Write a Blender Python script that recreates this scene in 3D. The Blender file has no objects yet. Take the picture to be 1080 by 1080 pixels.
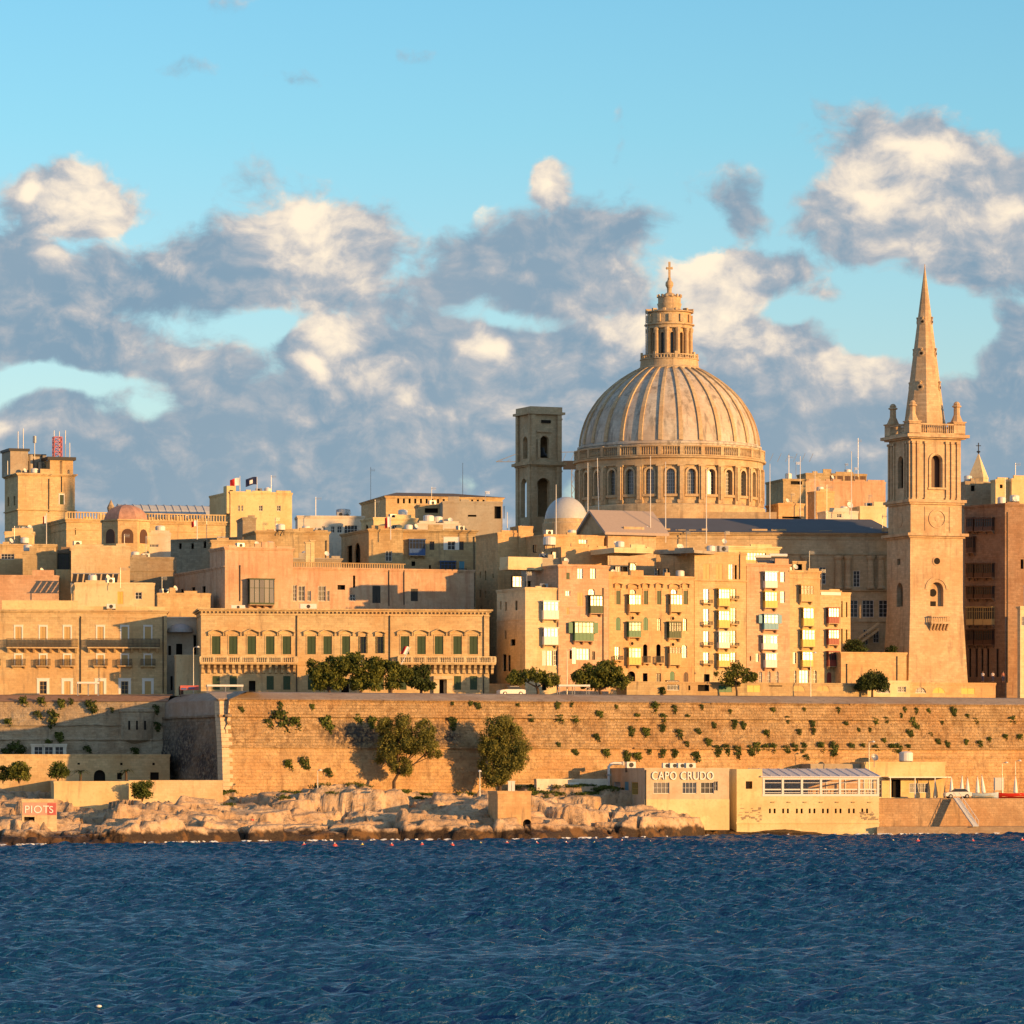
import bpy, math, random
import numpy as np
from mathutils import Vector, Matrix
R=math.radians
random.seed(7)
sc=bpy.context.scene
COL=sc.collection
# ------------------------------------------------------------------ camera
FPX=4400.0; HY=812.0; CZ=10.0
cam=bpy.data.cameras.new('camera'); camo=bpy.data.objects.new('camera',cam); COL.objects.link(camo)
sc.camera=camo; camo.location=(0,0,CZ); camo.rotation_euler=(R(90),0,0)
cam.sensor_width=36; cam.lens=36*FPX/1080; cam.shift_y=(HY-540)/1080; cam.clip_start=1; cam.clip_end=30000
# ------------------------------------------------------------------ sun and exposure
SAZ,SEL=R(55),R(7.5)
sdir=Vector((math.sin(SAZ)*math.cos(SEL),-math.cos(SAZ)*math.cos(SEL),math.sin(SEL)))
sl=bpy.data.lights.new('sun','SUN'); sl.energy=5.0; sl.angle=R(0.55); sl.color=(1.0,0.52,0.165)
so=bpy.data.objects.new('sun',sl); COL.objects.link(so); so.location=(300,-200,200)
so.rotation_euler=sdir.to_track_quat('Z','Y').to_euler()
sc.view_settings.view_transform='Standard'; sc.view_settings.look='None'
sc.view_settings.exposure=0.52; sc.view_settings.gamma=1
sc.cycles.max_bounces=5; sc.cycles.diffuse_bounces=2; sc.cycles.glossy_bounces=2
sc.cycles.transparent_max_bounces=4; sc.cycles.use_denoising=True
# ------------------------------------------------------------------ world
world=bpy.data.worlds.new("World"); sc.world=world; world.use_nodes=True
WT=world.node_tree; WN=WT.nodes; WL=WT.links
BODY=[(30,318,110,50,1),(130,300,90,40,1),(215,300,90,42,1),(330,262,70,46,1.1),(372,305,60,40,1),(80,362,130,28,.9),(90,222,46,34,1.1),(34,206,13,13,.9),
(20,268,40,22,.9),(560,285,110,42,1.1),(640,262,60,34,1),(490,262,55,26,.9),(576,200,18,22,.8),(513,215,12,18,.5),(780,232,26,38,.7),(800,292,60,24,1),(880,314,50,18,.8),
(190,385,70,20,.8),(240,400,60,24,.7),(230,470,130,50,1.1),(120,520,200,50,1.2),(350,385,46,46,1.1),(430,430,80,55,1.1),(340,500,200,55,1.2),(520,400,80,60,1.1),
(610,390,80,46,1),(65,442,46,22,1),(0,470,40,30,.8),(740,292,44,30,1),(760,345,46,40,1),(680,350,50,36,.9),(830,398,80,50,1.1),
(905,430,60,50,1.1),(780,480,220,55,1.2),(965,185,70,44,1.1),(930,240,66,40,1.1),(1020,245,84,48,1.2),(1075,240,60,50,1.1),(960,290,60,24,.8),
(1060,420,60,52,1.1),(1090,370,40,40,1),(1020,490,130,40,1.2),(306,100,24,12,.62),(185,88,44,12,.5),(435,73,22,9,.5),(648,140,8,34,.4),(452,190,8,20,.4),(560,460,110,60,.9),(470,330,60,30,.5)]
HOLES=[(30,408,90,11,.72),(285,348,32,12,.7),(170,436,26,20,.85),(560,336,60,8,.4),(945,335,50,40,.9),(1000,375,34,34,.7),(490,500,22,22,.6),(600,520,14,30,.4),(1010,360,40,26,.8),(860,330,70,12,.5),(120,470,20,30,.4)]
LIT=[(90,218,50,38,.95),(577,198,22,26,.9),(330,250,62,46,.8),(960,185,78,44,.75),(1030,225,70,40,.6),(742,290,44,32,.9),(975,235,110,60,.42),(350,300,75,55,.42),(700,330,90,60,.35),(440,420,110,50,.28),(880,395,110,36,.35),(560,400,70,40,.22),(90,235,60,36,.4),(640,240,70,22,.2),(92,214,40,30,1),(120,240,36,22,.8),(35,205,12,13,.9),(318,235,50,28,1.1),(345,275,60,32,.8),(372,305,50,30,.45),(62,277,22,9,.7),(165,280,34,9,.4),(350,365,34,22,1),(326,392,16,16,1.1),
(385,398,34,14,.8),(425,435,55,24,.6),(340,425,18,10,.5),(300,440,20,12,.4),(514,364,26,10,1),(455,360,26,14,.35),(576,198,20,20,.8),(515,225,12,20,.5),(738,283,34,20,1.1),(758,338,40,34,1),(668,346,44,24,.8),(600,372,60,24,.5),
(560,420,50,26,.35),(200,386,50,18,.45),(240,372,30,12,.35),(300,462,60,12,.15),(820,366,46,18,.7),(890,388,50,22,.8),(920,402,30,16,.8),(968,168,56,24,1.05),(925,215,50,26,1),(1010,205,40,24,.7),(1064,230,34,30,.8),(970,262,90,24,.45),
(800,292,60,16,.35),(880,312,50,12,.4),(640,420,40,30,.4),(900,470,60,10,.5),(60,500,60,10,.1),(505,290,60,10,.12),(650,250,30,16,.2),(10,455,16,10,.7)]
def wn(t,**k):
    n=WN.new(t)
    for a,b in k.items(): setattr(n,a,b)
    return n
def vm(op,a,b=None):
    n=wn('ShaderNodeVectorMath',operation=op)
    for i,x in enumerate((a,b)):
        if x is None: continue
        if isinstance(x,(tuple,list)): n.inputs[i].default_value=x
        elif isinstance(x,(int,float)): n.inputs[i].default_value=(x,)*3
        else: WL.new(x,n.inputs[i])
    return n.outputs['Value'] if op in('DOT_PRODUCT','LENGTH') else n.outputs[0]
def mt(op,a,b=None,c=None,clamp=False):
    n=wn('ShaderNodeMath',operation=op); n.use_clamp=clamp
    for i,x in enumerate((a,b,c)):
        if x is None: continue
        if isinstance(x,(int,float)): n.inputs[i].default_value=x
        else: WL.new(x,n.inputs[i])
    return n.outputs[0]
def sstep(x,a,b):
    n=wn('ShaderNodeMapRange',interpolation_type='SMOOTHSTEP'); WL.new(x,n.inputs[0]); n.inputs[1].default_value=a; n.inputs[2].default_value=b
    return n.outputs[0]
def mixc(f,a,b):
    n=wn('ShaderNodeMix',data_type='RGBA')
    for i,x in ((0,f),(6,a),(7,b)):
        if isinstance(x,(int,float)): n.inputs[i].default_value=x
        elif isinstance(x,tuple): n.inputs[i].default_value=(*x,1)
        else: WL.new(x,n.inputs[i])
    return n.outputs[2]
tc=wn('ShaderNodeTexCoord'); sep=wn('ShaderNodeSeparateXYZ'); WL.new(tc.outputs['Generated'],sep.inputs[0])
az=mt('ARCTAN2',sep.outputs[0],sep.outputs[1]); el=mt('ARCSINE',sep.outputs[2])
cmb=wn('ShaderNodeCombineXYZ'); WL.new(mt('MULTIPLY',az,FPX/1000),cmb.inputs[0]); WL.new(mt('MULTIPLY',el,FPX/1000),cmb.inputs[1])
Q=cmb.outputs[0]; cyv=mt('MULTIPLY',el,FPX/1000)                      # sky position by azimuth and elevation
def noise(v,scale,detail,rough,dist=0.0):
    n=wn('ShaderNodeTexNoise',noise_dimensions='2D'); WL.new(v,n.inputs['Vector'])
    n.inputs['Scale'].default_value=scale; n.inputs['Detail'].default_value=detail; n.inputs['Roughness'].default_value=rough; n.inputs['Distortion'].default_value=dist
    return n
wrp=noise(Q,7,3,.55)
Qw=vm('ADD',Q,vm('MULTIPLY',vm('SUBTRACT',wrp.outputs['Color'],(.5,.5,.5)),(.060,.045,0)))
def blobs(lst,v,sharp=640):
    tot=None
    for (x,y,rx,ry,a) in lst:
        d=vm('MULTIPLY',vm('SUBTRACT',v,((x-540)/1000,(812-y)/1000,0)),(sharp/rx,sharp/ry,0))
        e=mt('MULTIPLY',mt('POWER',2.718,mt('MULTIPLY',vm('DOT_PRODUCT',d,d),-1)),a)
        tot=e if tot is None else mt('SMOOTH_MAX',tot,e,.12)
    return tot
body=mt('SUBTRACT',blobs(BODY,Qw),blobs(HOLES,Qw,800))
Qs=vm('MULTIPLY',Qw,(1,1.35,1))
n1=noise(Qs,9,10,.60,.0).outputs[0]
n2=noise(vm('ADD',Qs,(.010,.018,0)),9,10,.60,.0).outputs[0]
billow=noise(Qs,24,6,.55,.0).outputs[0]
low=sstep(mt('ABSOLUTE',az),.16,.5)   # unseen cloud banks outside the view, added and warmed to tint the ambient light
gen=mt('MULTIPLY',mt('MULTIPLY',low,sstep(el,.30,.05)),.85)
bias=mt('MULTIPLY',sstep(cyv,.50,.36),.20)
dens=mt('ADD',mt('ADD',mt('ADD',body,gen),bias),mt('MULTIPLY',mt('SUBTRACT',n1,.5),1.5))
M=None
LB=mt('MULTIPLY',blobs(LIT,Qw,760),.95)
lit=mt('ADD',mt('ADD',LB,mt('MULTIPLY',low,.45)),mt('MULTIPLY',mt('SUBTRACT',n1,n2),1.7))
lit=mt('ADD',lit,mt('MULTIPLY',mt('SUBTRACT',billow,.5),.95))
lit=mt('ADD',lit,mt('MULTIPLY',sstep(dens,.75,.35),.18))
M=wn('ShaderNodeMapRange',interpolation_type='SMOOTHSTEP'); WL.new(dens,M.inputs[0]); M.inputs[1].default_value=.27; WL.new(mt('MULTIPLY_ADD',mt('MINIMUM',LB,1),-.24,.70),M.inputs[2]); M=mt('MULTIPLY',M.outputs[0],.96)
S=1/0.1*.72
ns=wn('ShaderNodeTexSky',sky_type='NISHITA'); ns.sun_disc=False; ns.sun_elevation=SEL; ns.sun_rotation=R(180)-SAZ
ns.air_density=1.0; ns.dust_density=0.6; ns.ozone_density=1.5
ramp=wn('ShaderNodeValToRGB'); cr=ramp.color_ramp; WL.new(sstep(el,0,.5),ramp.inputs[0])
cr.elements[0].position=0; cr.elements[0].color=(.66,.80,1.05,1)
cr.elements[1].position=1; cr.elements[1].color=(1.05,.98,.95,1)
e=cr.elements.new(.045); e.color=(.76,.84,1.06,1); e=cr.elements.new(.22); e.color=(.56,.88,1.05,1); e=cr.elements.new(.34); e.color=(.50,.86,1.05,1)
skyc=vm('MULTIPLY',vm('MULTIPLY',ns.outputs[0],ramp.outputs[0]),1.72)
dk=noise(Qs,4,4,.5).outputs[0]
dark=mixc(dk,(.175*S,.30*S,.42*S),(.31*S,.39*S,.47*S))
mid=(.56*S,.53*S,.53*S); brt=(1.08*S,.90*S,.68*S)
cc=mixc(sstep(lit,-.05,.75),dark,mid); cc=mixc(sstep(lit,.35,1.15),cc,brt)
fin=mixc(M,skyc,cc)
bg=WN['Background']; WL.new(fin,bg.inputs[0]); bg.inputs[1].default_value=0.1
world.cycles.sampling_method='MANUAL'; world.cycles.sample_map_resolution=1024
# ------------------------------------------------------------------ helpers
def P(px,py,Y): return Vector(((px-540)/FPX*Y,Y,CZ-(py-HY)/FPX*Y))
def tag(o,label=None,cat=None,group=None,kind=None):
    if label: o['label']=label
    if cat: o['category']=cat
    if group: o['group']=group
    if kind: o['kind']=kind
    return o
def empty(name,loc,rz,label,cat,group=None):
    o=bpy.data.objects.new(name,None); COL.objects.link(o); o.location=loc; o.rotation_euler=(0,0,rz)
    return tag(o,label,cat,group)
class MB:
    def __init__(s): s.v=[]; s.f=[]; s.m=[]
    def add(s,vs,fs,m=0):
        b=len(s.v); s.v.extend([tuple(v) for v in vs]); s.f.extend([tuple(i+b for i in f) for f in fs]); s.m.extend([m]*len(fs))
    def box(s,x0,x1,y0,y1,z0,z1,m=0):
        s.add([(x0,y0,z0),(x1,y0,z0),(x1,y1,z0),(x0,y1,z0),(x0,y0,z1),(x1,y0,z1),(x1,y1,z1),(x0,y1,z1)],
              [(0,3,2,1),(4,5,6,7),(0,1,5,4),(1,2,6,5),(2,3,7,6),(3,0,4,7)],m)
    def bar(s,a,b,w,h=None,m=0):
        a=Vector(a);b=Vector(b);d=(b-a).normalized(); h=h or w
        up=Vector((0,0,1)) if abs(d.z)<.95 else Vector((0,1,0))
        x=d.cross(up).normalized()*w/2; y=x.cross(d).normalized()*h/2
        s.add([a-x-y,a+x-y,a+x+y,a-x+y,b-x-y,b+x-y,b+x+y,b-x+y],[(0,1,2,3),(7,6,5,4),(0,4,5,1),(1,5,6,2),(2,6,7,3),(3,7,4,0)],m)
    def tube(s,pts,rs,n=8,m=0,cap=True):
        rings=[]
        pts=[Vector(p) for p in pts]
        for i,p in enumerate(pts):
            d=(pts[min(i+1,len(pts)-1)]-pts[max(i-1,0)]).normalized()
            up=Vector((0,1,0)) if abs(d.y)<.9 else Vector((1,0,0))
            x=d.cross(up).normalized(); y=x.cross(d)
            r=rs[i] if isinstance(rs,(list,tuple)) else rs
            rings.append([p+x*r*math.cos(2*math.pi*k/n)+y*r*math.sin(2*math.pi*k/n) for k in range(n)])
        vs=[v for r_ in rings for v in r_]; fs=[]
        for i in range(len(pts)-1):
            for k in range(n): fs.append((i*n+k,i*n+(k+1)%n,(i+1)*n+(k+1)%n,(i+1)*n+k))
        if cap: fs.append(tuple(range(n-1,-1,-1))); fs.append(tuple((len(pts)-1)*n+k for k in range(n)))
        s.add(vs,fs,m)
    def lathe(s,prof,n=32,c=(0,0),m=0,a0=0,a1=2*math.pi,ang=0):
        full=abs(a1-a0-2*math.pi)<1e-6; k=n if full else n+1; vs=[];fs=[]
        for (r,z) in prof:
            for i in range(k):
                a=a0+(a1-a0)*i/n+ang; vs.append((c[0]+r*math.cos(a),c[1]+r*math.sin(a),z))
        for j in range(len(prof)-1):
            for i in range(n):
                i2=(i+1)%k; fs.append((j*k+i,j*k+i2,(j+1)*k+i2,(j+1)*k+i))
        s.add(vs,fs,m)
    def prism(s,pts,y0,y1,m=0,axis='y'):
        n=len(pts)
        if axis=='y': vs=[(x,y0,z) for x,z in pts]+[(x,y1,z) for x,z in pts]
        elif axis=='x': vs=[(y0,x,z) for x,z in pts]+[(y1,x,z) for x,z in pts]
        else: vs=[(x,y,y0) for x,y in pts]+[(x,y,y1) for x,y in pts]
        fs=[tuple(range(n)),tuple(range(2*n-1,n-1,-1))]+[(i,i+n,(i+1)%n+n,(i+1)%n) for i in range(n)]
        s.add(vs,fs,m)
    def build(s,name,mats,parent=None,smooth=False,fix=True):
        me=bpy.data.meshes.new(name); me.from_pydata(s.v,[],s.f)
        if not isinstance(mats,(list,tuple)): mats=[mats]
        for m in mats: me.materials.append(m)
        if len(mats)>1: me.polygons.foreach_set('material_index',s.m)
        if fix and len(s.f)<20000:
            import bmesh
            bm=bmesh.new(); bm.from_mesh(me); bmesh.ops.recalc_face_normals(bm,faces=bm.faces); bm.to_mesh(me); bm.free()
        if smooth: me.polygons.foreach_set('use_smooth',[True]*len(me.polygons))
        o=bpy.data.objects.new(name,me); COL.objects.link(o)
        if parent: o.parent=parent
        return o
def copy_tree(o,parent=None):
    c=o.copy(); COL.objects.link(c); c.parent=parent
    for ch in [x for x in bpy.data.objects if x.parent==o]: copy_tree(ch,c)
    return c
# ------------------------------------------------------------------ materials
MATS={}
def newmat(name):
    m=bpy.data.materials.new(name); m.use_nodes=True; return m,m.node_tree.nodes,m.node_tree.links,m.node_tree.nodes['Principled BSDF']
def plain(name,col,rough=.7,metal=0,spec=.3,var=.12,scale=3):
    m,N,L,b=newmat(name); b.inputs['Roughness'].default_value=rough; b.inputs['Metallic'].default_value=metal; b.inputs['Specular IOR Level'].default_value=spec
    tcn=N.new('ShaderNodeTexCoord'); n=N.new('ShaderNodeTexNoise'); n.inputs['Scale'].default_value=scale; n.inputs['Detail'].default_value=4; L.new(tcn.outputs['Object'],n.inputs[0])
    mx=N.new('ShaderNodeMix'); mx.data_type='RGBA'; L.new(n.outputs[0],mx.inputs[0])
    mx.inputs[6].default_value=tuple(c*(1-var) for c in col)+(1,); mx.inputs[7].default_value=tuple(min(1,c*(1+var)) for c in col)+(1,)
    L.new(mx.outputs[2],b.inputs['Base Color']); return m
def stone(name,col,block=.25,stain=.35,scol=(.13,.11,.09),bump=.25,bs=1.0,pit=0.0,sm=(.55,.72),patch=None):
    """Limestone masonry: coursed blocks, broad tone drift, rain streaks and grime."""
    m,N,L,b=newmat(name); b.inputs['Roughness'].default_value=.92; b.inputs['Specular IOR Level'].default_value=.15
    def nd(t): return N.new(t)
    tcn=nd('ShaderNodeTexCoord'); sp=nd('ShaderNodeSeparateXYZ'); L.new(tcn.outputs['Object'],sp.inputs[0])
    ad=nd('ShaderNodeMath'); L.new(sp.outputs[0],ad.inputs[0]); L.new(sp.outputs[1],ad.inputs[1])
    cb=nd('ShaderNodeCombineXYZ'); L.new(ad.outputs[0],cb.inputs[0]); L.new(sp.outputs[2],cb.inputs[1])
    br=nd('ShaderNodeTexBrick'); L.new(cb.outputs[0],br.inputs['Vector']); br.inputs['Scale'].default_value=1
    br.inputs['Brick Width'].default_value=.85*bs; br.inputs['Row Height'].default_value=.36*bs; br.inputs['Mortar Size'].default_value=.02; br.inputs['Mortar Smooth'].default_value=.3
    lo=tuple(c*(1-block) for c in col); hi=tuple(min(.95,c*(1+block*.7)) for c in col)
    br.inputs['Color1'].default_value=(*lo,1); br.inputs['Color2'].default_value=(*hi,1); br.inputs['Mortar'].default_value=(*[c*(1-block*1.3) for c in col],1)
    def noi(vec,scale,det,ro=.6,sc3=None):
        n=nd('ShaderNodeTexNoise'); n.inputs['Scale'].default_value=scale; n.inputs['Detail'].default_value=det; n.inputs['Roughness'].default_value=ro
        if sc3:
            mp=nd('ShaderNodeMapping'); mp.inputs['Scale'].default_value=sc3; L.new(vec,mp.inputs[0]); L.new(mp.outputs[0],n.inputs[0])
        else: L.new(vec,n.inputs[0])
        return n.outputs[0]
    def mr(x,a,b_,c=0,d=1):
        n=nd('ShaderNodeMapRange'); n.interpolation_type='SMOOTHSTEP'; L.new(x,n.inputs[0]); n.inputs[1].default_value=a; n.inputs[2].default_value=b_; n.inputs[3].default_value=c; n.inputs[4].default_value=d; return n.outputs[0]
    def mx(f,a,b_,bt='MIX'):
        n=nd('ShaderNodeMix'); n.data_type='RGBA'; n.blend_type=bt
        for i,x in ((0,f),(6,a),(7,b_)):
            if isinstance(x,(int,float)): n.inputs[i].default_value=x
            elif isinstance(x,tuple): n.inputs[i].default_value=(*x,1)
            else: L.new(x,n.inputs[i])
        return n.outputs[2]
    O=tcn.outputs['Object']
    drift=noi(O,.12,5)
    c=mx(mr(drift,.3,.7),tuple(x*.82 for x in col),tuple(min(.95,x*1.12) for x in col))
    c=mx(.75 if block>.02 else 0.0,c,br.outputs['Color'])
    c=mx(mr(drift,.42,.62,.0,.6),c,(col[0]*.80,col[1]*.64,col[2]*.52)); c=mx(mr(noi(O,.35,3),.55,.68,.0,.5),c,(min(.9,col[0]*1.18),min(.9,col[1]*1.15),min(.9,col[2]*1.1)))
    streak=noi(O,1,5,.62,(.9,.9,.13))
    fine=noi(O,2.2,6,.7)
    c=mx(mr(streak,sm[0],sm[1],0,stain),c,scol)
    c=mx(mr(fine,.5,.72,0,.5+pit*.5),c,tuple(x*.5 for x in col))
    c=mx(mr(fine,.45,.2,0,.35),c,tuple(min(.95,x*1.35) for x in col))
    if pit>0:
        c=mx(mr(noi(O,.8,7,.68),.5,.66,0,min(.75,pit*1.7)),c,tuple(x*q for x,q in zip(col,(.46,.40,.36))))
        c=mx(mr(noi(O,.22,5,.6),.52,.66,0,.45),c,tuple(x*q for x,q in zip(col,(.62,.58,.56))))
    else: c=mx(mr(noi(O,.45,6,.66),.52,.68,0,stain*.6),c,tuple(x*q for x,q in zip(col,(.6,.54,.5))))
    if patch:   # dark patches with their own outline (black lichen crust, painted tree shadows): list of (x,z,rx,rz)
        tot=None
        for (x,z,rx,rz) in patch:
            vs=nd('ShaderNodeVectorMath'); vs.operation='SUBTRACT'; L.new(cb.outputs[0],vs.inputs[0]); vs.inputs[1].default_value=(x,z,0)
            vd=nd('ShaderNodeVectorMath'); vd.operation='MULTIPLY'; L.new(vs.outputs[0],vd.inputs[0]); vd.inputs[1].default_value=(1/rx,1/rz,0)
            ln=nd('ShaderNodeVectorMath'); ln.operation='LENGTH'; L.new(vd.outputs[0],ln.inputs[0])
            q=mr(ln.outputs['Value'],1.15,.45)
            if tot is None: tot=q
            else:
                a=nd('ShaderNodeMath'); a.operation='MAXIMUM'; L.new(tot,a.inputs[0]); L.new(q,a.inputs[1]); tot=a.outputs[0]
        mott=noi(O,1.7,7,.75)
        a=nd('ShaderNodeMath'); a.operation='MULTIPLY'; L.new(tot,a.inputs[0]); L.new(mr(mott,.38,.55),a.inputs[1])
        c=mx(a.outputs[0],c,(.09,.08,.075))
    L.new(c,b.inputs['Base Color'])
    bu=nd('ShaderNodeBump'); bu.inputs['Strength'].default_value=bump; bu.inputs['Distance'].default_value=.25+pit
    hh=nd('ShaderNodeMath'); hh.operation='ADD'; L.new(fine,hh.inputs[0])
    h2=nd('ShaderNodeMath'); h2.operation='MULTIPLY'; L.new(br.outputs['Fac'],h2.inputs[0]); h2.inputs[1].default_value=-.35
    L.new(h2.outputs[0],hh.inputs[1]); L.new(hh.outputs[0],bu.inputs['Height']); L.new(bu.outputs[0],b.inputs['Normal'])
    return m
ST={
 'honey':stone('honey_limestone',(.62,.47,.26),.2,.5),
 'warm':stone('orange_limestone',(.64,.44,.23),.2,.5),
 'rose':stone('rosy_limestone',(.62,.42,.28),.22,.6,scol=(.30,.17,.11)),
 'pale':stone('pale_limestone',(.68,.55,.34),.14,.35),
 'cream':stone('cream_render',(.74,.61,.37),.03,.25,bump=.08),
 'yellow':stone('yellow_render',(.72,.57,.31),.04,.35,bump=.06),
 'pink':stone('pinkish_plaster',(.60,.43,.29),.10,.7,scol=(.40,.20,.12),bump=.2,sm=(.45,.7)),
 'tan':stone('tan_masonry',(.48,.37,.21),.24,.6),
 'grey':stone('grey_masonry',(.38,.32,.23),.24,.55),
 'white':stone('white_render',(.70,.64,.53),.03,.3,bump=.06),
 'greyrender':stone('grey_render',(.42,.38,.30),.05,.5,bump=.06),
 'church':stone('church_limestone',(.56,.44,.28),.18,.55,scol=(.18,.14,.11)),
 'tower':stone('tower_limestone',(.60,.45,.28),.2,.6,scol=(.22,.15,.10),sm=(.5,.75)),
 'redstone':stone('reddish_brown_stone',(.30,.20,.135),.25,.5,scol=(.14,.07,.05)),
 'seacream':stone('sea_stained_cream_render',(.60,.50,.36),.04,.5,scol=(.34,.26,.16),bump=.1),
 'seayellow':stone('sea_stained_yellow_render',(.74,.62,.36),.03,.4,scol=(.42,.32,.18),bump=.08),
 'dark':stone('soot_masonry',(.24,.18,.13),.2,.5),  # plain dark brown masonry tone
 'domest':stone('dome_stone',(.58,.54,.47),.12,.6,scol=(.12,.11,.10),bump=.15,sm=(.48,.66)),
}
M_={
 'dkgreen':plain('green_paint',(.045,.075,.035),.5),
 'green':plain('bright_green_paint',(.05,.17,.09),.45),
 'tanpaint':plain('tan_paint',(.55,.38,.16),.6),
 'whitep':plain('white_paint',(.75,.73,.68),.55,var=.05),
 'blue':plain('blue_paint',(.05,.11,.28),.45),
 'cyan':plain('sky_blue_paint',(.10,.30,.42),.45),
 'red':plain('dark_red_paint',(.28,.06,.04),.5),
 'brown':plain('brown_paint',(.10,.05,.03),.5),
 'yellowp':plain('yellow_paint',(.70,.48,.12),.5),
 'dark':plain('dark_interior',(.018,.015,.012),.9),
 'iron':plain('black_iron',(.03,.03,.03),.6,spec=.4),
 'steel':plain('grey_steel',(.35,.36,.37),.45,metal=.6),
 'pole':plain('white_pole_paint',(.72,.70,.66),.4,var=.03),
 'slate':plain('grey_roof_sheet',(.11,.115,.13),.6,var=.12,scale=.4),
 'tile':plain('brown_roof_tiles',(.16,.12,.09),.85,scale=2),
 'pinkroof':plain('pink_roof_membrane',(.42,.34,.29),.85),
 'redd':plain('faded_red_plaster',(.42,.24,.18),.85,var=.5,scale=1.6),
 'lead':plain('pale_lead',(.46,.48,.50),.5,var=.15),
 'flagred':plain('red_cloth',(.55,.03,.03),.8),'flagwhite':plain('white_cloth',(.8,.8,.78),.8),'navy':plain('navy_cloth',(.02,.03,.09),.8),
 'redlight':plain('red_lattice_paint',(.48,.12,.11),.6,var=.3),
 'skin':plain('skin',(.42,.22,.14),.6),
 'letter':plain('white_lettering',(.85,.83,.8),.5,var=.02),
 'asphalt':plain('asphalt',(.055,.052,.05),.9),
 'tyre':plain('tyre_rubber',(.02,.02,.02),.8),
 'carw':plain('white_car_paint',(.7,.68,.64),.25,spec=.5,var=.02),'carr':plain('red_car_paint',(.5,.03,.02),.25,spec=.5,var=.02),
 'buoyr':plain('pink_red_plastic',(.65,.10,.08),.4),'buoyy':plain('yellow_plastic',(.8,.6,.05),.4),'buoyw':plain('white_plastic',(.8,.8,.78),.4),
 'bark':plain('tree_bark',(.09,.06,.04),.9),
}
def glass(name,ior,rough,base=(.02,.022,.025)):
    m,N,L,b=newmat(name); b.inputs['Base Color'].default_value=(*base,1); b.inputs['Roughness'].default_value=rough; b.inputs['IOR'].default_value=ior; b.inputs['Specular IOR Level'].default_value=.5
    return m
GL=glass('window_glass',2.0,.30); GD=glass('dim_window_glass',1.5,.35)
GM=glass('bright_coated_glass',2.25,.27,(.08,.06,.03))  # sunset glint put into the glass: raised index and warm base
def leafmat(name,c1,c2,sc_=.9):
    m,N,L,b=newmat(name); tcn=N.new('ShaderNodeTexCoord'); n=N.new('ShaderNodeTexNoise'); n.inputs['Scale'].default_value=sc_; n.inputs['Detail'].default_value=5; L.new(tcn.outputs['Object'],n.inputs[0])
    r=N.new('ShaderNodeValToRGB'); r.color_ramp.elements[0].position=.35; r.color_ramp.elements[1].position=.65
    r.color_ramp.elements[0].color=(*c1,1); r.color_ramp.elements[1].color=(*c2,1); L.new(n.outputs[0],r.inputs[0]); L.new(r.outputs[0],b.inputs['Base Color'])
    b.inputs['Roughness'].default_value=.7; b.inputs['Specular IOR Level'].default_value=.2
    t=N.new('ShaderNodeBsdfTranslucent'); L.new(r.outputs[0],t.inputs[0]); ms=N.new('ShaderNodeMixShader'); ms.inputs[0].default_value=.25
    L.new(b.outputs[0],ms.inputs[1]); L.new(t.outputs[0],ms.inputs[2]); L.new(ms.outputs[0],N['Material Output'].inputs[0]); return m
LF=[leafmat('olive_green_leaves',(.06,.08,.018),(.24,.25,.05)),leafmat('feathery_olive_leaves',(.09,.10,.025),(.30,.28,.07)),leafmat('dark_green_leaves',(.03,.045,.014),(.10,.13,.035)),leafmat('caper_leaves',(.04,.07,.014),(.14,.17,.035))]
# ------------------------------------------------------------------ terrain, sea, terrace
def vnoise(x,y,seed=0):
    xi=np.floor(x).astype(np.int64); yi=np.floor(y).astype(np.int64); xf=x-xi; yf=y-yi
    def h(a,b):
        n=(a*374761393+b*668265263+seed*974634777)&0x7fffffff; n=((n^(n>>13))*1274126177)&0x7fffffff; return ((n^(n>>16))&0xffff)/65535.0
    u=xf*xf*(3-2*xf); v=yf*yf*(3-2*yf)
    return (h(xi,yi)*(1-u)+h(xi+1,yi)*u)*(1-v)+(h(xi,yi+1)*(1-u)+h(xi+1,yi+1)*u)*v
def fbm(x,y,o=5,seed=0,g=.5):
    t=0;a=1;s=0
    for i in range(o): t=t+a*vnoise(x*2**i+i*17.3,y*2**i-i*9.1,seed+i); s+=a; a*=g
    return t/s
def voro(x,y,seed=0):
    xi=np.floor(x).astype(np.int64); yi=np.floor(y).astype(np.int64); f1=np.full(x.shape,9.);f2=np.full(x.shape,9.);cid=np.zeros(x.shape); ddx=np.zeros(x.shape); ddy=np.zeros(x.shape)
    for dx in (-1,0,1):
        for dy in (-1,0,1):
            a=xi+dx;b=yi+dy
            n=(a*73856093^b*19349663^(seed*83492791))&0x7fffffff; n=((n^(n>>13))*1274126177)&0x7fffffff
            r1=(n&1023)/1023.; r2=((n>>10)&1023)/1023.
            ex=a+.15+.7*r1-x; ey=b+.15+.7*r2-y; d=np.hypot(ex,ey); c=((n>>20)&255)/255.
            m=d<f1; f2=np.where(m,f1,np.minimum(f2,d)); cid=np.where(m,c,cid); ddx=np.where(m,ex*(r1-.5),ddx); ddy=np.where(m,ey*(r2-.5),ddy); f1=np.where(m,d,f1)
    return f1,f2,cid,ddx+ddy
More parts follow.
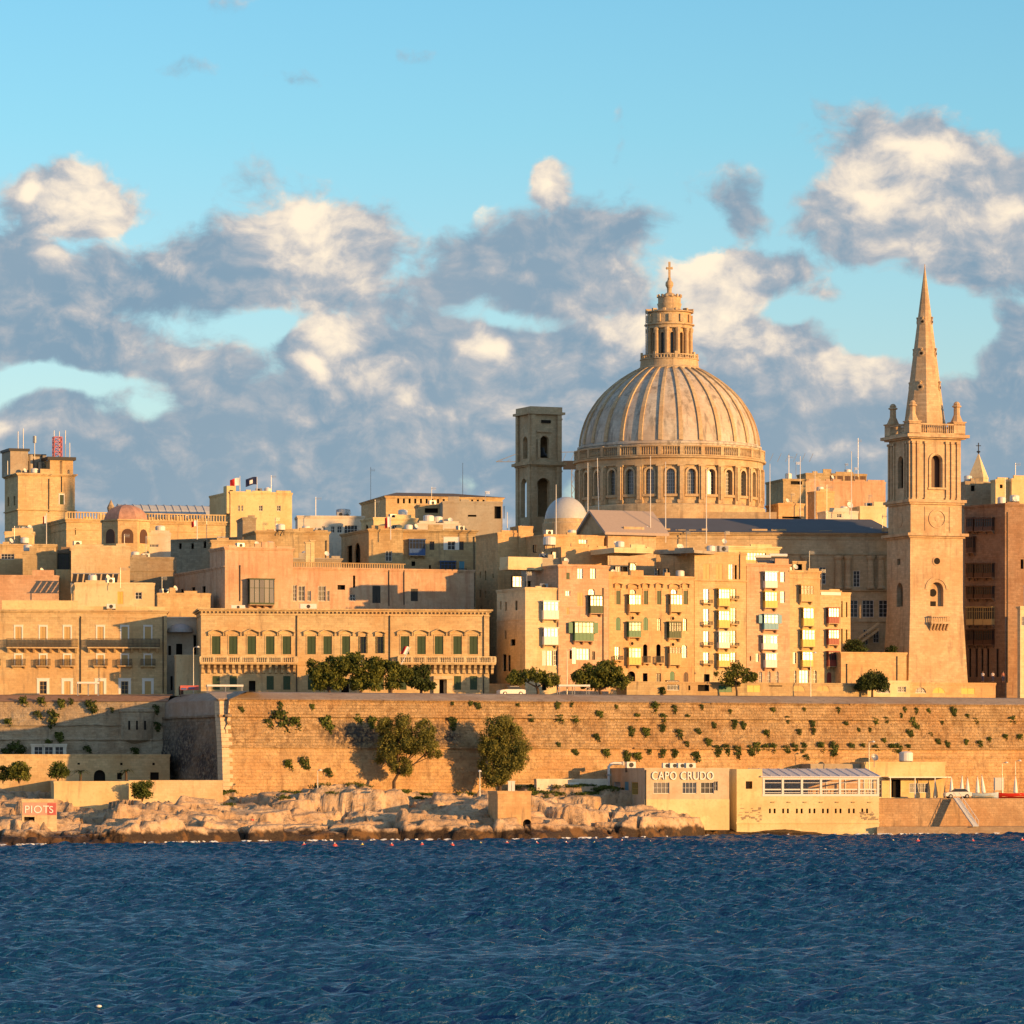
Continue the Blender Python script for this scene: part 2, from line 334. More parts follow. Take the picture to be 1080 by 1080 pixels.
def gridmesh(name,X,Y,Z,mats,smooth=True,parent=None):
    ny,nx=X.shape; co=np.stack([X,Y,Z],-1).reshape(-1,3).astype(np.float32)
    i=np.arange(ny-1)[:,None]*nx+np.arange(nx-1)[None]; q=np.stack([i,i+1,i+nx+1,i+nx],-1).reshape(-1)
    me=bpy.data.meshes.new(name); me.vertices.add(len(co)); me.vertices.foreach_set('co',co.ravel())
    nf=len(q)//4; me.loops.add(len(q)); me.loops.foreach_set('vertex_index',q.astype(np.int32)); me.polygons.add(nf)
    me.polygons.foreach_set('loop_start',np.arange(0,len(q),4,dtype=np.int32)); me.polygons.foreach_set('loop_total',np.full(nf,4,dtype=np.int32))
    me.update(calc_edges=True); me.polygons.foreach_set('use_smooth',np.full(nf,smooth))
    for m in mats: me.materials.append(m)
    o=bpy.data.objects.new(name,me); COL.objects.link(o)
    if parent: o.parent=parent
    return o
SHP=[(-400,520),(-100,545),(0,550),(240,579),(400,592),(560,597),(600,606),(680,616),(760,629),(930,634),(1080,641),(1400,665)]   # (column, distance) of the waterline
SHP=[(p,y*(.985 if p<700 else 1)) for p,y in SHP]
_sx=np.array([(p-540)/FPX*y for p,y in SHP]); _sy=np.array([y for p,y in SHP])
def shoreY(x): return np.interp(x,_sx,_sy)
# bastion line: vertex A, direction 24 degrees
WA=Vector((-42.7,615,0)); WR=R(24); WU=Vector((math.cos(WR),math.sin(WR),0)); WB=Vector((-54.8,646,0)); WC=Vector((-190,652,0))
def wallY(x):
    x=np.asarray(x,float)
    return np.where(x>WA.x,WA.y+(x-WA.x)*math.tan(WR),np.where(x>WB.x,WA.y+(WA.x-x)/(WA.x-WB.x)*(WB.y-WA.y),WB.y+(WB.x-x)*.044))
xs=np.linspace(-150,150,1000); 
T=np.linspace(0,1,150)
Xg=np.repeat(xs[None],150,0); s0=shoreY(xs)-5+4*(fbm(xs/9,xs*0,4,3)-.5)-.0; w0=wallY(xs)+3
Yg=s0[None]+(w0-s0)[None]*T[:,None]
d=Yg-(s0[None]+5); dw=(wallY(xs)[None]-Yg)
colx=540+Xg/Yg*FPX                                   # how far along the shore, seen from across the harbour
topz=np.interp(colx,[-200,100,240,380,500,560,620,670,700,745,768,1100],[5.2,5.6,6.0,6.2,6.5,6.3,6.2,5.7,4.8,4.3,1.4,1.2])
prof=np.interp(d/np.maximum(8,(w0-s0)[None]-5),[-.3,-.02,.03,.10,.28,.5,.75,1],[-1.6,-.5,.20,.36,.52,.80,.93,1.0])
u_=Xg*.80+Yg*.60; v_=-Xg*.60+Yg*.80
wx=(fbm(Xg/7,Yg/7,4,11)-.5)*5; wy=(fbm(Xg/7,Yg/7,4,12)-.5)*5
f1,f2,cid,ti1=voro((u_+wx)/21,(v_+wy)/8.5,5); g1,g2,cid2,ti2=voro((u_+wx)/8.5,(v_+wy)/3.4,9)
rock=np.where(colx<765,1.0,.25)*np.clip((d+2)/4,0,1)*np.clip(dw/5+.25,.1,1)
Zg=prof*topz+rock*((cid-.5)*2.2+(cid2-.5)*1.1+(fbm(Xg/18,Yg/12,3,21)-.5)*2.6)
Zg+=rock*(-1.7*np.exp(-((f2-f1)/.035)**2)-.6*np.exp(-((g2-g1)/.05)**2)*(cid>.3)+3.4*ti1+2.3*ti2)
Zg+=(fbm(Xg/2.4,Yg/2.4,4,33)-.5)*.75*rock+(fbm(Xg/.9,Yg/.9,3,35)-.5)*.5*rock
strat=np.abs(((Zg*1.1+fbm(Xg/10,Yg/10,2,40)*2)%1)-.5); st=(Zg+fbm(Xg/12,Yg/12,3,41)*3)/.95; fr_=st-np.floor(st); Zg+=rock*.95*.75*(np.clip((fr_-.35)/.3,0,1)-fr_)
lim=np.interp(colx,[-200,240,520,620,680,720],[7.9,7.9,7.9,7.6,6.6,5.6]); Zg=np.minimum(Zg,lim)
Zg=np.where(d<-1.5,np.minimum(Zg,-.9),Zg)
# rock shader
def rockmat():
    m,N,L,b=newmat('shore_rock'); b.inputs['Roughness'].default_value=.9; b.inputs['Specular IOR Level'].default_value=.2
    tcn=N.new('ShaderNodeTexCoord'); O=tcn.outputs['Object']; sp=N.new('ShaderNodeSeparateXYZ'); L.new(O,sp.inputs[0])
    def noi(scale,det,ro=.6,sc3=(1,1,1)):
        mp=N.new('ShaderNodeMapping'); mp.inputs['Scale'].default_value=sc3; L.new(O,mp.inputs[0])
        n=N.new('ShaderNodeTexNoise'); n.inputs['Scale'].default_value=scale; n.inputs['Detail'].default_value=det; n.inputs['Roughness'].default_value=ro; L.new(mp.outputs[0],n.inputs[0]); return n.outputs[0]
    def mr(x,a,b_,c=0,d_=1):
        n=N.new('ShaderNodeMapRange'); n.interpolation_type='SMOOTHSTEP'; L.new(x,n.inputs[0]); n.inputs[1].default_value=a; n.inputs[2].default_value=b_; n.inputs[3].default_value=c; n.inputs[4].default_value=d_; return n.outputs[0]
    def mx(f,a,c_):
        n=N.new('ShaderNodeMix'); n.data_type='RGBA'
        for i,x in ((0,f),(6,a),(7,c_)):
            if isinstance(x,(int,float)): n.inputs[i].default_value=x
            elif isinstance(x,tuple): n.inputs[i].default_value=(*x,1)
            else: L.new(x,n.inputs[i])
        return n.outputs[2]
    big=noi(.13,5); c=mx(mr(big,.38,.62),(.50,.35,.22),(.63,.47,.31))
    c=mx(mr(noi(1.1,7,.7),.45,.66,0,.7),c,(.24,.17,.11)); c=mx(mr(noi(.5,5,.6,(1,1,4)),.52,.64,0,.5),c,(.64,.38,.18))
    hz=N.new('ShaderNodeMath'); hz.operation='MULTIPLY_ADD'; L.new(noi(.5,5),hz.inputs[0]); hz.inputs[1].default_value=-2.6; L.new(sp.outputs[2],hz.inputs[2])
    wet=mr(hz.outputs[0],.75,.0); wc=mx(mr(noi(.35,4),.5,.62),(.045,.030,.018),(.16,.085,.03)); c=mx(wet,c,wc)
    L.new(c,b.inputs['Base Color']); L.new(mr(hz.outputs[0],1.0,.0,.9,.45),b.inputs['Roughness'])
    bu=N.new('ShaderNodeBump'); bu.inputs['Strength'].default_value=.7; bu.inputs['Distance'].default_value=.5; L.new(noi(1.6,8,.68),bu.inputs['Height']); L.new(bu.outputs[0],b.inputs['Normal'])
    return m
RK=rockmat()
tag(gridmesh('rocky_shore',Xg,Yg,Zg,[RK]),kind='structure')
def shoreZ(x,y):
    j=int(np.clip(np.searchsorted(xs,x),0,len(xs)-1)); i=int(np.clip(np.searchsorted(Yg[:,j],y),0,149)); return float(Zg[i,j])
# sea
def seamat():
    m,N,L,b=newmat('sea_water'); b.inputs['Base Color'].default_value=(.005,.060,.158,1); b.inputs['Roughness'].default_value=.20; b.inputs['IOR'].default_value=1.33
    tcn=N.new('ShaderNodeTexCoord'); mp=N.new('ShaderNodeMapping'); mp.inputs['Scale'].default_value=(.8,1.3,1); L.new(tcn.outputs['Object'],mp.inputs[0])
    n=N.new('ShaderNodeTexNoise'); n.inputs['Scale'].default_value=3.6; n.inputs['Detail'].default_value=6; L.new(mp.outputs[0],n.inputs[0])
    bu=N.new('ShaderNodeBump'); bu.inputs['Strength'].default_value=1.0; bu.inputs['Distance'].default_value=.3; L.new(n.outputs[0],bu.inputs['Height']); L.new(bu.outputs[0],b.inputs['Normal'])
    return m
SEA=seamat()
yy=[]; y=140.
while y<672: yy.append(y); y+=.17+.36*(y-140)/500
yy=np.array(yy); xw=np.linspace(-125,125,1000); XW,YW=np.meshgrid(xw,yy)
rng=np.random.default_rng(4); ZW=np.zeros_like(XW)
amp=.35+1.25*fbm(XW/22,YW/45,4,50)
for i in range(72):
    lam=float(rng.choice([1,1,1,1]))*math.exp(rng.uniform(math.log(.7),math.log(3.8))); th=R(-82)+rng.normal()*.42; k=2*math.pi/lam
    a=.0135*lam**.60; ph=rng.uniform(0,6.28); s_=np.sin(k*(XW*math.cos(th)+YW*math.sin(th))+ph)
    ZW+=a*(s_-.12*(1-s_*s_)+.06)*np.clip((1.9-.0*YW),0,1)
ZW*=amp*1.45
tag(gridmesh('sea',XW,YW,ZW.astype(np.float32),[SEA]),kind='structure')
mb=MB(); mb.add([(-9000,-300,-.75),(9000,-300,-.75),(9000,16000,-.75),(-9000,16000,-.75)],[(0,1,2,3)]); tag(mb.build('open_sea',SEA),kind='structure')
# foam at the foot of the rocks
FO=plain('sea_foam',(.75,.76,.76),.8); random.seed(31)
mb=MB()
for k in range(150):
    cxp=random.choice([random.gauss(25,30),random.gauss(190,20),random.gauss(420,60),random.gauss(600,50),random.gauss(965,35),random.uniform(0,1080)])
    Y0=float(shoreY((cxp-540)/FPX*590)); 
    for _ in range(2): Y0=float(shoreY((cxp-540)/FPX*Y0))
    x=(cxp-540)/FPX*Y0; yb=Y0-random.uniform(1.2,3.2); w=random.uniform(.12,.7); n=7
    vs=[(x+w*math.cos(a)*random.uniform(.6,1.1),yb+.5*w*math.sin(a)*random.uniform(.5,1),.12+random.uniform(0,.28)) for a in [2*math.pi*i/n for i in range(n)]]
    mb.add(vs+[(x,yb,.42)],[(i,(i+1)%n,n) for i in range(n)])
tag(mb.build('shore_foam',FO),'white foam where waves break on the dark foot of the rocks','foam',kind='stuff')
# terrace of the city behind the walls, one sheet
GZ=21.5
mb=MB(); mb.add([(-700,WB.y+7.2,GZ),(WB.x,WB.y+7.2,GZ),(WA.x+3,WA.y+7,GZ),(WA.x+3+700*WU.x,WA.y+7+700*WU.y,GZ),(650,1500,GZ+8),(-700,1500,GZ+8)],[(0,1,2,3,4,5)])
tag(mb.build('ground',plain('terrace_paving',(.30,.25,.19),.9,scale=.3)),kind='structure')
# quay at right
mb=MB()
def qp(px,Y): return ((px-540)/FPX*Y,Y)
q=[qp(925,640),qp(960,641),qp(1200,650),qp(1200,700),qp(925,690)]
mb.prism([(x,y) for x,y in q],-1,5.6,axis='z'); tag(mb.build('quay',stone('quay_stone',(.50,.34,.20),.2,.55,scol=(.14,.10,.07),bump=.5,pit=.1)),kind='structure')
mb=MB(); q=[qp(925,635),qp(1200,643),qp(1200,649.99),qp(925,639.99)]; mb.prism(q,-1,1.3,axis='z'); tag(mb.build('pavement',stone('low_landing_stone',(.36,.28,.20),.2,.5)),kind='structure')
# ------------------------------------------------------------------ bastion walls (things)
def rel(p,o,rz): 
    d=Vector(p)-Vector(o); return Vector((d.x*math.cos(rz)+d.y*math.sin(rz),-d.x*math.sin(rz)+d.y*math.cos(rz),d.z))
rub=stone('rubble_bastion_stone',(.63,.44,.24),.26,.65,scol=(.24,.15,.08),bump=1.0,bs=1.3,pit=.45,patch=[(21,15.2,5.6,2.2),(35,15.2,4.4,2.0),(128,9,.9,3)])  # the two wide patches paint the trees' cast shadows onto the stone
smo=stone('plastered_bastion_stone',(.62,.42,.22),.17,.65,scol=(.28,.17,.09),bump=.7,bs=1.4,pit=.3)
mide=stone('weathered_coping_stone',(.40,.33,.27),.1,.5,bump=.3)  # coping colour darkened to carry the weak light on its upward slope
bw=empty('bastion_wall',WA,WR,'long sunlit honey-coloured bastion wall with string courses above the restaurant','fortress wall')
L_=190
# profile: (y inward, z) battered
def wallstrip(prof,x0,x1,mat,name,seg=1,rough=0,parent=bw,taper=0):
    nx=max(2,int((x1-x0)/seg)+1); X=np.linspace(x0,x1,nx)[None].repeat(len(prof),0); Yp=np.array([p[0] for p in prof])[:,None]+0*X; Zp=np.array([p[1] for p in prof])[:,None]+0*X
    if rough:
        # resample in z for real relief
        zz=np.linspace(prof[0][1],prof[-1][1],int((prof[-1][1]-prof[0][1])/.3)+2); yy_=np.interp(zz,[p[1] for p in prof],[p[0] for p in prof])
        X=np.linspace(x0,x1,nx)[None].repeat(len(zz),0); Zp=zz[:,None]+0*X; Yp=yy_[:,None]+0*X
        edge=np.clip((X-x0)/.5,0,1)*np.clip((zz[:,None]-zz[0])/.3,0,1)*np.clip((zz[-1]-zz[:,None])/.3,0,1)
        Yp=Yp+edge*rough*((fbm(X/1.3,Zp/.7,4,77)-.5)*1.0+(fbm(X/9,Zp/6,2,78)-.5)*.8)
        X=X+taper*(Zp-zz[0])*np.clip(1-(X-x0)/3,0,1)
    return gridmesh(name,X,Yp,Zp,[mat],smooth=False,parent=parent)
zt=20.4
wallstrip([(-1.0,1),(.0,13.4)],0,L_,smo,'lower_wall_face',.4,.3)
wallstrip([(.0,13.4),(.9,18.0)],0,L_,rub,'middle_wall_face',.35,.55)
wallstrip([(.9,18.1),(1.1,zt)],0,L_,rub,'upper_wall_face',.35,.3)
wallstrip([(.7,zt+.02),(4.6,21.5),(7.4,21.7)],-0.5,L_,mide,'coping',2)
def course(z,y,h=.32,x0=-.3,mat=rub,parent=bw,nm='string_course',pr=.35,x1=L_):
    mb=MB(); x=x0
    while x<x1:
        w=random.uniform(1.5,5)
        if random.random()>.06: mb.box(x,min(x+w,x1),y-pr-random.uniform(0,.06),y+.6,z-h/2+random.uniform(-.04,.04),z+h/2)
        x+=w
    return mb.build(nm,mat,parent)
course(18.02,.9); course(13.35,0,.22,20); course(13.35,0,.2,0,pr=.22,x1=19.8); course(zt,1.1,.25,pr=.15); course(11.9,-.1,.14,88,pr=.12)
# corner quoins
mb=MB(); z=1.0;i=0
while z<zt-.3:
    yb=np.interp(z,[1,13.4,18,zt],[-1.0,0,.9,1.1]); w=1.5 if i%2 else 1.0
    mb.box(-.12,w,yb-.14,yb+2,z,z+.56); z+=.6; i+=1
mb.build('quoins',stone('pale_quoin_stone',(.66,.53,.36),.15,.2),bw)
# left flank in shade
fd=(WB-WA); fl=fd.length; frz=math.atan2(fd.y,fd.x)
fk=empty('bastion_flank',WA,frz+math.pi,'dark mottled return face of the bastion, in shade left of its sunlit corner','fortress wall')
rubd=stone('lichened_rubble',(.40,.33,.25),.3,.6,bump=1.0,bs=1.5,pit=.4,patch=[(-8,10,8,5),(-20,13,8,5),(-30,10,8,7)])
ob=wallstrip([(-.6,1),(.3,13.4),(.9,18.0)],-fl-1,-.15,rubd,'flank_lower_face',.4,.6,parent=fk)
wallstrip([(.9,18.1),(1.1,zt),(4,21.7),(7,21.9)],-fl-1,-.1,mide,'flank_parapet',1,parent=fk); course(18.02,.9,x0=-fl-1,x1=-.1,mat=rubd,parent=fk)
# recessed curtain
cdv=WC-WB; crz=math.atan2(cdv.y,cdv.x)+math.pi
cu=empty('curtain_wall',WB,crz,'shaded layered curtain wall left of the dark bastion flank, plants growing on its ledges','fortress wall')
cur=stone('curtain_stone',(.50,.41,.29),.15,.6,bump=.6,pit=.2)
zc=20.6
prof=[(-1.8,1),(-1.8,9.6),(-1.2,9.7),(-1.1,12.0),(-.75,12.1),(-.7,14.6),(-.3,14.75),(-.2,16.9),(0,17.0),(.1,zc)]
wallstrip(prof,-140,1.5,cur,'wall_face',.5,.35,parent=cu)
for z,y in ((9.65,-1.7),(12.05,-1.0),(14.7,-.6),(16.95,-.2)): course(z,y,.16,-140,cur,cu,pr=.2,x1=1)
wallstrip([(-.1,zc),(3,21.5),(7,21.8)],-140,1.5,plain('reddish_verge',(.34,.20,.13),.95,var=.5,scale=1.5),'coping',2,parent=cu)
# half round turret on the curtain
def sec_local(px,Y): return rel(((px-540)/FPX*Y,Y,0),WB,crz)
tp=empty('watch_turret',Vector(((146-540)/FPX*647,647.5,14.6)),0,'half-round stone turret corbelled out of the shaded curtain wall','turret')
mb=MB(); mb.lathe([(.6,-1.6),(2.0,-.6),(3.0,0),(3.0,4.3),(3.2,4.4),(3.2,4.8),(.1,5.4)],24); mb.build('turret_drum',cur,tp)
for i in range(3):
    mb=MB(); a=R(-90-22+22*i); mb.box(-.14,.14,-3.06,-2.9,1.6,3.0); o=mb.build('slit_window',M_['dark'],tp); o.rotation_euler=(0,0,R(-24+24*i))
# lower wall in front of the curtain (left)
def wbox(name,label,cat,px0,px1,py0,py1,Y,depth,mat,rot=0,holes=(),cop=True):
    pass
# ------------------------------------------------------------------ building generator
def solve_w(p0,u,px1):
    k=(px1-540)/FPX; return (k*p0.y-p0.x)/(u.x-k*u.y)
class Face:
    """A vertical plane in the place: origin, direction u; loc() measures photograph columns/rows on it in metres."""
    def __init__(s,p0,rz): s.o=Vector(p0); s.rz=rz; s.u=Vector((math.cos(rz),math.sin(rz),0)); s.n=Vector((math.sin(rz),-math.cos(rz),0))
    def loc(s,px,py,off=0):
        o=Vector((0,0,CZ)); d=Vector(((px-540)/FPX,1,-(py-HY)/FPX)); q=s.o+s.n*off
        t=(q-o).dot(s.n)/d.dot(s.n); p=o+d*t-s.o; return p.dot(s.u),p.z
def W(kind,px,y0,y1,w,**k): return dict(k,kind=kind,px=px,y0=y0,y1=y1,w=w)
def holes_face(mb,x0,x1,z0,z1,holes,mp,th=.22,m=0):
    ex=sorted({x0,x1,*[max(x0,min(x1,e)) for h in holes for e in h[:2]]}); ez=sorted({z0,z1,*[max(z0,min(z1,e)) for h in holes for e in h[2:4]]})
    idx={};vs=[];fs=[]
    def V(i,j):
        if (i,j) not in idx: idx[(i,j)]=len(vs); vs.append(mp(ex[i],0,ez[j]))
        return idx[(i,j)]
    for i in range(len(ex)-1):
        cx_=(ex[i]+ex[i+1])/2
        hs=[h for h in holes if h[0]<cx_<h[1]]
        for j in range(len(ez)-1):
            c=(ez[j]+ez[j+1])/2
            if any(h[2]<c<h[3] for h in hs): continue
            fs.append((V(i,j),V(i+1,j),V(i+1,j+1),V(i,j+1)))
    mb.add(vs,fs,m)
    for h in holes:
        a,b,c,d=h[:4]
        mb.add([mp(a,0,c),mp(b,0,c),mp(b,0,d),mp(a,0,d),mp(a,th,c),mp(b,th,c),mp(b,th,d),mp(a,th,d)],[(0,4,5,1),(1,5,6,2),(2,6,7,3),(3,7,4,0)],m)
        if len(h)>4 and h[4]:   # arched head: fill the corners
            r=(b-a)/2; zc=d-r; cxx=(a+b)/2
            for sgn in (-1,1):
                arc=[(cxx+sgn*r*math.cos(t),zc+r*math.sin(t)) for t in [k*math.pi/2/6 for k in range(7)]]
                pts=arc+[(cxx+sgn*r,d)]
                n=len(pts); mb.add([mp(x,-.001,z) for x,z in pts]+[mp(x,th,z) for x,z in pts],[tuple(range(n))]+[(i,i+n,(i+1)%n+n,(i+1)%n) for i in range(n)],m)
def mkwin(par,F,w,name=None):
    """window, shutter, door, enclosed balcony ... on a face; par is the face frame object (or thing), coordinates in the face frame"""
    s0,_=F['f'].loc(w['px']-w['w']/2,w['y0']); s1,z1=F['f'].loc(w['px']+w['w']/2,w['y0']); _,z0=F['f'].loc(w['px'],w['y1'])
    z0-=0; z1-=0
    if F['side']=='L': s0,s1=min(s0,s1),max(s0,s1)
    return s0,s1,z0,z1
GRP_={}
def place(o,F):
    if F['side']=='L': o.location=(0,F['D'],0); o.rotation_euler=(0,0,-math.pi/2)
def build_windows(T,F,ws,holes,rnd):
    for w in ws:
        s0,s1,z0,z1=mkwin(T,F,w); k=w['kind']; col=w.get('c','whitep'); sc_=(s0+s1)/2; ww=s1-s0; hh=z1-z0
        gl={'g':GL,'b':GM,'d':GD}.get(w.get('gl',k),GL); th=.22; arch=w.get('arch')
        if k in 'gbdsDkn' : holes.append((s0,s1,z0,z1,arch))
        jit=math.tan(R(rnd.uniform(-2.2,2.2))); 
        def pane(a,b,c,d,y,par_,nm='pane',cols=1):
            mb=MB()
            for i in range(cols):
                aa=a+(b-a)*i/cols; bb=a+(b-a)*(i+1)/cols; j=jit+math.tan(R(rnd.uniform(-1.5,1.5))); jz=rnd.uniform(-.015,.015)
                mb.add([(aa,y-j*(bb-aa)/2,c),(bb,y+j*(bb-aa)/2,c),(bb,y+j*(bb-aa)/2+jz*(d-c),d),(aa,y-j*(bb-aa)/2+jz*(d-c),d)],[(0,1,2,3)])
            return mb.build(nm,gl,par_,fix=False)
        if k in 'gbd':
            mb=MB(); fw=min(.07,ww*.1); y0=.10
            mb.box(s0,s0+fw,y0,th-.02,z0,z1); mb.box(s1-fw,s1,y0,th-.02,z0,z1); mb.box(s0+fw,s1-fw,y0,th-.02,z0,z0+fw); mb.box(s0+fw,s1-fw,y0,th-.02,z1-fw,z1)
            nc=max(2,round(ww/.6)); nr=max(2,round(hh/.75))
            for i in range(1,nc): x=s0+ww*i/nc; mb.box(x-.025,x+.025,y0+.02,th-.03,z0+fw,z1-fw)
            for i in range(1,nr): z=z0+hh*i/nr; mb.box(s0+fw,s1-fw,y0+.035,th-.035,z-.02,z+.02)
            o=mb.build('window',M_[col],T); place(o,F); pane(s0,s1,z0,z1,th,o)
            mb=MB(); mb.add([(s0-.1,th+.25,z0-.1),(s1+.1,th+.25,z0-.1),(s1+.1,th+.25,z1+.1),(s0-.1,th+.25,z1+.1)],[(0,1,2,3)])
            mb.build('interior',M_['dark'],o,fix=False)
        elif k=='s' or k=='D':
            mb=MB(); y=.06
            mb.box(s0,sc_-.012,y,th,z0,z1); mb.box(sc_+.012,s1,y,th,z0,z1)
            for a,b in ((s0,sc_-.012),(sc_+.012,s1)):
                n=max(3,int(hh/.22)); e=.07
                for i in range(n): z=z0+.08+(hh-.16)*i/n; mb.box(a+e,b-e,y-.02,y,z,z+(hh-.16)/n*.55)
                mb.box(a,a+e*.8,y-.03,y,z0,z1); mb.box(b-e*.8,b,y-.03,y,z0,z1)
            mb.box(s0,s1,th,th+.02,z0,z1)
            o=mb.build('shutter' if k=='s' else 'door',M_[col],T); place(o,F)
        elif k=='k':    # open shutters folded back with a dark window between
            mb=MB(); q=ww*.27; mb.box(s0-q,s0,-.07,-.01,z0,z1); mb.box(s1,s1+q,-.07,-.01,z0,z1); mb.box(sc_-.03,sc_+.03,.12,.18,z0,z1); mb.box(s0,s1,.12,.18,z0+hh*.6,z0+hh*.6+.05)
            o=mb.build('open_shutters',M_[col],T); place(o,F); gl=GD; pane(s0,s1,z0,z1,th,o)
        elif k=='n':   # dark opening
            mb=MB(); mb.box(s0-.05,s1+.05,th+.5,th+.6,z0-.05,z1+.05); mb.box(s0-.05,s1+.05,th,th+.5,z0-.1,z0-.05); mb.box(s0-.05,s1+.05,th,th+.5,z1,z1+.06)
            o=mb.build('dark_opening',M_['dark'],T); place(o,F)
        elif k=='r':
            mb=MB(); r=ww/2; mb.tube([(sc_,-.04,(z0+z1)/2),(sc_,.02,(z0+z1)/2)],r*.7,14,0); o=mb.build('round_window',M_['dark'],T); place(o,F)
            mb=MB(); zc=(z0+z1)/2
            for i in range(14):
                a=2*math.pi*i/14;b=2*math.pi*(i+1)/14; mb.add([(sc_+r*math.cos(t),y,zc+r*math.sin(t)) if q==0 else (sc_+r*.68*math.cos(t),y,zc+r*.68*math.sin(t)) for y in(-.1,) for t,q in((a,0),(b,0),(b,1),(a,1))],[(0,1,2,3)])
                mb.add([(sc_+r*math.cos(a),-.1,zc+r*math.sin(a)),(sc_+r*math.cos(b),-.1,zc+r*math.sin(b)),(sc_+r*math.cos(b),0,zc+r*math.sin(b)),(sc_+r*math.cos(a),0,zc+r*math.sin(a))],[(0,1,2,3)])
            mb.build('ring_moulding',F['mat'],o)
        elif k=='o':
            dp=w.get('dp',.85); mb=MB(); zb=z0; zs=z0+hh*w.get('sill',.40); n=w.get('n',max(3,round(ww/.62))); pw=.055
            mb.box(s0,s1,-dp,0,zb,zs)
            for i in range(n):   # panelled apron
                a=s0+ww*i/n; mb.box(a+.07,a+ww/n-.07,-dp-.025,-dp,zb+.12,zs-.1)
            mb.box(s0-.05,s1+.05,-dp-.05,0,zs,zs+.06)
            for i in range(n+1): x=s0+ww*i/n; x=min(max(x,s0+pw/2),s1-pw/2); mb.box(x-pw/2,x+pw/2,-dp,-dp+.07,zs+.06,z1-.16)
            for x in (s0,s1-pw):
                mb.box(x,x+pw,-.06,0,zs+.06,z1-.16); mb.box(x,x+pw,-dp/2-.03,-dp/2+.03,zs+.06,z1-.16)
            zm=zs+(z1-zs)*.62; mb.box(s0,s1,-dp,-dp+.06,zm-.03,zm+.03)
            for x in (s0,s1-pw): mb.box(x,x+pw,-dp+.07,0,zm-.03,zm+.03)
            mb.box(s0-.06,s1+.06,-dp-.06,0,z1-.16,z1-.03); mb.box(s0-.14,s1+.14,-dp-.14,0,z1-.03,z1+.05)
            o=mb.build('enclosed_balcony',M_[col],T); place(o,F)
            if w.get('lab'): o['label']=w['lab']
            pane(s0+pw,s1-pw,zs+.06,z1-.16,-dp+.09,o,cols=n)
            mb=MB(); mb.add([(s0+.03,-dp+.1,zs),(s0+.03,0,zs),(s0+.03,0,z1-.1),(s0+.03,-dp+.1,z1-.1)],[(0,1,2,3)]); mb.build('side_pane',GD,o,fix=False); mb=MB(); mb.add([(s1-.03,-dp+.1,zs),(s1-.03,0,zs),(s1-.03,0,z1-.1),(s1-.03,-dp+.1,z1-.1)],[(0,1,2,3)])
            mb.build('side_pane',GD,o,fix=False)
            mb=MB(); nc=max(2,round(ww/1.1))
            mb.box(s0-.04,s1+.04,-dp-.02,0,zb-.10,zb-.002)
            for i in range(nc):
                x=s0+.15+(ww-.3)*i/(nc-1); mb.prism([(0,zb-.12),(0,zb-.62),(-dp*.35,zb-.5),(-dp*.8,zb-.12)],x-.11,x+.11,axis='x')
            mb.build('corbels',F['mat'],o)
            if w.get('wing'):   # side shutters folded flat
                mb=MB(); q=w['wing']; mb.box(s0-q,s0-.15,-.5,-.44,zs,z1-.1); mb.box(s1+.15,s1+q,-.5,-.44,zs,z1-.1); mb.build('side_shutters',M_[col],o)
        if w.get('sur'):
            mb=MB(); q=w.get('sw',.16); e=.05
            mb.box(s0-q,s0-.003,-e,0,z0,z1+q); mb.box(s1+.003,s1+q,-e,0,z0,z1+q); mb.box(s0-.003,s1+.003,-e,0,z1+.003,z1+q); mb.box(s0-q-.06,s1+q+.06,-e-.06,0,z1+q,z1+q+.08)
            m=M_[w['sur']] if w['sur'] in M_ else ST[w['sur']]
            o=mb.build('window_surround',m,T); place(o,F)
        if w.get('bal'):   # small iron balcony
            q=w['bal']; d_=w.get('bd',.7); h_=w.get('bh',1.0); mb=MB(); mb.box(s0-q,s1+q,-d_,0,z0-.16,z0-.02)
            for x in (s0-q+.1,s1+q-.3): mb.prism([(0,z0-.17),(0,z0-.5),(-d_*.7,z0-.17)],x,x+.2,axis='x')
            o=mb.build('balcony_slab',F['mat'],T); place(o,F)
            mb=MB(); n=max(4,int((ww+2*q)/.16))
            for i in range(n+1): x=s0-q+(ww+2*q)*i/n; mb.box(x-.03,x+.03,-d_+.02,-d_+.055,z0-.02,z0+h_)
            for x in (s0-q,s1+q-.04):
                mb.box(x,x+.04,-d_+.06,0,z0+h_-.04,z0+h_)
                for i in range(1,4): y=-d_+d_*i/4; mb.box(x+.005,x+.035,y-.015,y+.015,z0-.02,z0+h_-.04)
            mb.box(s0-q,s1+q,-d_,-d_+.07,z0+h_,z0+h_+.05); mb.box(s0-q,s1+q,-d_+.015,-d_+.06,z0+h_*.12,z0+h_*.12+.03)
            mb.build('railing',M_['iron'],o)
        if w.get('hood'):
            q=.45*ww; zb=z1+w.get('hz',.5); mb=MB(); a,b=s0-q,s1+q; t=.16; D_=.42
            if w['hood']=='t':
                pts=[(a,zb),(a,zb+t),(sc_,zb+t+ww*.42),(b,zb+t),(b,zb),(sc_,zb+ww*.42)]
                mb.prism([pts[i] for i in (0,5,2,1)],-D_,0); mb.prism([pts[i] for i in (5,4,3,2)],-D_,0)
            else:
                n=8; arc=[(a+(b-a)*i/n, zb+ww*.32*math.sin(math.pi*i/n)) for i in range(n+1)]
                for i in range(n): mb.prism([arc[i],arc[i+1],(arc[i+1][0],arc[i+1][1]+t),(arc[i][0],arc[i][1]+t)],-D_,0)
            mb.box(s0-q*.6,s1+q*.6,-.12,0,z1+.22,z1+.34)
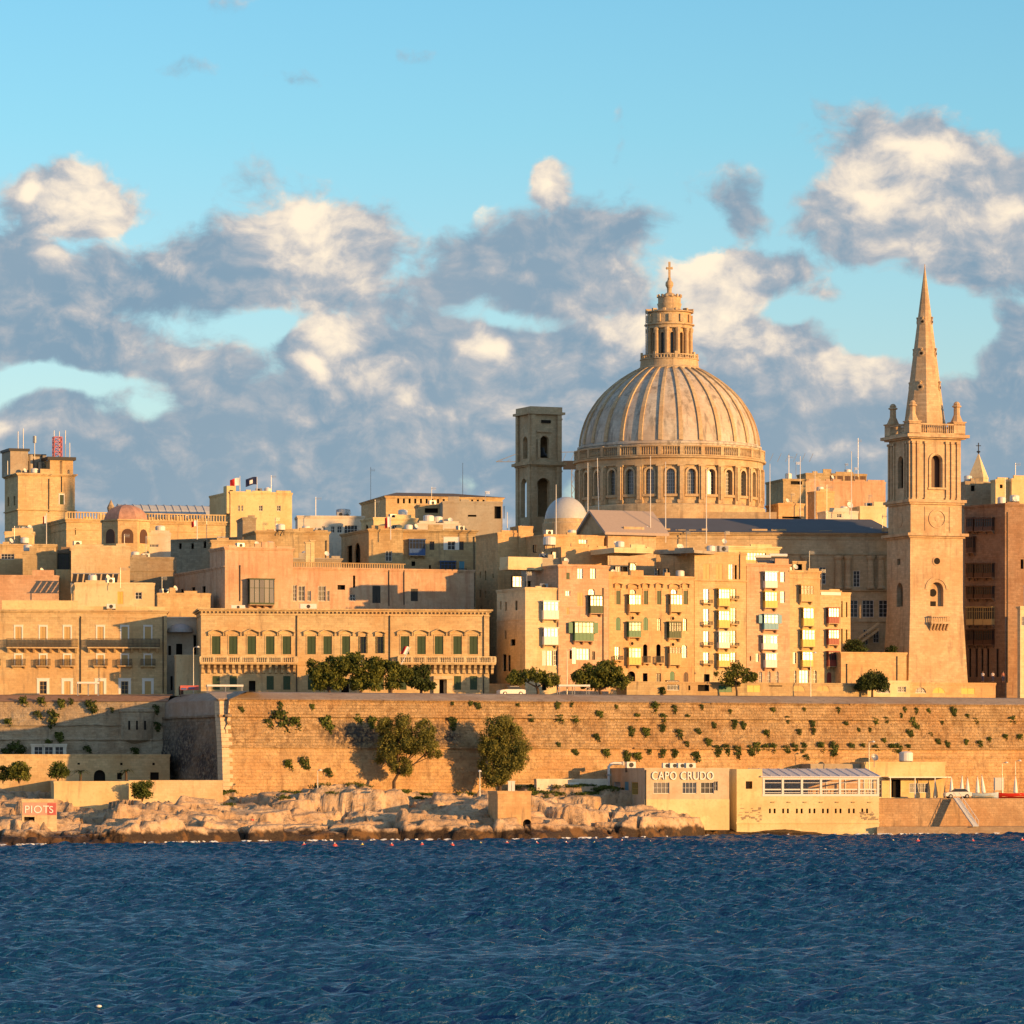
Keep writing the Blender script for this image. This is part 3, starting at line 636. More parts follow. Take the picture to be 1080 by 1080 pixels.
            for x in (a+.02,b-.2): mb.box(x,x+.18,-.3,0,zb-.42,zb-.003)
            for x in (s0-.16,s1): mb.box(x,x+.16,-.07,0,z0,z1+.2)
            o=mb.build('window_hood',F['mat'],T); place(o,F)
NB=0; AUTO=[]
def bld(name,label,cat,px0,px1,top,Y,rot,mat,wins=(),winsL=(),pxl=None,depth=12,base=GZ,cor=.25,cw=None,group=None,extra=None,par=0.0,courses=(),pipes=(),nopar=False):
    """one building: front face from column px0 to px1, roof line at row top, nearest left corner at distance Y, turned by rot degrees"""
    global NB; NB+=1; rnd=random.Random(NB)
    m=ST[mat]; rz=R(rot); p0=P(px0,top,Y); p0=Vector((p0.x,p0.y,base)); u=Vector((math.cos(rz),math.sin(rz),0))
    Wd=solve_w(p0,u,px1); H=CZ-(top-HY)/FPX*Y-base
    if pxl is not None:
        kl=(pxl-540)/FPX; D=(p0.x-kl*p0.y)/(math.sin(rz)+kl*math.cos(rz))
    else: D=depth
    T=empty(name,p0,rz,label,cat,group)
    Ff=dict(f=Face(p0,rz),side='F',mat=m,D=D); hf=[];hl=[]
    build_windows(T,Ff,wins,hf,rnd)
    mb=MB(); holes_face(mb,0,Wd,0,H,hf,lambda s,y,z:(s,y,z),m=0)
    fl_=Face(p0+Vector((-math.sin(rz),math.cos(rz),0))*D,rz-math.pi/2)
    Fl=dict(f=fl_,side='L',mat=m,D=D)
    if winsL: build_windows(T,Fl,winsL,hl,rnd)
    holes_face(mb,0,D,0,H,hl,lambda s,y,z:(y,D-s,z),m=0)
    mb.add([(Wd,0,0),(Wd,D,0),(Wd,D,H),(Wd,0,H)],[(0,1,2,3)]); mb.add([(0,D,0),(Wd,D,0),(Wd,D,H),(0,D,H)],[(0,3,2,1)])
    mb.build('wall',m,T,fix=False)
    mb=MB(); mb.add([(0,0,H-par),(Wd,0,H-par),(Wd,D,H-par),(0,D,H-par)],[(0,1,2,3)]); mb.build('roof',ST['greyrender'],T,fix=False)
    if cor:
        mb=MB(); c=cor; w_=.5
        for (a,b,c_,d_) in ((-c,Wd+c,-c,w_),(-c,w_,w_,D+c),(Wd-w_,Wd+c,w_,D+c),(w_,Wd-w_,D-w_,D+c)):
            mb.box(a,b,c_,d_,H-.02,H+.22)
            mb.box(a+(c*.5 if a<0 else 0),b-(c*.5 if b>Wd else 0),c_+(c*.5 if c_<0 else 0),d_-(c*.5 if d_>D else 0),H-.24,H-.021)
        mb.build('cornice',ST[cw] if cw else m,T)
    if cor and not nopar:
        mb=MB(); x=rnd.uniform(0,2)
        while x<Wd-1:
            w=rnd.uniform(.8,4); h=rnd.choice([.25,.4,.4,.6,.9]); 
            if rnd.random()<.62: mb.box(x,min(x+w,Wd-.2),.05,.4,H+.2,H+.22+h)
            x+=w+rnd.uniform(0,1.5)
        if mb.v: mb.box(.06,Wd-.21,.08,.38,H+.15,H+.28); mb.build('parapet',m,T)
        q=rnd.random(); sh=label.split(',')[0].split(' with ')[0].split(' of ')[0]; AUTO.append((T.name,Wd,D,H,sh,rnd.random()))
    for py,pr in courses:
        _,z=Ff['f'].loc((px0+px1)/2,py); mb=MB(); mb.box(-pr,Wd+pr,-pr,-.001,z-.09,z+.09); mb.box(-pr,-.001,-.001,D,z-.09,z+.09); mb.build('string_course',m,T)
    for px,y0,y1 in pipes:
        s,z1=Ff['f'].loc(px,y0); _,z0=Ff['f'].loc(px,y1); mb=MB(); mb.tube([(s,-.12,max(.05,z0)),(s,-.12,z1)],.075,6); 
        mb.box(s-.12,s+.12,-.12,-.001,z1-.2,z1-.1); mb.build('drain_pipe',M_['iron'],T)

    return T,Ff,Wd,H,D
# ------------------------------------------------------------------ front row, left: town house
ws=[]
XS=[19.5,45.5,71,106,131.5,156]
for x in XS:
    ws.append(W('s',x,661,674.5,6.6,c='tanpaint',sur='whitep',sw=.22))
    ws.append(W('s',x,691,702,6.4,c='tanpaint',sur='whitep',sw=.22,bal=.65))
for x in (-7,-34): ws+= [W('s',x,661,674.5,6.6,c='tanpaint',sur='whitep'),W('s',x,691,702,6.4,c='tanpaint',sur='whitep',bal=.65)]
for x,c in ((45.5,'d'),(71,'s'),(106,'s'),(131.5,'d'),(156,'s')): ws.append(W(c,x,718.5,732,7.6 if c=='d' else 6.6,c='tanpaint',sur='whitep',sw=.42))
T,F,Wd,H,D=bld('town_house','long peach town house with three floors of yellow shutters and two long iron balconies','house',-60,176,644,656.5,6,'honey',ws,depth=14,cor=.4,courses=((651,.08),(689,.06)),pipes=((85,650,731),(172,650,731)),nopar=True)
def longbal(T,F,a,b,yt,yb,n=9,railm='iron',d_=1.0):
    s0,z0=F['f'].loc(a,yb); s1,_=F['f'].loc(b,yb); _,z1=F['f'].loc(a,yt); mb=MB(); mb.box(s0,s1,-d_,0,z0-.2,z0)
    for i in range(n): x=s0+.3+(s1-s0-.6)*i/(n-1); mb.prism([(0,z0-.21),(0,z0-.95),(-d_*.3,z0-.8),(-d_*.85,z0-.21)],x-.16,x+.16,axis='x')
    o=mb.build('balcony_slab',F['mat'],T); mb=MB(); k=int((s1-s0)/.2)
    for i in range(k+1): x=s0+(s1-s0)*i/k; mb.box(x-.038,x+.038,-d_+.02,-d_+.06,z0,z1)
    for x in (s0,s1-.04):
        mb.box(x,x+.04,-d_+.07,0,z1-.05,z1)
        for i in range(1,6): mb.box(x+.005,x+.035,-d_+d_*i/6-.015,-d_+d_*i/6+.015,z0,z1-.05)
    mb.box(s0,s1,-d_-.01,-d_+.07,z1,z1+.06); mb.box(s0,s1,-d_,-d_+.065,z0+.1,z0+.15); mb.box(s0,s1,-d_+.01,-d_+.06,z0+.55,z0+.58); mb.build('railing',M_[railm],o)
longbal(T,F,7,82,674,682.5); longbal(T,F,92,168,674,682.5)
mb=MB(); s0,_=F['f'].loc(2,640); s1,_=F['f'].loc(82,640); mb.box(s0,s1,.8,1.1,H,H+1.7); s2,_=F['f'].loc(88,640); mb.box(s2,Wd-.3,.8,1.1,H,H+.8); mb.build('roof_parapet',ST['yellow'],T)
def on_roof(name,label,cat,px0,px1,top,Y,rot,mat,base_py,**k):
    return bld(name,label,cat,px0,px1,top,Y,rot,mat,base=CZ-(base_py-HY)/FPX*Y,**k)
on_roof('roof_house','low cream rooftop room with a small double window on the peach town house','rooftop room',79,163,616,662,6,'cream',645,depth=6,cor=.12,wins=[W('d',146,624.5,632,7),W('s',127,624,637,6,c='yellowp')])
# recess between the town house and the palace
T,F,Wd,H,D=bld('recessed_house','grey shaded house with a domed bay squeezed between town house and palace','house',176,213,652,664,8,'white',[W('n',179,681,691,3),W('n',189,679,691,6.5),W('n',205.5,670,691,3),W('n',181,713,728,2.2),W('n',200,711,717,3)],depth=10,cor=.3,courses=((668,.3),),nopar=True)
mb=MB(); s,z=F['f'].loc(190,667)
prof=[(2.1,z),(2.0,z+.5),(1.5,z+1.0),(.8,z+1.3),(.02,z+1.4)]; mb.lathe(prof,16,(s,-.2)); mb.build('bay_dome',M_['lead'],T,smooth=True)
bld('yard_wall','pale garden wall with balustrade, in sun left of the palace','wall',186,212,692,655,8,'cream',[W('D',191,724,733,5,c='brown')],depth=5,cor=.12,nopar=True)
# palace
def hood_ws(xs,y0,y1,tri,w=9): return [W('s',x,y0,y1,w,c='dkgreen',hood='t' if x in tri else 'c') for x in xs]
ws=hood_ws((228,246,265.5,285,302.5,328.5,345.5,427,444.5,463,482.5,499.5),671,690,(265.5,463))
ws+=[W('s',365,671,690,8.5,c='dkgreen',hood='c'),W('k',383,671.5,689,6,c='dkgreen',hood='c'),W('k',401,671.5,689,6,c='dkgreen',hood='c')]
for x in (228,246,285,302.5,328.5,345,384,401,425,445,482.5,499.5): ws.append(W('s',x,713,727.5,7.6,c='dkgreen'))
ws+=[W('n',266,718,733,7),W('n',364,716,733,8),W('n',464,717,733,8)]
T,F,Wd,H,D=bld('palace','long honey palace with green shutters, hooded windows and balustraded balconies','palace',212,516,643,650,7,'honey',ws,depth=16,cor=.55,courses=((649,.12),(701,.1)),pipes=((313,649,732),(411,649,732),(510,649,732)),nopar=True)
# dentils under cornice
mb=MB(); x=0
while x<Wd: mb.box(x,x+.22,-.32,0,H-.5,H-.25); x+=.62
mb.build('dentils',F['mat'],T)
def balus(T,F,a,b,yt,yb,nc,d_=1.25,mat='pale'):
    s0,z0=F['f'].loc(a,yb,d_); s1,_=F['f'].loc(b,yb,d_); _,z1=F['f'].loc(a,yt,d_); mb=MB(); mb.box(s0,s1,-d_,0,z0-.3,z0-.02); mb.box(s0-.06,s1+.06,-d_-.06,0,z0-.12,z0-.02)
    for i in range(nc):
        x=s0+.45+(s1-s0-.9)*i/(nc-1); mb.prism([(0,z0-.31),(0,z0-1.75),(-.3,z0-1.6),(-.38,z0-1.1),(-.75,z0-.8),(-.85,z0-.55),(-d_*.9,z0-.31)],x-.2,x+.2,axis='x')
    o=mb.build('balcony_slab',F['mat'],T); mb=MB(); n=int((s1-s0)/.3)
    mb.box(s0,s1,-d_,-d_+.22,z0-.019,z0+.08); mb.box(s0,s1,-d_-.04,-d_+.26,z1-.12,z1)
    for i in range(n+1):
        x=s0+.09+(s1-s0-.18)*i/n; big=(i%7==0) or i==n; r=.17 if big else .075
        if big: mb.box(x-r,x+r,-d_-.02,-d_+.24,z0+.081,z1-.121)
        else: mb.lathe([(r*.7,z0+.08),(r*1.15,z0+.3),(r*.6,z0+.62),(r,z1-.12)],6,(x,-d_+.11))
    for x in (s0,s1-.2):
        mb.box(x,x+.2,-d_+.26,0,z1-.12,z1)
        for i in range(1,4): y=-d_+d_*i/4+.1; mb.lathe([(.06,z0),(.09,z0+.3),(.05,z0+.62),(.075,z1-.12)],6,(x+.1,y))
    mb.build('balustrade',ST[mat],o)
balus(T,F,211,314,692,698.5,16); balus(T,F,420,523,692,698.8,17); 
s0,z0=F['f'].loc(457,717); s1,_=F['f'].loc(477,717); mb=MB(); mb.box(s0,s1,-.7,0,z0+.1,z0+.6); mb.box(s0,s0+.9,-.5,0,0,z0+.1); mb.box(s1-.9,s1,-.5,0,0,z0+.1); mb.build('porch',ST['pale'],T)
# houses behind the palace ---------------------------------------------------
T,F,Wd,H,D=bld('pink_house','tall pink plastered house with a green glazed bay, rising behind the palace','house',237,500,598,676,20,'pink',
 [W('s',397,618,636,8.5,c='iron'),W('s',437,621,634,7.5,c='iron'),W('d',311,617,634,4,c='whitep'),W('d',318,618,634,7,c='whitep'),W('d',326,623,634,4),W('d',339.5,618,634,8,c='whitep'),W('d',346,623,634,3),W('n',360,617,622,8),W('d',372,627,634,6,c='whitep'),W('n',373.5,607,620,2.4)],
 winsL=[W('n',204,619,628,3.4),W('n',215,618,628,3.6),W('n',227,618,628,4),W('n',192,621,628,3)],pxl=184,cor=.2,pipes=((253,595,633),(410,600,639),(426,600,638)),nopar=True)
s0,z0=F['f'].loc(260,636); s1,z1=F['f'].loc(287,612); build_windows(T,F,[W('o',273.5,611,638,26,c='dkgreen',gl='b',n=5,dp=1.6,sill=.06)],[],random.Random(3))
mb=MB(); k=int(190/4)
for i in range(48):
    x,z=F['f'].loc(308+i*2.5,598); mb.box(x-.1,x+.1,.1,.3,H+.22,H+.9)
x0,_=F['f'].loc(306,598); x1,_=F['f'].loc(428,598); mb.box(x0,x1,.05,.35,H+.9,H+1.05); mb.build('roof_balustrade',ST['tan'],T)
bld('pink_house_wing','taller end wing of the pink house with plain sunlit wall and black drain','house wing',237.3,309,578,675.7,20,'pink',depth=9,cor=.25,pipes=((253,596,634),))
def chimney(px0,px1,top,bot,Y,label,pot=False):
    p=P((px0+px1)/2,bot,Y); w=(px1-px0)/FPX*Y; h=(bot-top)/FPX*Y; t=empty('chimney',p,R(10),label,'chimney'); mb=MB(); mb.box(-w/2,w/2,-w/2,w/2,-2,h); mb.box(-w/2-.15,w/2+.15,-w/2-.15,w/2+.15,h,h+.2); mb.build('stack',ST['pale'],t)
    mb=MB(); mb.box(-w/2+.2,w/2-.2,-w/2+.2,w/2-.2,h+.2,h+.25); mb.build('flue',M_['dark'],t); return t
chimney(322,327,573,600,692,'tall pale twin-cowled chimney block on the pink house roof')
chimney(327.5,331.5,571,600,693,'dark brick flue beside the pale chimney block on the pink house roof')
bld('tan_house','plain tan block house behind the pink house with one tiny window','house',270,347,561,708,14,'tan',[W('n',289.5,581,586,2.6)],depth=12,cor=.3,cw='tan',pipes=((344,570,605),))
bld('roof_terrace','low cream walled roof terrace left of the tan block house','rooftop terrace',223,270,571,702,6,'honey',depth=7,cor=.2,winsL=(),courses=((578,.2),))
bld('tent_roof_house','low grey hip-roofed rooftop house behind the chimney blocks','rooftop room',308,360,590,698,6,'greyrender',depth=6,cor=.3)
# long grey building in shade with stepped roofs, left middle
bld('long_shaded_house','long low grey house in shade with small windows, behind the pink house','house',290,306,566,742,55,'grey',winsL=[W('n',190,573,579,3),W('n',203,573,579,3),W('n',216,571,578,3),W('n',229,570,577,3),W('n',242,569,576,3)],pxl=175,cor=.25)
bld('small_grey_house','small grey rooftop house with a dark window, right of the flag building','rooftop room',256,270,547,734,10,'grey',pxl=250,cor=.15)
# grey/beige building with coloured enclosed balconies
ws=[W('o',439.5,569,586,17,c='blue',gl='d',n=5,lab='royal blue enclosed balcony'),W('d',455.5,571,580,5,c='brown'),W('d',476,571,580,8,c='whitep',sur='whitep',sw=.7),W('d',486.5,571,580,5,c='brown'),
 W('o',472,592,609,16,c='blue',gl='d',n=4,lab='blue enclosed balcony on the middle floor'),W('s',487,592,606,5.5,c='cyan',bal=.3),W('o',472,612,628,16,c='green',gl='d',n=4,lab='green and blue enclosed balcony'),W('d',487,614,625,5,bal=.4),
 W('n',453.5,596,634,2.2),W('d',473,632,640,5,c='whitep'),W('n',487,632,641,6),W('n',436,592,597,4),W('n',409,580,592,7)]
T,F,Wd,H,D=bld('balcony_house','beige house with stacked blue and green enclosed balconies behind the palace roof','house',424,502,560,716,8,'tan',ws,depth=14,cor=.45,pipes=((500,566,640),))
bld('beige_side_house','beige house with arched side stair left of the blue balconies','house',389,425,559,713,18,'tan',[W('d',410,581,592,7,c='whitep')],winsL=[W('n',377,572,595,6,arch=1),W('n',369,575,597,5)],pxl=360,cor=.3)
bld('white_terrace_house','low white rooftop terrace room below the green enclosed balcony','rooftop room',434,478,633,690,7,'white',depth=8,cor=.1,base=30)
# roofs further back, left of centre
bld('white_roof_house','flat white rooftop house with a ribbon of windows','house',314,384,545,760,6,'white',[W('d',351,555,562,4),W('d',358,555,562,5),W('d',370,554,563,14),W('d',341,555,562,3)],depth=8,cor=.2)
bld('cream_roof_house','bright cream crenellated house left of the long hall roof','house',394,440,547,748,18,'yellow',[W('d',405,556,563,4),W('d',416,554,563,5),W('d',430,554,563,5)],pxl=381,winsL=[W('n',387,553,563,3,arch=1)],cor=.2)
bld('white_wedge_house','blank white gable-ended house under the hall, in shade','house',440,485,553,740,6,'white',depth=9,cor=.12)
bld('pale_blank_house','long pale grey blank wall house with a square black doorway','house',467,530,530,772,6,'greyrender',[W('n',532,534,546,.1),W('n',525,534,547,7),W('n',498,543,545,9)],depth=12,cor=.1)
T,F,Wd,H,D=bld('hall','large hall with long low brown hipped roof on the skyline left of the bell tower','hall',407,530,524,792,14,'honey',[W('n',x,525,531,2.2,arch=1) for x in range(420,512,6)],pxl=381,cor=.35,nopar=True)
mb=MB(); a=-.5;b=Wd+.5; h=H+.2; mb.add([(a,-.5,h),(b,-.5,h),(b,D+.5,h),(a,D+.5,h),(4.5,D*.5,h+1.4),(Wd-7,D*.5,h+1.4)],[(0,1,5,4),(1,2,5),(2,3,4,5),(3,0,4)]); mb.build('hipped_roof',M_['tile'],T)
bld('skylight_house','small cream rooftop block with arched dark roof in front of the hall','rooftop room',441,468,533,778,6,'honey',[W('n',455,536,541,14,arch=0)],depth=7,cor=.2)
# alley and corner block -----------------------------------------------------
bld('alley_house','tall narrow house side facing the shaded alley right of the palace','house',525,562,563,694,20,'warm',[],winsL=[W('n',506.5,603,610,1.4),W('n',512,602,612,1.6),W('n',506.5,622,630,1.5),W('n',512,623,631,1.5),W('n',520,605,610,1.4),W('n',519,640,648,1.4),W('n',507,640,646,1.4)],pxl=502,cor=.1)
bld('stair_tower','square stair head on top of the alley house','stair tower',547,562,556,695,20,'warm',depth=4,cor=.08)
ws=[W('o',579,634,653,16,c='whitep',gl='b',n=4,sill=.45),W('o',579,662,680,15,c='whitep',gl='b',n=4,sill=.45),W('b',580,686,702,6,c='whitep'),W('s',574,686,702,4,c='whitep'),W('d',586,686,702,4,c='steel'),W('n',574,716,728,5)]
bld('corner_house','corner house with shaded alley side and white enclosed balconies in sun','house',554,589,621,660,24,'pale',ws,winsL=[W('n',528,634,643,1.6),W('n',533.5,635,644,1.8),W('n',544.5,633.5,643.5,2.4),W('n',533,665,674,2),W('n',541,674,681,5),W('n',532,690,708,4),W('n',537,691,708,3)],pxl=524,cor=.15,courses=((653,.06),))
bld('penthouse','pale grey set-back penthouse with a glowing window on the corner house','rooftop room',536,572,599,665,24,'cream',[W('b',546.5,608,619,11),W('n',559,613,619,4.5)],pxl=527,cor=.1,base=44)
bld('rear_block','grey-sided tan rooftop block behind the corner house','house',571,592,590,678,24,'greyrender',[W('b',585,582,590,4),],depth=8,cor=.12)
bld('upper_block','wide tan upper house with a bright double window, under the church gable','house',574,637,565,688,22,'warm',[W('b',615,569,575.5,9),W('s',583.5,581,590,4,c='green'),W('n',565.5,575,582,2.5)],depth=10,cor=.12)
bld('lower_upper_block','tan rooftop room stepping down from the upper house','rooftop room',592,641,578,679,22,'warm',[],depth=8,cor=.08)
GC='tall lit houses of the waterfront row'
ws=[W('s',599,604,611,3.5,c='dkgreen'),W('b',612,599.5,610.5,6),W('b',625.5,599.5,610.5,6),W('b',599,623,628.5,5),W('s',612,625,639,6,c='tanpaint'),W('b',624,621,628,7,arch=1),W('o',627,628,647,13,c='dkgreen',gl='b',n=4),
 W('o',614,656,676,20,c='green',gl='b',n=5,wing=.9,lab='wide green enclosed balcony with open side shutters'),W('b',615,684,696,14,c='whitep'),W('s',605.5,683,700,4,c='steel'),W('s',599,641,648,3,c='tanpaint'),W('n',602,686,695,2.5),W('d',626,687,696,3,c='brown')]
bld('row_house','orange row house with the wide green enclosed balcony and a drain pipe','house',589,642,597,662,24,'rose',ws,depth=12,cor=.2,group=GC,courses=((640,.05),(705,.06)),pipes=((636,620,700),))
ws=[]
for x,k in ((652,'k'),(681,'k'),(695,'k'),(723,'k')): ws.append(W('s',x,623,637.5,4.6,c='dkgreen',hood='c',hz=.9))
for x in (667.5,711): ws+= [W('b',x,621.5,626.5,6.5,arch=1,hood='c',hz=.5),W('o',x+.3,627,645,12.5,c='tanpaint',gl='b',n=4)]
for x in (652,681): ws.append(W('s',x,651,665,5,c='green',arch=1))
for x in (695,722.5): ws.append(W('b',x,652,665.5,4,c='tanpaint',arch=1))
ws+=[W('o',667.5,656,672,13,c='green',gl='b',n=4,lab='bright green enclosed balcony'),W('o',710,656,673,13,c='dkgreen',gl='d',n=5,lab='dark green enclosed balcony'),W('r',667,649.5,654,4.5),W('r',709.5,650,654.5,4.5),W('r',666.5,676.5,681,4.5),W('r',709.5,677.5,682,4.5)]
ws+=[W('b',651,682,696,5,bal=.3,bh=.6),W('o',667.5,683,701,13,c='yellowp',gl='b',n=4),W('n',680.5,679.5,699,4.6,arch=1,bal=.25),W('n',694.5,679.5,699,4.6,arch=1,bal=.25),W('o',710,682,701,12,c='tanpaint',gl='d',n=4,sill=.6),W('b',722,680,694,5.5,arch=1)]
ws+=[W('n',680.5,710,720,5,c='brown'),W('d',694.5,710,720,5,c='brown'),W('D',709,708,720,5,c='green',arch=1),W('D',723.5,709,720,5,c='brown',arch=1),W('n',666,708,719,8,arch=1),W('n',653,712,719,4)]
bld('row_house','wide orange row house with two columns of enclosed balconies under arched windows','house',642,732,608,668,24,'warm',ws,depth=13,cor=.22,group=GC,courses=((703,.08),),pipes=((641.5,612,700),))
bld('attic_house','white attic storey with an arched bright window on the wide row house','rooftop room',648,689,579,672,24,'cream',[W('b',652,597.5,608,5.5),W('b',668,594,608,7,arch=1),W('n',660,598,607,6.5)],depth=9,cor=.08,base=45)
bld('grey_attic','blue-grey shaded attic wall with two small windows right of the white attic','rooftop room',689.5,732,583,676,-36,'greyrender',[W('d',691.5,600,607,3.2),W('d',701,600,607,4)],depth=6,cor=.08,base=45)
ws=[]
for (a,b) in ((621,636),(642,659),(665.5,680.5),(688,700)): ws.append(W('b',745,a,b,6,c='whitep',bal=.3,bh=.5))
for i,(a,b) in enumerate(((621,639),(644,662),(666,683.5),(689,703))): ws.append(W('o',761.5,a,b,11.5,c='whitep' if i==2 else 'yellowp',gl='b',n=4,sill=.3 if i==2 else .42))
for (a,b) in ((621,631.5),(641,658),(665,681),(688,699)): ws.append(W('b',773.5,a,b,6,c='yellowp',bal=.2,bh=.4))
ws+=[W('s',745,595,611,7,c='tanpaint'),W('s',758.5,595,611,7,c='tanpaint'),W('b',771,595,611,5),W('n',776,596,611,2.2),W('n',745.5,711,719,6)]
bld('row_house','orange row house with three bright window columns and white enclosed balconies','house',732.5,787,583,675,25,'honey',ws,depth=12,cor=.15,group=GC,courses=((612.5,.25),),pipes=((780,582,611),))
bld('roof_pavilion','long white flat canopy pavilion on the roofs above the row houses','rooftop room',760,822,577,688,22,'yellow',[W('b',795,583,591,26,c='yellowp')],depth=5,cor=.35,cw='cream')
ws=[W('o',811,603,620,13,c='whitep',gl='b',n=4),W('o',811,624,641,13,c='yellowp',gl='b',n=4),W('o',811,648,664,15,c='cyan',gl='b',n=4,wing=.8,lab='sky blue enclosed balcony with side shutters'),W('o',810,670,685,15,c='whitep',gl='b',n=4),W('o',811,689,704,12,c='whitep',gl='b',n=4,sill=.5)]
ws+=[W('b',825.5,603,614,4.6),W('b',825.5,623.5,636,4.6),W('n',791.5,692,697,1.4),W('b',799,689,698,3)]+[W('d',x,708,721,3.4,arch=1,c='whitep') for x in (802,811,819.5)]
bld('row_house','orange row house with the sky blue enclosed balcony in its middle','house',787.5,833,595.5,679.5,25,'rose',ws,depth=12,cor=.25,group=GC,courses=((705,.07),))
ws=[W('o',849,617,634,13,c='tanpaint',gl='d',n=4),W('o',850.5,641,660,11,c='yellowp',gl='b',n=3),W('o',850.5,664,682,13,c='yellowp',gl='b',n=4),W('o',849.5,687,703,11,c='yellowp',gl='b',n=3)]+[W('b',848,707,721,10,c='whitep'),W('d',838.5,707,721,3,arch=1,c='steel'),W('d',859.5,707,721,4,arch=1,c='steel'),W('b',838,688,700,3,c='steel')]
bld('row_house','narrow tan row house with four yellow enclosed balconies one above another','house',833,865,603,683,25,'honey',ws,depth=12,cor=.25,group=GC,courses=((610,.1),))
ws=[W('o',877,641,657.5,11,c='red',gl='b',n=4),W('o',877,664,680,11,c='red',gl='b',n=4),W('o',877,687,703,11,c='red',gl='d',n=4),W('D',874.5,709,721,5,c='red',arch=1),W('b',882.5,710,717,4)]
T,F,Wd,H,D=bld('row_house','narrow end row house with three dark red enclosed balconies','house',865,887,624,685.5,25,'honey',ws,depth=12,cor=.12,group=GC,courses=((636,.06),))
mb=MB(); mb.box(.1,Wd-.1,-.12,-.01,H-.55,H-.04); mb.build('white_band',M_['whitep'],T)
bld('rear_annexe','slim annexe with small windows behind the red-balconied house','house',884,897,626,691,25,'honey',[W('n',888,634,651,1.5),W('n',893,635,651,1.5),W('n',888,663,678,1.5),W('n',893,664,676,1.5)],depth=9,cor=.1)
bld('roof_shed','low brown rooftop shed right of the solar panels','rooftop room',836,850,593,688,25,'tan',[W('n',842,595,602,8)],depth=4,cor=.1)
# low arcaded street wall in front of the row
ws=[W('D',x,722,729,14,c='tanpaint',arch=1) for x in (868,899)]+[W('D',765,723,730,14,c='green'),W('D',795,722,730,14,c='yellowp'),W('n',742,722,729,12),W('n',727,723,728,2),W('d',710,718,728,13,c='whitep'),W('n',818,721,724,14),W('D',842,722,729,14,c='tanpaint',arch=1)]
bld('vaulted_street_wall','low stone street wall with arched store doors below the row houses','wall',661,915,720,653,22,'tan',ws,depth=4,cor=.12,nopar=True)
bld('store_front','low pale bright store front at the foot of the spired church tower','kiosk',915,960,719,671,18,'cream',[W('b',932,724,731,14,arch=1),W('d',951,724,730,9)],depth=4,cor=.1,nopar=True)
bld('low_street_wall','low orange street wall with yellow doors right of the store front','wall',960,1050,721,677,18,'warm',[W('b',971,725,731,12,arch=1),W('D',990,725,731,14,c='yellowp',arch=1),W('D',1021,726,732,14,c='yellowp')],depth=4,cor=.12,nopar=True)
bld('garden_wall','plain bright orange garden wall left of the spired church tower','wall',887,956,689,684,18,'warm',[],depth=10,cor=.15,pipes=((893,700,722),(946,692,722)),nopar=True)
bld('pinkish_base_wall','pale rough base wall on the street corner under the palace side alley','wall',470,560,722,660,24,'tan',[],depth=4,cor=.05,nopar=True)
# upper left roofs ----------------------------------------------------------
bld('cream_blank_house','tall cream blank-walled house with a washing rack, behind the town house','house',75,137,577,686,6,'pale',[],depth=9,cor=.1)
bld('yellow_low_house','low yellow house with dark glazed porch left of the cream blank wall','house',59,76,602,690,6,'yellow',[],depth=8,cor=.05)
bld('glazed_porch','dark glazed green-posted porch left of the cream blank house','porch',60,75,582,693,6,'dark',[W('d',67,584,601,12,c='dkgreen')],depth=4,cor=.1)
bld('tan_blank_house','plain tan rubble house near the left edge, lit from the right','house',24,60,583,690,6,'tan',[],depth=8,cor=.1)
bld('stepped_house','wide low brown stone house stepping down at the left edge','house',-30,62,608,684,6,'rose',[],depth=8,cor=.1)
bld('left_edge_house','grey and cream flat house at the far left edge with a long parapet','house',-40,59,575,700,6,'honey',[W('d',8,584,590,14)],depth=10,cor=.25)
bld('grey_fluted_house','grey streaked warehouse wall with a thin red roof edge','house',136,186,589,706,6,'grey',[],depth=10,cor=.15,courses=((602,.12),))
bld('low_roof_house','low cream rooftop wall in front of the shaded pink side','rooftop room',166,222,627,676,8,'honey',[],depth=5,cor=.1,base=30)
bld('pale_rooftop_room','small pale rooftop room by the bare white flagpole, far left','rooftop room',5,36,562,705,6,'cream',[],depth=6,cor=.15)
bld('water_tank_room','small yellow tank room left of the red dome','rooftop room',22,34,565,703,6,'yellow',[],depth=3,cor=.08)
bld('pale_stack_house','cluster house of pale blocks right of the red dome','house',150,180,563,730,6,'white',[W('d',160,574,577,14)],depth=8,cor=.1)
# right side -----------------------------------------------------------------
ws=[]
wl=[]
for (a,b,n) in ((546,560,3),(566,583,1),(594,609,3),(618,631,3),(640,659,3),(664,680,3)):
    for i in range(n):
        x=1024.5+ (9.5*i if n==3 else 0)+ (0); wl.append(W('o',x+1,a,b,9.0 if i else 7,c='brown' if b<632 or b>660 else 'tanpaint',gl='d',n=4,dp=.7,sill=.3))
for x in (1023,1030,1036,1042,1052): wl.append(W('n',x,684,714,2.2))
bld('dark_gallery_block','tall reddish block with dark timber galleries on its shaded side, right edge','apartment block',1060,1140,532,704,38,'redstone',[W('n',1078,590,600,3)],winsL=wl,pxl=1017,cor=.3,courses=((563,.06),(588,.06),(612,.06),(637,.06)),pipes=((1062,540,720),))
bld('edge_house','narrow pale balconied house at the very right edge in front of the gallery block','house',1076,1120,641,692,38,'pale',[W('d',1079,650,660,3)],pxl=1073,cor=.2)
bld('yellow_roof_block','small yellow rooftop box on the gallery block','rooftop room',1050,1066,507,745,20,'yellow',[W('n',1056,511,515,3)],pxl=1045,cor=.1)
bld('olive_roof_block','olive rooftop box at the right edge above the gallery block','rooftop room',1067,1085,506,745,20,'yellow',[],depth=5,cor=.1)
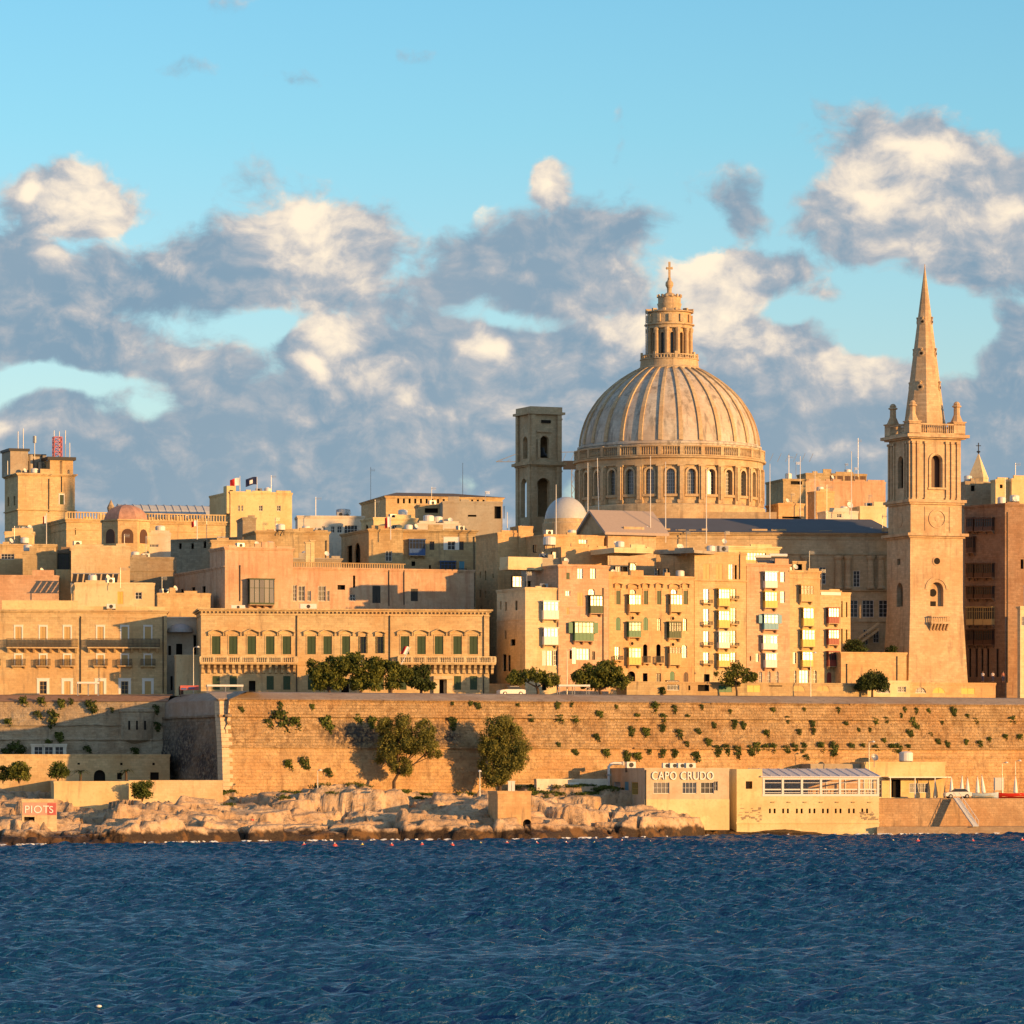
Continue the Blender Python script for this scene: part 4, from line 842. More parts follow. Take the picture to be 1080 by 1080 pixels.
bld('grey_roof_block','dark grey rooftop plant room below the white pyramid spire','rooftop room',1018,1045,509,750,20,'grey',[W('n',1026,512,518,4)],depth=5,cor=.1)
bld('pink_roof_house','long pink-walled house on the skyline right of the dome','house',848,934,508,860,14,'pink',[],depth=12,cor=.1)
bld('tan_roof_house','tan house with a dark rooftop terrace screen on the skyline','house',826,850,506,852,14,'tan',[W('n',840,507,511,12)],pxl=808,cor=.2)
bld('louvred_roof_house','long brown louvred rooftop storey above the pink house','rooftop room',850,914,500,866,14,'tan',[W('s',x,502,507,6,c='brown') for x in range(878,912,8)],depth=6,cor=.12)
bld('orange_roof_house','orange stepped roof house just right of the dome foot','house',821,848,532,800,14,'warm',[W('n',835,545,547,20)],pxl=808,cor=.2)
bld('small_orange_house','small orange house with a grey side behind the slate roof','house',861,880,519,806,22,'warm',[],pxl=852,cor=.12)
bld('ribbed_shed','pale ribbed shed roof behind the slate roof, beside the church tower','shed',907,935,535,790,14,'cream',[],depth=5,cor=.1)
bld('white_shed','low white vaulted shed behind the slate roof','shed',871,905,540,786,14,'white',[W('d',885,542,546,5)],depth=5,cor=.1)
# ------------------------------------------------------------------ great dome
DY=800; K=DY/FPX
dc=P(706,560,DY); dome=empty('domed_church',(dc.x,dc.y,GZ),0,'great ribbed stone dome with arcaded drum and tall lantern topped by a cross','church dome')
def zz(py,Y=DY,b=GZ): return CZ-(py-HY)/FPX*Y-b
NW=28; OFF=R(-1.4)-math.pi/2
Rd=96*K; ch=ST['church']
def cylmap(Rr,off): return lambda s,y,z: ((Rr-y)*math.cos(off+s/Rr),(Rr-y)*math.sin(off+s/Rr),z)
mb=MB(); hw=4.4*K; sp=2*math.pi*Rd/NW; holes=[(i*sp-hw,i*sp+hw,zz(527),zz(501),1) for i in range(NW)]
# wall cut round the arches, one bay after another
holes_face(mb,-sp/2,2*math.pi*Rd-sp/2,0,zz(497),holes,cylmap(Rd,OFF),th=.7); mb.build('drum_wall',ch,dome,fix=False)
def arcbox(mb,a0,a1,r0,r1,z0,z1,n=1):
    for i in range(n):
        b0=a0+(a1-a0)*i/n;b1=a0+(a1-a0)*(i+1)/n
        c=[(math.cos(b0),math.sin(b0)),(math.cos(b1),math.sin(b1))]
        vs=[(r*x,r*y,z) for z in(z0,z1) for r in (r0,r1) for x,y in c]
        mb.add(vs,[(0,1,3,2),(4,6,7,5),(2,3,7,6),(0,4,5,1),(0,2,6,4),(1,5,7,3)])
da=2*math.pi/NW
def onarc(mesh,nm,mat,i,par=dome,off=OFF):
    o=mesh if i is None else mesh
for i in range(NW):
    a=OFF+i*da
    w0=MB(); r=Rd-.62
    w0.box(-hw,hw,.02,.04,zz(527),zz(501)); o=w0.build('drum_window',GL,dome); o.location=(r*math.cos(a),r*math.sin(a),0); o.rotation_euler=(0,0,a+math.pi/2)
    w1=MB()
    for x in (-hw*.45,0,hw*.45): w1.box(x-.05,x+.05,-.06,.015,zz(527),zz(501))
    for q in range(1,7): z=zz(527)+(zz(501)-zz(527))*q/7; w1.box(-hw,hw,-.05,.01,z-.04,z+.04)
    w1.build('glazing_bars',M_['steel'],o)
    m2=MB(); # arch moulding and sill
    for q in range(8):
        t0=math.pi*q/8;t1=math.pi*(q+1)/8; zc=zz(501)-hw
        m2.prism([((hw+.02)*math.cos(t0),zc+(hw+.02)*math.sin(t0)),((hw+.38)*math.cos(t0),zc+(hw+.38)*math.sin(t0)),((hw+.38)*math.cos(t1),zc+(hw+.38)*math.sin(t1)),((hw+.02)*math.cos(t1),zc+(hw+.02)*math.sin(t1))],-.92,-.6)
    for x in (-hw-.38,hw+.02): m2.box(x,x+.36,-.9,-.6,zz(527),zc)
    m2.box(-hw-.5,hw+.5,-1.05,-.6,zz(527)-.5,zz(527)-.02); m2.build('window_surround',ch,o)
for i in range(NW):
    a=OFF+(i+.5)*da; m0=MB(); w=1.5*K/Rd*3.6
    m0.box(-.62,.62,-.55,.2,0,zz(498.5)); m0.box(-.75,.75,-.68,.2,zz(536),zz(533)); m0.box(-.78,.78,-.7,.2,zz(498.4),zz(496.6)); m0.box(-.33,.33,-.8,-.56,zz(532.8),zz(498.6))
    o=m0.build('pilaster',ch,dome); o.location=(Rd*math.cos(a),Rd*math.sin(a),0); o.rotation_euler=(0,0,a+math.pi/2)
mb=MB(); mb.lathe([(Rd-.5,zz(497)),(Rd+.45,zz(497)),(Rd+.5,zz(490.5)),(Rd+1.0,zz(489.8)),(Rd+1.1,zz(488)),(Rd+.6,zz(487.6)),(Rd-1,zz(487.5))],112); mb.build('entablature',ch,dome)
mb=MB(); mb.lathe([(Rd+.9,-2),(Rd+.9,zz(538)),(Rd+.5,zz(536.8)),(Rd-.4,zz(536.8))],112); mb.build('plinth',ch,dome)
mb=MB(); rb=99.3*K; n=NW*9
for i in range(n):
    a=OFF+2*math.pi*(i+.5)/n
    if i%9==4: continue
    mb.lathe([(.10,zz(486.6)),(.17,zz(484)),(.09,zz(481)),(.15,zz(478.2))],5,(rb*math.cos(a),rb*math.sin(a)))
for i in range(NW): a=OFF+(i+.5)*da; arcbox(mb,a-.018,a+.018,rb-.35,rb+.3,zz(487.4),zz(476.4))
mb.lathe([(rb-.28,zz(478.3)),(rb+.28,zz(478.3)),(rb+.32,zz(477)),(rb-.3,zz(476.6))],112); mb.lathe([(rb-.25,zz(487.5)),(rb+.25,zz(487.5)),(rb+.25,zz(486.4)),(rb-.25,zz(486.4))],112)
mb.build('balustrade',ch,dome)
prof=[(94.6,478),(94.4,471),(93.8,465),(92.6,459),(91,453),(88.6,446),(85.2,438.5),(80.6,431),(75,423),(68,415.3),(60,408.2),(52,402),(43,396.2),(36,392.3),(30,390)]
mb=MB(); mb.lathe([(r*K,zz(y)) for r,y in prof],168); mb.build('dome_shell',ST['domest'],dome,smooth=True)
mb=MB(); mb.lathe([(96*K,zz(487)),(96*K,zz(475)),(97.2*K,zz(474.6)),(97.2*K,zz(472.6)),(94.6*K,zz(471.6))],112); mb.build('dome_base_ring',ST['domest'],dome)
for i in range(NW):
    a=OFF+(i+.5)*da; mb=MB(); vs=[];fs=[]
    pts=[(r*K,zz(y)) for r,y in prof[1:]]
    for j,(r,z) in enumerate(pts):
        hw_=.12+.26*(r/pts[0][0]); 
        nx_,nz_=(0,1)
        if 0<j<len(pts)-1: tx,tz=pts[j+1][0]-pts[j-1][0],pts[j+1][1]-pts[j-1][1]
        elif j==0: tx,tz=pts[1][0]-pts[0][0],pts[1][1]-pts[0][1]
        else: tx,tz=pts[j][0]-pts[j-1][0],pts[j][1]-pts[j-1][1]
        l=math.hypot(tx,tz); ox,oz=tz/l,-tx/l; e=.30
        for (dd,ww) in ((-.3,hw_),(e,hw_),(e,-hw_),(-.3,-hw_)):
            vs.append((r+ox*dd,ww,z+oz*dd))
    for j in range(len(pts)-1):
        for q in range(3): fs.append((j*4+q,j*4+q+1,(j+1)*4+q+1,(j+1)*4+q))
    fs.append((0,3,2,1)); mb.add(vs,fs); o=mb.build('rib',ST['church'],dome); o.rotation_euler=(0,0,a)
# lantern
mb=MB(); mb.lathe([(33*K,zz(391.5)),(33*K,zz(389)),(31*K,zz(387.5)),(30.4*K,zz(381)),(31.4*K,zz(380.3)),(31*K,zz(379.5)),(30*K,zz(379.4)),(20*K,zz(379.3))],64)
n=56
for i in range(n):
    a=2*math.pi*i/n; mb.lathe([(.12,zz(379.4)),(.12,zz(376.3))],5,(30*K*math.cos(a),30*K*math.sin(a)))
mb.lathe([(30.6*K,zz(376.4)),(30.6*K,zz(375.4)),(29.2*K,zz(375.4)),(29.2*K,zz(376.4))],64)
for i in range(8): a=2*math.pi*i/8+.2; arcbox(mb,a-.05,a+.05,29*K,31*K,zz(379.4),zz(373))
lan=mb.build('lantern_gallery',ch,dome)
NL=12; rl=20.5*K; mb=MB(); spl=2*math.pi*rl/NL; hl_=1.9*K; LO=-math.pi/2+R(6)
holes_face(mb,-spl/2,2*math.pi*rl-spl/2,zz(380),zz(347),[(i*spl-hl_,i*spl+hl_,zz(376),zz(352),1) for i in range(NL)],cylmap(rl,LO),th=.4); mb.build('lantern_wall',ch,dome,fix=False)
mb=MB(); mb.lathe([(rl-.5,zz(379)),(rl-.5,zz(346))],24); mb.build('lantern_glass',GD,dome)
for i in range(NL):
    a=LO+(i+.5)*2*math.pi/NL; m0=MB(); m0.lathe([(.52,zz(379)),(.46,zz(376)),(.4,zz(352)),(.55,zz(350)),(.55,zz(347))],8); o=m0.build('lantern_column',ch,dome); o.location=((rl+.35)*math.cos(a),(rl+.35)*math.sin(a),0)
mb=MB(); mb.lathe([(rl,zz(347.5)),(rl+.7,zz(347.5)),(rl+.7,zz(344.5)),(rl+1.1,zz(343.8)),(rl+1.1,zz(342.8)),(rl+.4,zz(342.5)),(rl+.4,zz(331)),(rl+.9,zz(330.4)),(rl+.9,zz(329.4)),(rl-.5,zz(329)),(rl-1.6,zz(326)),(13*K,zz(320.6)),(12*K,zz(320.4)),(12*K,zz(314)),(13*K,zz(313.4)),(8*K,zz(312)),(3.5*K,zz(309))],48)
for i in range(24): a=2*math.pi*i/24; arcbox(mb,a-.045,a+.045,rl-.1,rl+1.0,zz(329.6),zz(326.8)) if i%2 else arcbox(mb,a-.07,a+.07,rl+.3,rl+.75,zz(341),zz(333))
for i in range(14): a=2*math.pi*i/14; arcbox(mb,a-.08,a+.08,11.6*K,13.3*K,zz(314),zz(311))
mb.build('lantern_crown',ch,dome)
mb=MB(); mb.lathe([(3.6*K,zz(311)),(2.4*K,zz(308)),(2.6*K,zz(304)),(4.2*K,zz(301)),(4.0*K,zz(298)),(2.0*K,zz(295.6)),(1.7*K,zz(293))],16); w_=1.5*K
mb.box(-w_*.8,w_*.8,-w_*.8,w_*.8,zz(294),zz(276.2)); mb.box(-3*K,3*K,-w_*.7,w_*.7,zz(284.0),zz(281.8)); 
for x in (-3*K,3*K): mb.lathe([(.02,zz(284.6)),(.9*K,zz(282.9)),(.02,zz(281.2))],8,(x,0))
mb.build('cross',ch,dome)
# scaffold ladder on lantern
mb=MB(); 
for x in (-25.5,-23.5): mb.box(x*K-.05,x*K+.05,-2,-1.9,zz(375),zz(329))
for i in range(16): z=zz(375)+(zz(329)-zz(375))*i/16; mb.box(-25.5*K,-23.5*K,-1.99,-1.91,z,z+.08)
mb.build('scaffold',M_['steel'],dome)
# square body under the dome
mb=MB(); a=Rd+2; mb.box(-a,a,-a+2,a,0,zz(546)); mb.build('church_body',ch,dome)
# ------------------------------------------------------------------ square towers
def stage(T,name,x0,x1,y0,y1,z0,z1,hF,hL,mat,th=.6,batter=0):
    mb=MB(); t=batter
    for (o_,ux,uy,L,hs,mirror) in (((x0,y0),1,0,x1-x0,hF,0),((x0,y1),0,-1,y1-y0,hL,0),((x1,y1),-1,0,x1-x0,hF,1),((x1,y0),0,1,y1-y0,hL,1)):
        H_=hs if not mirror else [(L-h[1],L-h[0],*h[2:]) for h in hs]
        nx_,ny_=-uy,ux   # inward
        def mp(s,y,z,o_=o_,ux=ux,uy=uy,nx_=nx_,ny_=ny_,L=L):
            k=t*(1-(z-z0)/(z1-z0)); s2=s-k+2*k*s/L if L else s
            return (o_[0]+ux*s2+nx_*(y-k),o_[1]+uy*s2+ny_*(y-k),z)
        holes_face(mb,0,L,z0,z1,H_,mp,th=th)
    return mb.build(name,mat,T,fix=False)
def ring(mb,x0,x1,y0,y1,z0,z1,e,m=0):
    mb.box(x0-e,x1+e,y0-e,y1+e,z0,z1,m)
def tower_frame(px0,px1,pxl,Y,rot,base):
    rz=R(rot); p0=P(px0,600,Y); p0=Vector((p0.x,p0.y,base)); u=Vector((math.cos(rz),math.sin(rz),0)); Wd=solve_w(p0,u,px1); kl=(pxl-540)/FPX; D=(p0.x-kl*p0.y)/(math.sin(rz)+kl*math.cos(rz))
    return p0,rz,Wd,D,Face(p0,rz),Face(p0+Vector((-math.sin(rz),math.cos(rz),0))*D,rz-math.pi/2)
# bell tower beside the dome
p0,rz,Wd,D,FF,FL=tower_frame(560,592,545,820,24,GZ); bt=empty('bell_tower',p0,rz,'square two-stage belfry tower with open arches, left of the great dome','bell tower')
z=lambda py: FF.loc(575,py)[1]
def hole(F,a,b,t,bt_,arch=1): s0,_=F.loc(a,t); s1,_=F.loc(b,t); return (s0,s1,F.loc((a+b)/2,bt_)[1],F.loc((a+b)/2,t)[1],arch)
hF=[hole(FF,566.5,580.5,504,545)]; hL=[(D*.3,D*.7,hF[0][2],hF[0][3],1)]
stage(bt,'lower_stage',0,Wd,0,D,0,z(492),hF,hL,ch,th=.9)
hF=[hole(FF,569.5,578.5,459.5,483)]; hL=[(D*.34,D*.66,hF[0][2],hF[0][3],1)]
stage(bt,'upper_stage',.2,Wd-.2,.2,D-.2,z(486),z(437),hF,hL,ch,th=.9)
for L_r in (((492,490.5,.35),(490.5,487.5,.8),(487.5,486,.3)),((437,434.5,.6),(434.5,429,.15))):
    mb=MB(); [ring(mb,0,Wd,0,D,z(a),z(b),e) for a,b,e in L_r]; mb.build('cornice',ch,bt)
for (a,b,c,d) in ((0,1.3,499.5,492.1),(0,1.3,548,499.6)):
    pass
for nm,zb,zt_,ww in (('lower_pilaster',560,492.2,1.15),('upper_pilaster',485.8,437.2,.9)):
    for x,y in ((.0,-.22),(Wd-ww,-.22)):
        mb=MB(); mb.box(x,x+ww,-.28,.0,z(zb),z(zt_)); mb.box(x-.1,x+ww+.1,-.38,-.0,z(zt_)-1.0,z(zt_)-.7); mb.build(nm,ch,bt)
        mb=MB(); mb.box(-.28,0,(0 if x<1 else D-ww),(ww if x<1 else D),z(zb),z(zt_)); mb.build(nm,ch,bt)
mb=MB(); s=hF[0]; mb.box(s[0]-.7,s[1]+.7,-.25,0,s[3]+.7,s[3]+1.0); mb.box(s[0]-.55,s[0]-.05,-.15,0.2,s[2],s[3]-.8); mb.box(s[1]+.05,s[1]+.55,-.15,.2,s[2],s[3]-.8); mb.build('belfry_surround',ch,bt)
mb=MB(); mb.box(Wd*.35,Wd*.65,-.1,.25,z(446),z(443)); mb.build('oculus',M_['dark'],bt)
mb=MB(); mb.lathe([(.02,z(470)),(1.0,z(471)),(1.2,z(476)),(1.7,z(479)),(1.8,z(480)),(.02,z(480))],16,(Wd/2,D/2)); mb.build('bell',M_['iron'],bt)
# spired church tower
p0,rz,Wd,D,FF,FL=tower_frame(960,1015.5,935.5,690,20,GZ); ct=empty('spired_church_tower',p0,rz,'tall square church tower with balustrade, corner pinnacles and slender stone spire','church tower')
tw=ST['tower']; z=lambda py: FF.loc(988,py)[1]
hF=[hole(FF,981,995,614,639.5,1),hole(FF,984.5,991.5,588.5,595,0)]; s=hF[0]
hL=[(D*.42,D*.68,s[2],s[3],1),(D*.44,D*.58,hF[1][2],hF[1][3],0)]
stage(ct,'shaft',0,Wd,0,D,z(640),z(563),hF,hL,tw,th=.9)
stage(ct,'battered_base',0,Wd,0,D,0,z(640),[],[],tw,batter=.75) 
# recessed tall niche with balcony on the shaft
mb=MB(); s=hF[0]; mb.box(s[0]-.05,s[1]+.05,.9,1.0,s[2],s[3]+.1); mb.build('niche_back',tw,ct)
mb=MB(); c=(s[0]+s[1])/2; mb.box(c-.75,c+.25,.84,.895,z(652)+.6,z(634)); mb.tube([(c-.3,.8,z(625)),(c-.3,.89,z(625))],.65,14); mb.build('niche_window',M_['dark'],ct)
mb=MB(); 
for q in range(9):
    t0=math.pi*q/9;t1=math.pi*(q+1)/9; r0=(s[1]-s[0])/2; zc=s[3]-r0
    mb.prism([(c+(r0+.5)*math.cos(t0),zc+(r0+.5)*math.sin(t0)),(c+(r0+.95)*math.cos(t0),zc+(r0+.95)*math.sin(t0)),(c+(r0+.95)*math.cos(t1),zc+(r0+.95)*math.sin(t1)),(c+(r0+.5)*math.cos(t1),zc+(r0+.5)*math.sin(t1))],-.12,0)
mb.build('niche_moulding',tw,ct)
s0,_=FF.loc(979,652); s1,_=FF.loc(999,652); mb=MB(); zb=z(658); mb.box(s0,s1,-1.2,0,zb,zb+.25)
for i in range(6): x=s0+.15+(s1-s0-.5)*i/5; mb.prism([(0,zb-.01),(0,zb-1.3),(-.3,zb-1.1),(-1.1,zb-.01)],x,x+.26,axis='x')
o=mb.build('balcony_slab',tw,ct); mb=MB(); mb.box(s0,s1,-1.2,-1.02,zb+1.15,zb+1.3); mb.box(s0,s1,-1.2,-1.05,zb+.26,zb+.36)
for i in range(9): x=s0+.1+(s1-s0-.3)*i/8; mb.box(x,x+.14,-1.18,-1.04,zb+.37,zb+1.14)
for x in (s0,s1-.15): mb.box(x,x+.15,-1.01,0,zb+1.15,zb+1.3)
mb.build('balustrade',tw,o)
mb=MB(); s=hF[1]; mb.tube([((s[0]+s[1])/2,-.1,(s[2]+s[3])/2),((s[0]+s[1])/2,.02,(s[2]+s[3])/2)],.78,18); mb.build('round_moulding',tw,ct)
mb=MB(); mb.tube([((s[0]+s[1])/2,-.14,(s[2]+s[3])/2),((s[0]+s[1])/2,-.1,(s[2]+s[3])/2)],.55,18); mb.build('round_window',M_['dark'],ct)
for L_r in (((567.5,565.5,.3),(565.5,562.5,.75)),((532,530,.2),(530,527,.5)),((463,461.5,.35),(461.5,458.3,.85))):
    mb=MB(); [ring(mb,0,Wd,0,D,z(a),z(b),e) for a,b,e in L_r]; mb.build('cornice',tw,ct)
stage(ct,'clock_stage',.15,Wd-.15,.15,D-.15,z(562.6),z(532),[],[],tw)
mb=MB(); c=Wd/2+.2; zc=z(547)
for q in range(24):
    t0=2*math.pi*q/24;t1=2*math.pi*(q+1)/24; f=lambda r,t:(c+r*math.cos(t),zc+r*math.sin(t)); mb.prism([f(1.35,t0),f(1.6,t0),f(1.6,t1),f(1.35,t1)],.02,.15)
mb.tube([(c,.08,zc),(c,.15,zc)],.45,16); mb.box(c-2.3,c-2.2,.05,.15,zc-2,zc+2); mb.box(c+2.2,c+2.3,.05,.15,zc-2,zc+2); mb.build('stone_roundel',tw,ct)
mb=MB(); mb.tube([(.08,D/2,zc),(.15,D/2,zc)],1.3,20); mb.build('side_roundel',tw,ct)
hF=[hole(FF,981.5,992,480,514,1)]; s=hF[0]; hL=[(D*.38,D*.62,s[2],s[3],1)]
stage(ct,'bell_stage',.25,Wd-.25,.25,D-.25,z(527.1),z(463),hF,hL,tw,th=.7)
mb=MB(); mb.box(1.5,Wd-1.5,1.3,1.5,z(527),z(463)); mb.box(1.3,1.5,1.5,D-1.5,z(527),z(463)); mb.build('belfry_louvres',M_['brown'],ct)
mb=MB(); c=(s[0]+s[1])/2+.25; r0=(s[1]-s[0])/2; zc=s[3]-r0
for q in range(9):
    t0=math.pi*q/9;t1=math.pi*(q+1)/9; f=lambda r,t:(c+r*math.cos(t),zc+r*math.sin(t)); mb.prism([f(r0+.15,t0),f(r0+.5,t0),f(r0+.5,t1),f(r0+.15,t1)],.05,.25)
for x in (c-r0-.5,c+r0+.15): mb.box(x,x+.35,.05,.25,s[2],zc)
mb.box(c-r0-.7,c+r0+.7,-.15,.25,s[2]-.35,s[2]-.02); mb.build('arch_moulding',tw,ct)
for F_,L,side in ((FF,Wd,0),(FL,D,1)):
    for k in ((.06,.15,.30,.70,.80,.91) if not side else (.05,.17,.27,.72,.82,.93)):
        x=L*k-.18; mb=MB(); w=.42
        a=(x,x+w,.0,.25) if not side else (.0,.25,D-x-w,D-x)
        mb.box(*a,z(526.9),z(468)); e=.12
        b=(a[0]-e,a[1]+e,a[2]-.12,a[3]) if not side else (a[0]-.12,a[1],a[2]-e,a[3]+e)
        mb.box(*b,z(468),z(465.5)); mb.box(*b,z(526.9),z(525)); mb.build('pilaster',tw,ct)
# balustrade, pinnacles
zb=z(458.2)
mb=MB()
for (x0,x1,y0,y1) in ((-.3,Wd+.3,-.3,0.1),(-.3,Wd+.3,D-.1,D+.3),(-.3,.1,.1,D-.1),(Wd-.1,Wd+.3,.1,D-.1)):
    mb.box(x0,x1,y0,y1,zb,zb+.25); mb.box(x0,x1,y0,y1,zb+1.55,zb+1.8)
n=26
for i in range(n):
    x=Wd*i/(n-1)
    for y in (-.1,D+.1): mb.lathe([(.07,zb+.25),(.13,zb+.6),(.06,zb+1.1),(.1,zb+1.55)],5,(x,y))
for i in range(20):
    y=D*i/19
    for x in (-.1,Wd+.1): mb.lathe([(.07,zb+.25),(.13,zb+.6),(.06,zb+1.1),(.1,zb+1.55)],5,(x,y))
mb.build('balustrade',tw,ct)
for (x,y) in ((.75,.75),(Wd-.75,.75),(.75,D-.75),(Wd-.75,D-.75)):
    mb=MB(); mb.box(x-1.05,x+1.05,y-1.05,y+1.05,zb,zb+2.0); mb.box(x-1.2,x+1.2,y-1.2,y+1.2,zb+2.0,zb+2.2)
    q=[(1.0,0),(.75,.7),(.6,1.2),(.5,1.5),(.48,3.0),(.75,3.15),(.7,3.4),(.45,3.55),(.55,3.75),(.3,4.2),(.02,4.3)]
    mb.lathe([(r*1.05,zb+2.2+h*.8) for r,h in q],8,(x,y),ang=R(22.5)); mb.build('pinnacle',tw,ct)
cx_,cy_=Wd/2,D/2
mb=MB(); rs=21.5/FPX*695; ang=R(-20)
mb.lathe([(rs*1.03,zb),(rs*1.02,z(444)),(rs*.985,z(441)),(.12,z(281)),(.05,z(276)),(.01,z(275))],8,(cx_,cy_),ang=ang); mb.build('spire',tw,ct)
for yy_s in (407,371,337):
    f=(yy_s-279)/(441-279); r=rs*.985*f*math.cos(R(22.5))
    for k in range(8):
        if k%2==0: continue
        a=ang+R(22.5)+k*math.pi/4
        mb=MB(); s_=.36+.26*f; mb.tube([(r-.3,0,0),(r+.22,0,0)],s_*.95,12); mb.box(r-.5,r+.3,-.16*s_,.16*s_,s_*.9,s_*1.9); mb.box(r-.4,r+.35,-.4*s_,.4*s_,s_*1.5,s_*1.75)
        o=mb.build('lucarne',tw,ct); o.location=(cx_,cy_,z(yy_s)); o.rotation_euler=(0,0,a)
        mb=MB(); mb.tube([(r+.22,0,0),(r+.26,0,0)],s_*.5,10); mb.build('lucarne_opening',M_['dark'],o)
# ------------------------------------------------------------------ colonnaded church body beside the tower
ws=[W('d',903.5,602,619,7,c='whitep'),W('d',867.5,598,616,7,c='whitep'),W('d',900.5,633,651,8.5,c='whitep'),W('d',915.5,633,651,12,c='whitep'),W('d',931.5,633,651,9,c='whitep'),W('d',913,664,680,5,c='whitep'),W('d',924,664,678,6,c='whitep'),W('d',655,566,571,1),W('d',887,633,651,6,c='whitep')]
T,F,Wd,H,D=bld('colonnaded_church','pale classical church with columns, long entablature and slate-grey roof, left of the spired tower','church',640,940,562,702,6,'church',ws,depth=15,cor=.7,courses=((568,.15),(584,.3),(622,.5),(655,.2)))
for px,w in ((849,6.5),(884.5,8),(894.5,7),(918.5,7),(929.5,7),(823,6),(800,6)):
    s,z1=F['f'].loc(px,586,.5); _,z0=F['f'].loc(px,621,.5); r=w/2/FPX*722; mb=MB()
    mb.lathe([(r*1.25,z0),(r*1.25,z0+.3),(r,z0+.5),(r*.86,z1-.8),(r*1.15,z1-.5),(r*1.3,z1-.25),(r*1.3,z1)],16,(s,-.35)); mb.build('column',ch,T,smooth=False)
mb=MB(); s0,_=F['f'].loc(676,560); mb.add([(s0,-.9,H+.2),(Wd+1,-.9,H+.2),(Wd-2,7.5,H+3.0),(s0-3,7.5,H+3.0),(s0,D+1,H+.2),(Wd+1,D+1,H+.2)],[(0,1,2,3),(3,2,5,4),(1,5,2),(0,3,4)]); mb.build('slate_roof',M_['slate'],T)
s0,z0=F['f'].loc(905,673,3); s1,z1=F['f'].loc(927,657,3); mb=MB(); mb.bar((s0,-3,z0),(s1,-3,z1),.5,.35); 
for i in range(12): t=i/12; mb.box(s0+(s1-s0)*t,s0+(s1-s0)*(t+1/12),-3,-.01,z0+(z1-z0)*t-1.2,z0+(z1-z0)*t-.7)
mb.build('outside_stair',ST['pale'],T)
T,F,Wd,H,D=bld('gabled_church_end','dark stone gable end of the church with pinkish sheet roof','church wing',641,692,562,692,24,'church',[],pxl=612,cor=.3)
mb=MB(); hr=CZ-(541-HY)/FPX*698-GZ; mb.add([(-.3,-.3,H+.2),(-.3,D/2,hr),(-.3,D+.3,H+.2),(1,-.3,H+.2),(1,D/2,hr),(1,D+.3,H+.2)],[(0,2,1),(3,4,5)]); mb.build('gable',ch,T)
mb=MB(); 
for a,b in (((-.9,H),(D/2,hr+.35)),((D/2,hr+.35),(D+.9,H))):
    y0,za=a;y1,zb_=b; mb.add([(-.9,y0,za+.1),(Wd+2,y0,za+.1),(Wd+2,y1,zb_+.1),(-.9,y1,zb_+.1),(-.9,y0,za-.35),(Wd+2,y0,za-.35),(Wd+2,y1,zb_-.35),(-.9,y1,zb_-.35)],[(0,1,2,3),(7,6,5,4),(0,4,5,1),(1,5,6,2),(2,6,7,3),(3,7,4,0)])
mb.build('sheet_roof',M_['pinkroof'],T)
# small white dome
c=P(597,551,756); t=empty('small_white_dome',(c.x,c.y,GZ),0,'low smooth whitish side dome between the bell tower and the great dome','small dome'); k=756/FPX; mb=MB(); zc=CZ-(549-HY)*k-GZ
mb.lathe([(22.5*k*math.cos(a),zc+25*k*math.sin(a)) for a in [R(90)*i/14 for i in range(15)]],48); mb.build('dome_shell',M_['lead'],t,smooth=True); mb=MB(); mb.lathe([(25*k,0),(25*k,zc-.6),(23.5*k,zc-.4),(23.5*k,zc+.2),(21*k,zc+.3)],48); mb.build('drum',ch,t)
# ------------------------------------------------------------------ far left skyline
T,F,Wd,H,D=bld('government_tower','broad square stone tower crowned with antennas, far left skyline','tower',19,79,500,800,20,'honey',[W('s',65,522,532,4.4,c='dkgreen',sur='whitep'),W('b',73,495.5,503,1.4)],winsL=[W('n',8.7,524,534,1.6),W('n',15.2,523,533,1.6)],pxl=5,cor=.45,courses=((538,.3),),pipes=((65,486,519),(51.5,505,540)))
mb=MB(); s0,z0=F['f'].loc(53,485); mb.box(s0,Wd-.3,.2,D*.8,H+.23,z0); mb.build('upper_block',F['mat'],T); mb=MB(); s1,z1=F['f'].loc(50,481.5); mb.box(s1,Wd+.2,-.2,.35,z0+.01,z1); mb.box(s1,s1+.5,.35,D*.8,z0+.01,z1); mb.box(Wd-.3,Wd+.2,.35,D*.8,z0+.01,z1); mb.build('black_roof_guard',M_['iron'],T)
s0,z1=F['f'].loc(15,476,-4); s1,_=F['f'].loc(49,476,-4); mb=MB(); mb.box(s0-1,s0+2.5,3,D-1,H,z1); mb.box(s0+2.5,s1,5,D-2,H,z1-.8)
for i in range(5): x=s0+3.2+i*.95; mb.tube([(x,3.8+(i%2)*.8,H),(x,3.8+(i%2)*.8,z1-.6-(i%3)*.7)],.42,10)
mb.build('equipment_rooms',ST['greyrender'],T)
mb=MB(); mb.box(s0-1.3,s0+2.8,2.8,D-.8,z1,z1+.5); mb.box(s0+2.8,s1+.2,4.9,D-1.8,z1-.8,z1-.35); mb.build('roof_guard',M_['iron'],T)
s,zb=F['f'].loc(60.5,482,-3); zt_=F['f'].loc(60.5,461,-3)[1]; mb=MB(); r=.75
cr_=[(s+a*r,3+b*r) for a,b in ((-1,-1),(1,-1),(1,1),(-1,1))]
for i in range(4):
    a=cr_[i];b=cr_[(i+1)%4]; mb.bar((*a,zb),(*a,zt_),.13)
    for j in range(4):
        za=zb+(zt_-zb)*j/4;zb2=zb+(zt_-zb)*(j+1)/4; mb.bar((*a,za),(*b,zb2),.08); mb.bar((*a,zb2),(*b,zb2),.1); mb.bar((*b,za),(*a,zb2),.08)
mb.build('lattice_mast',M_['redlight'],T)
mb=MB()
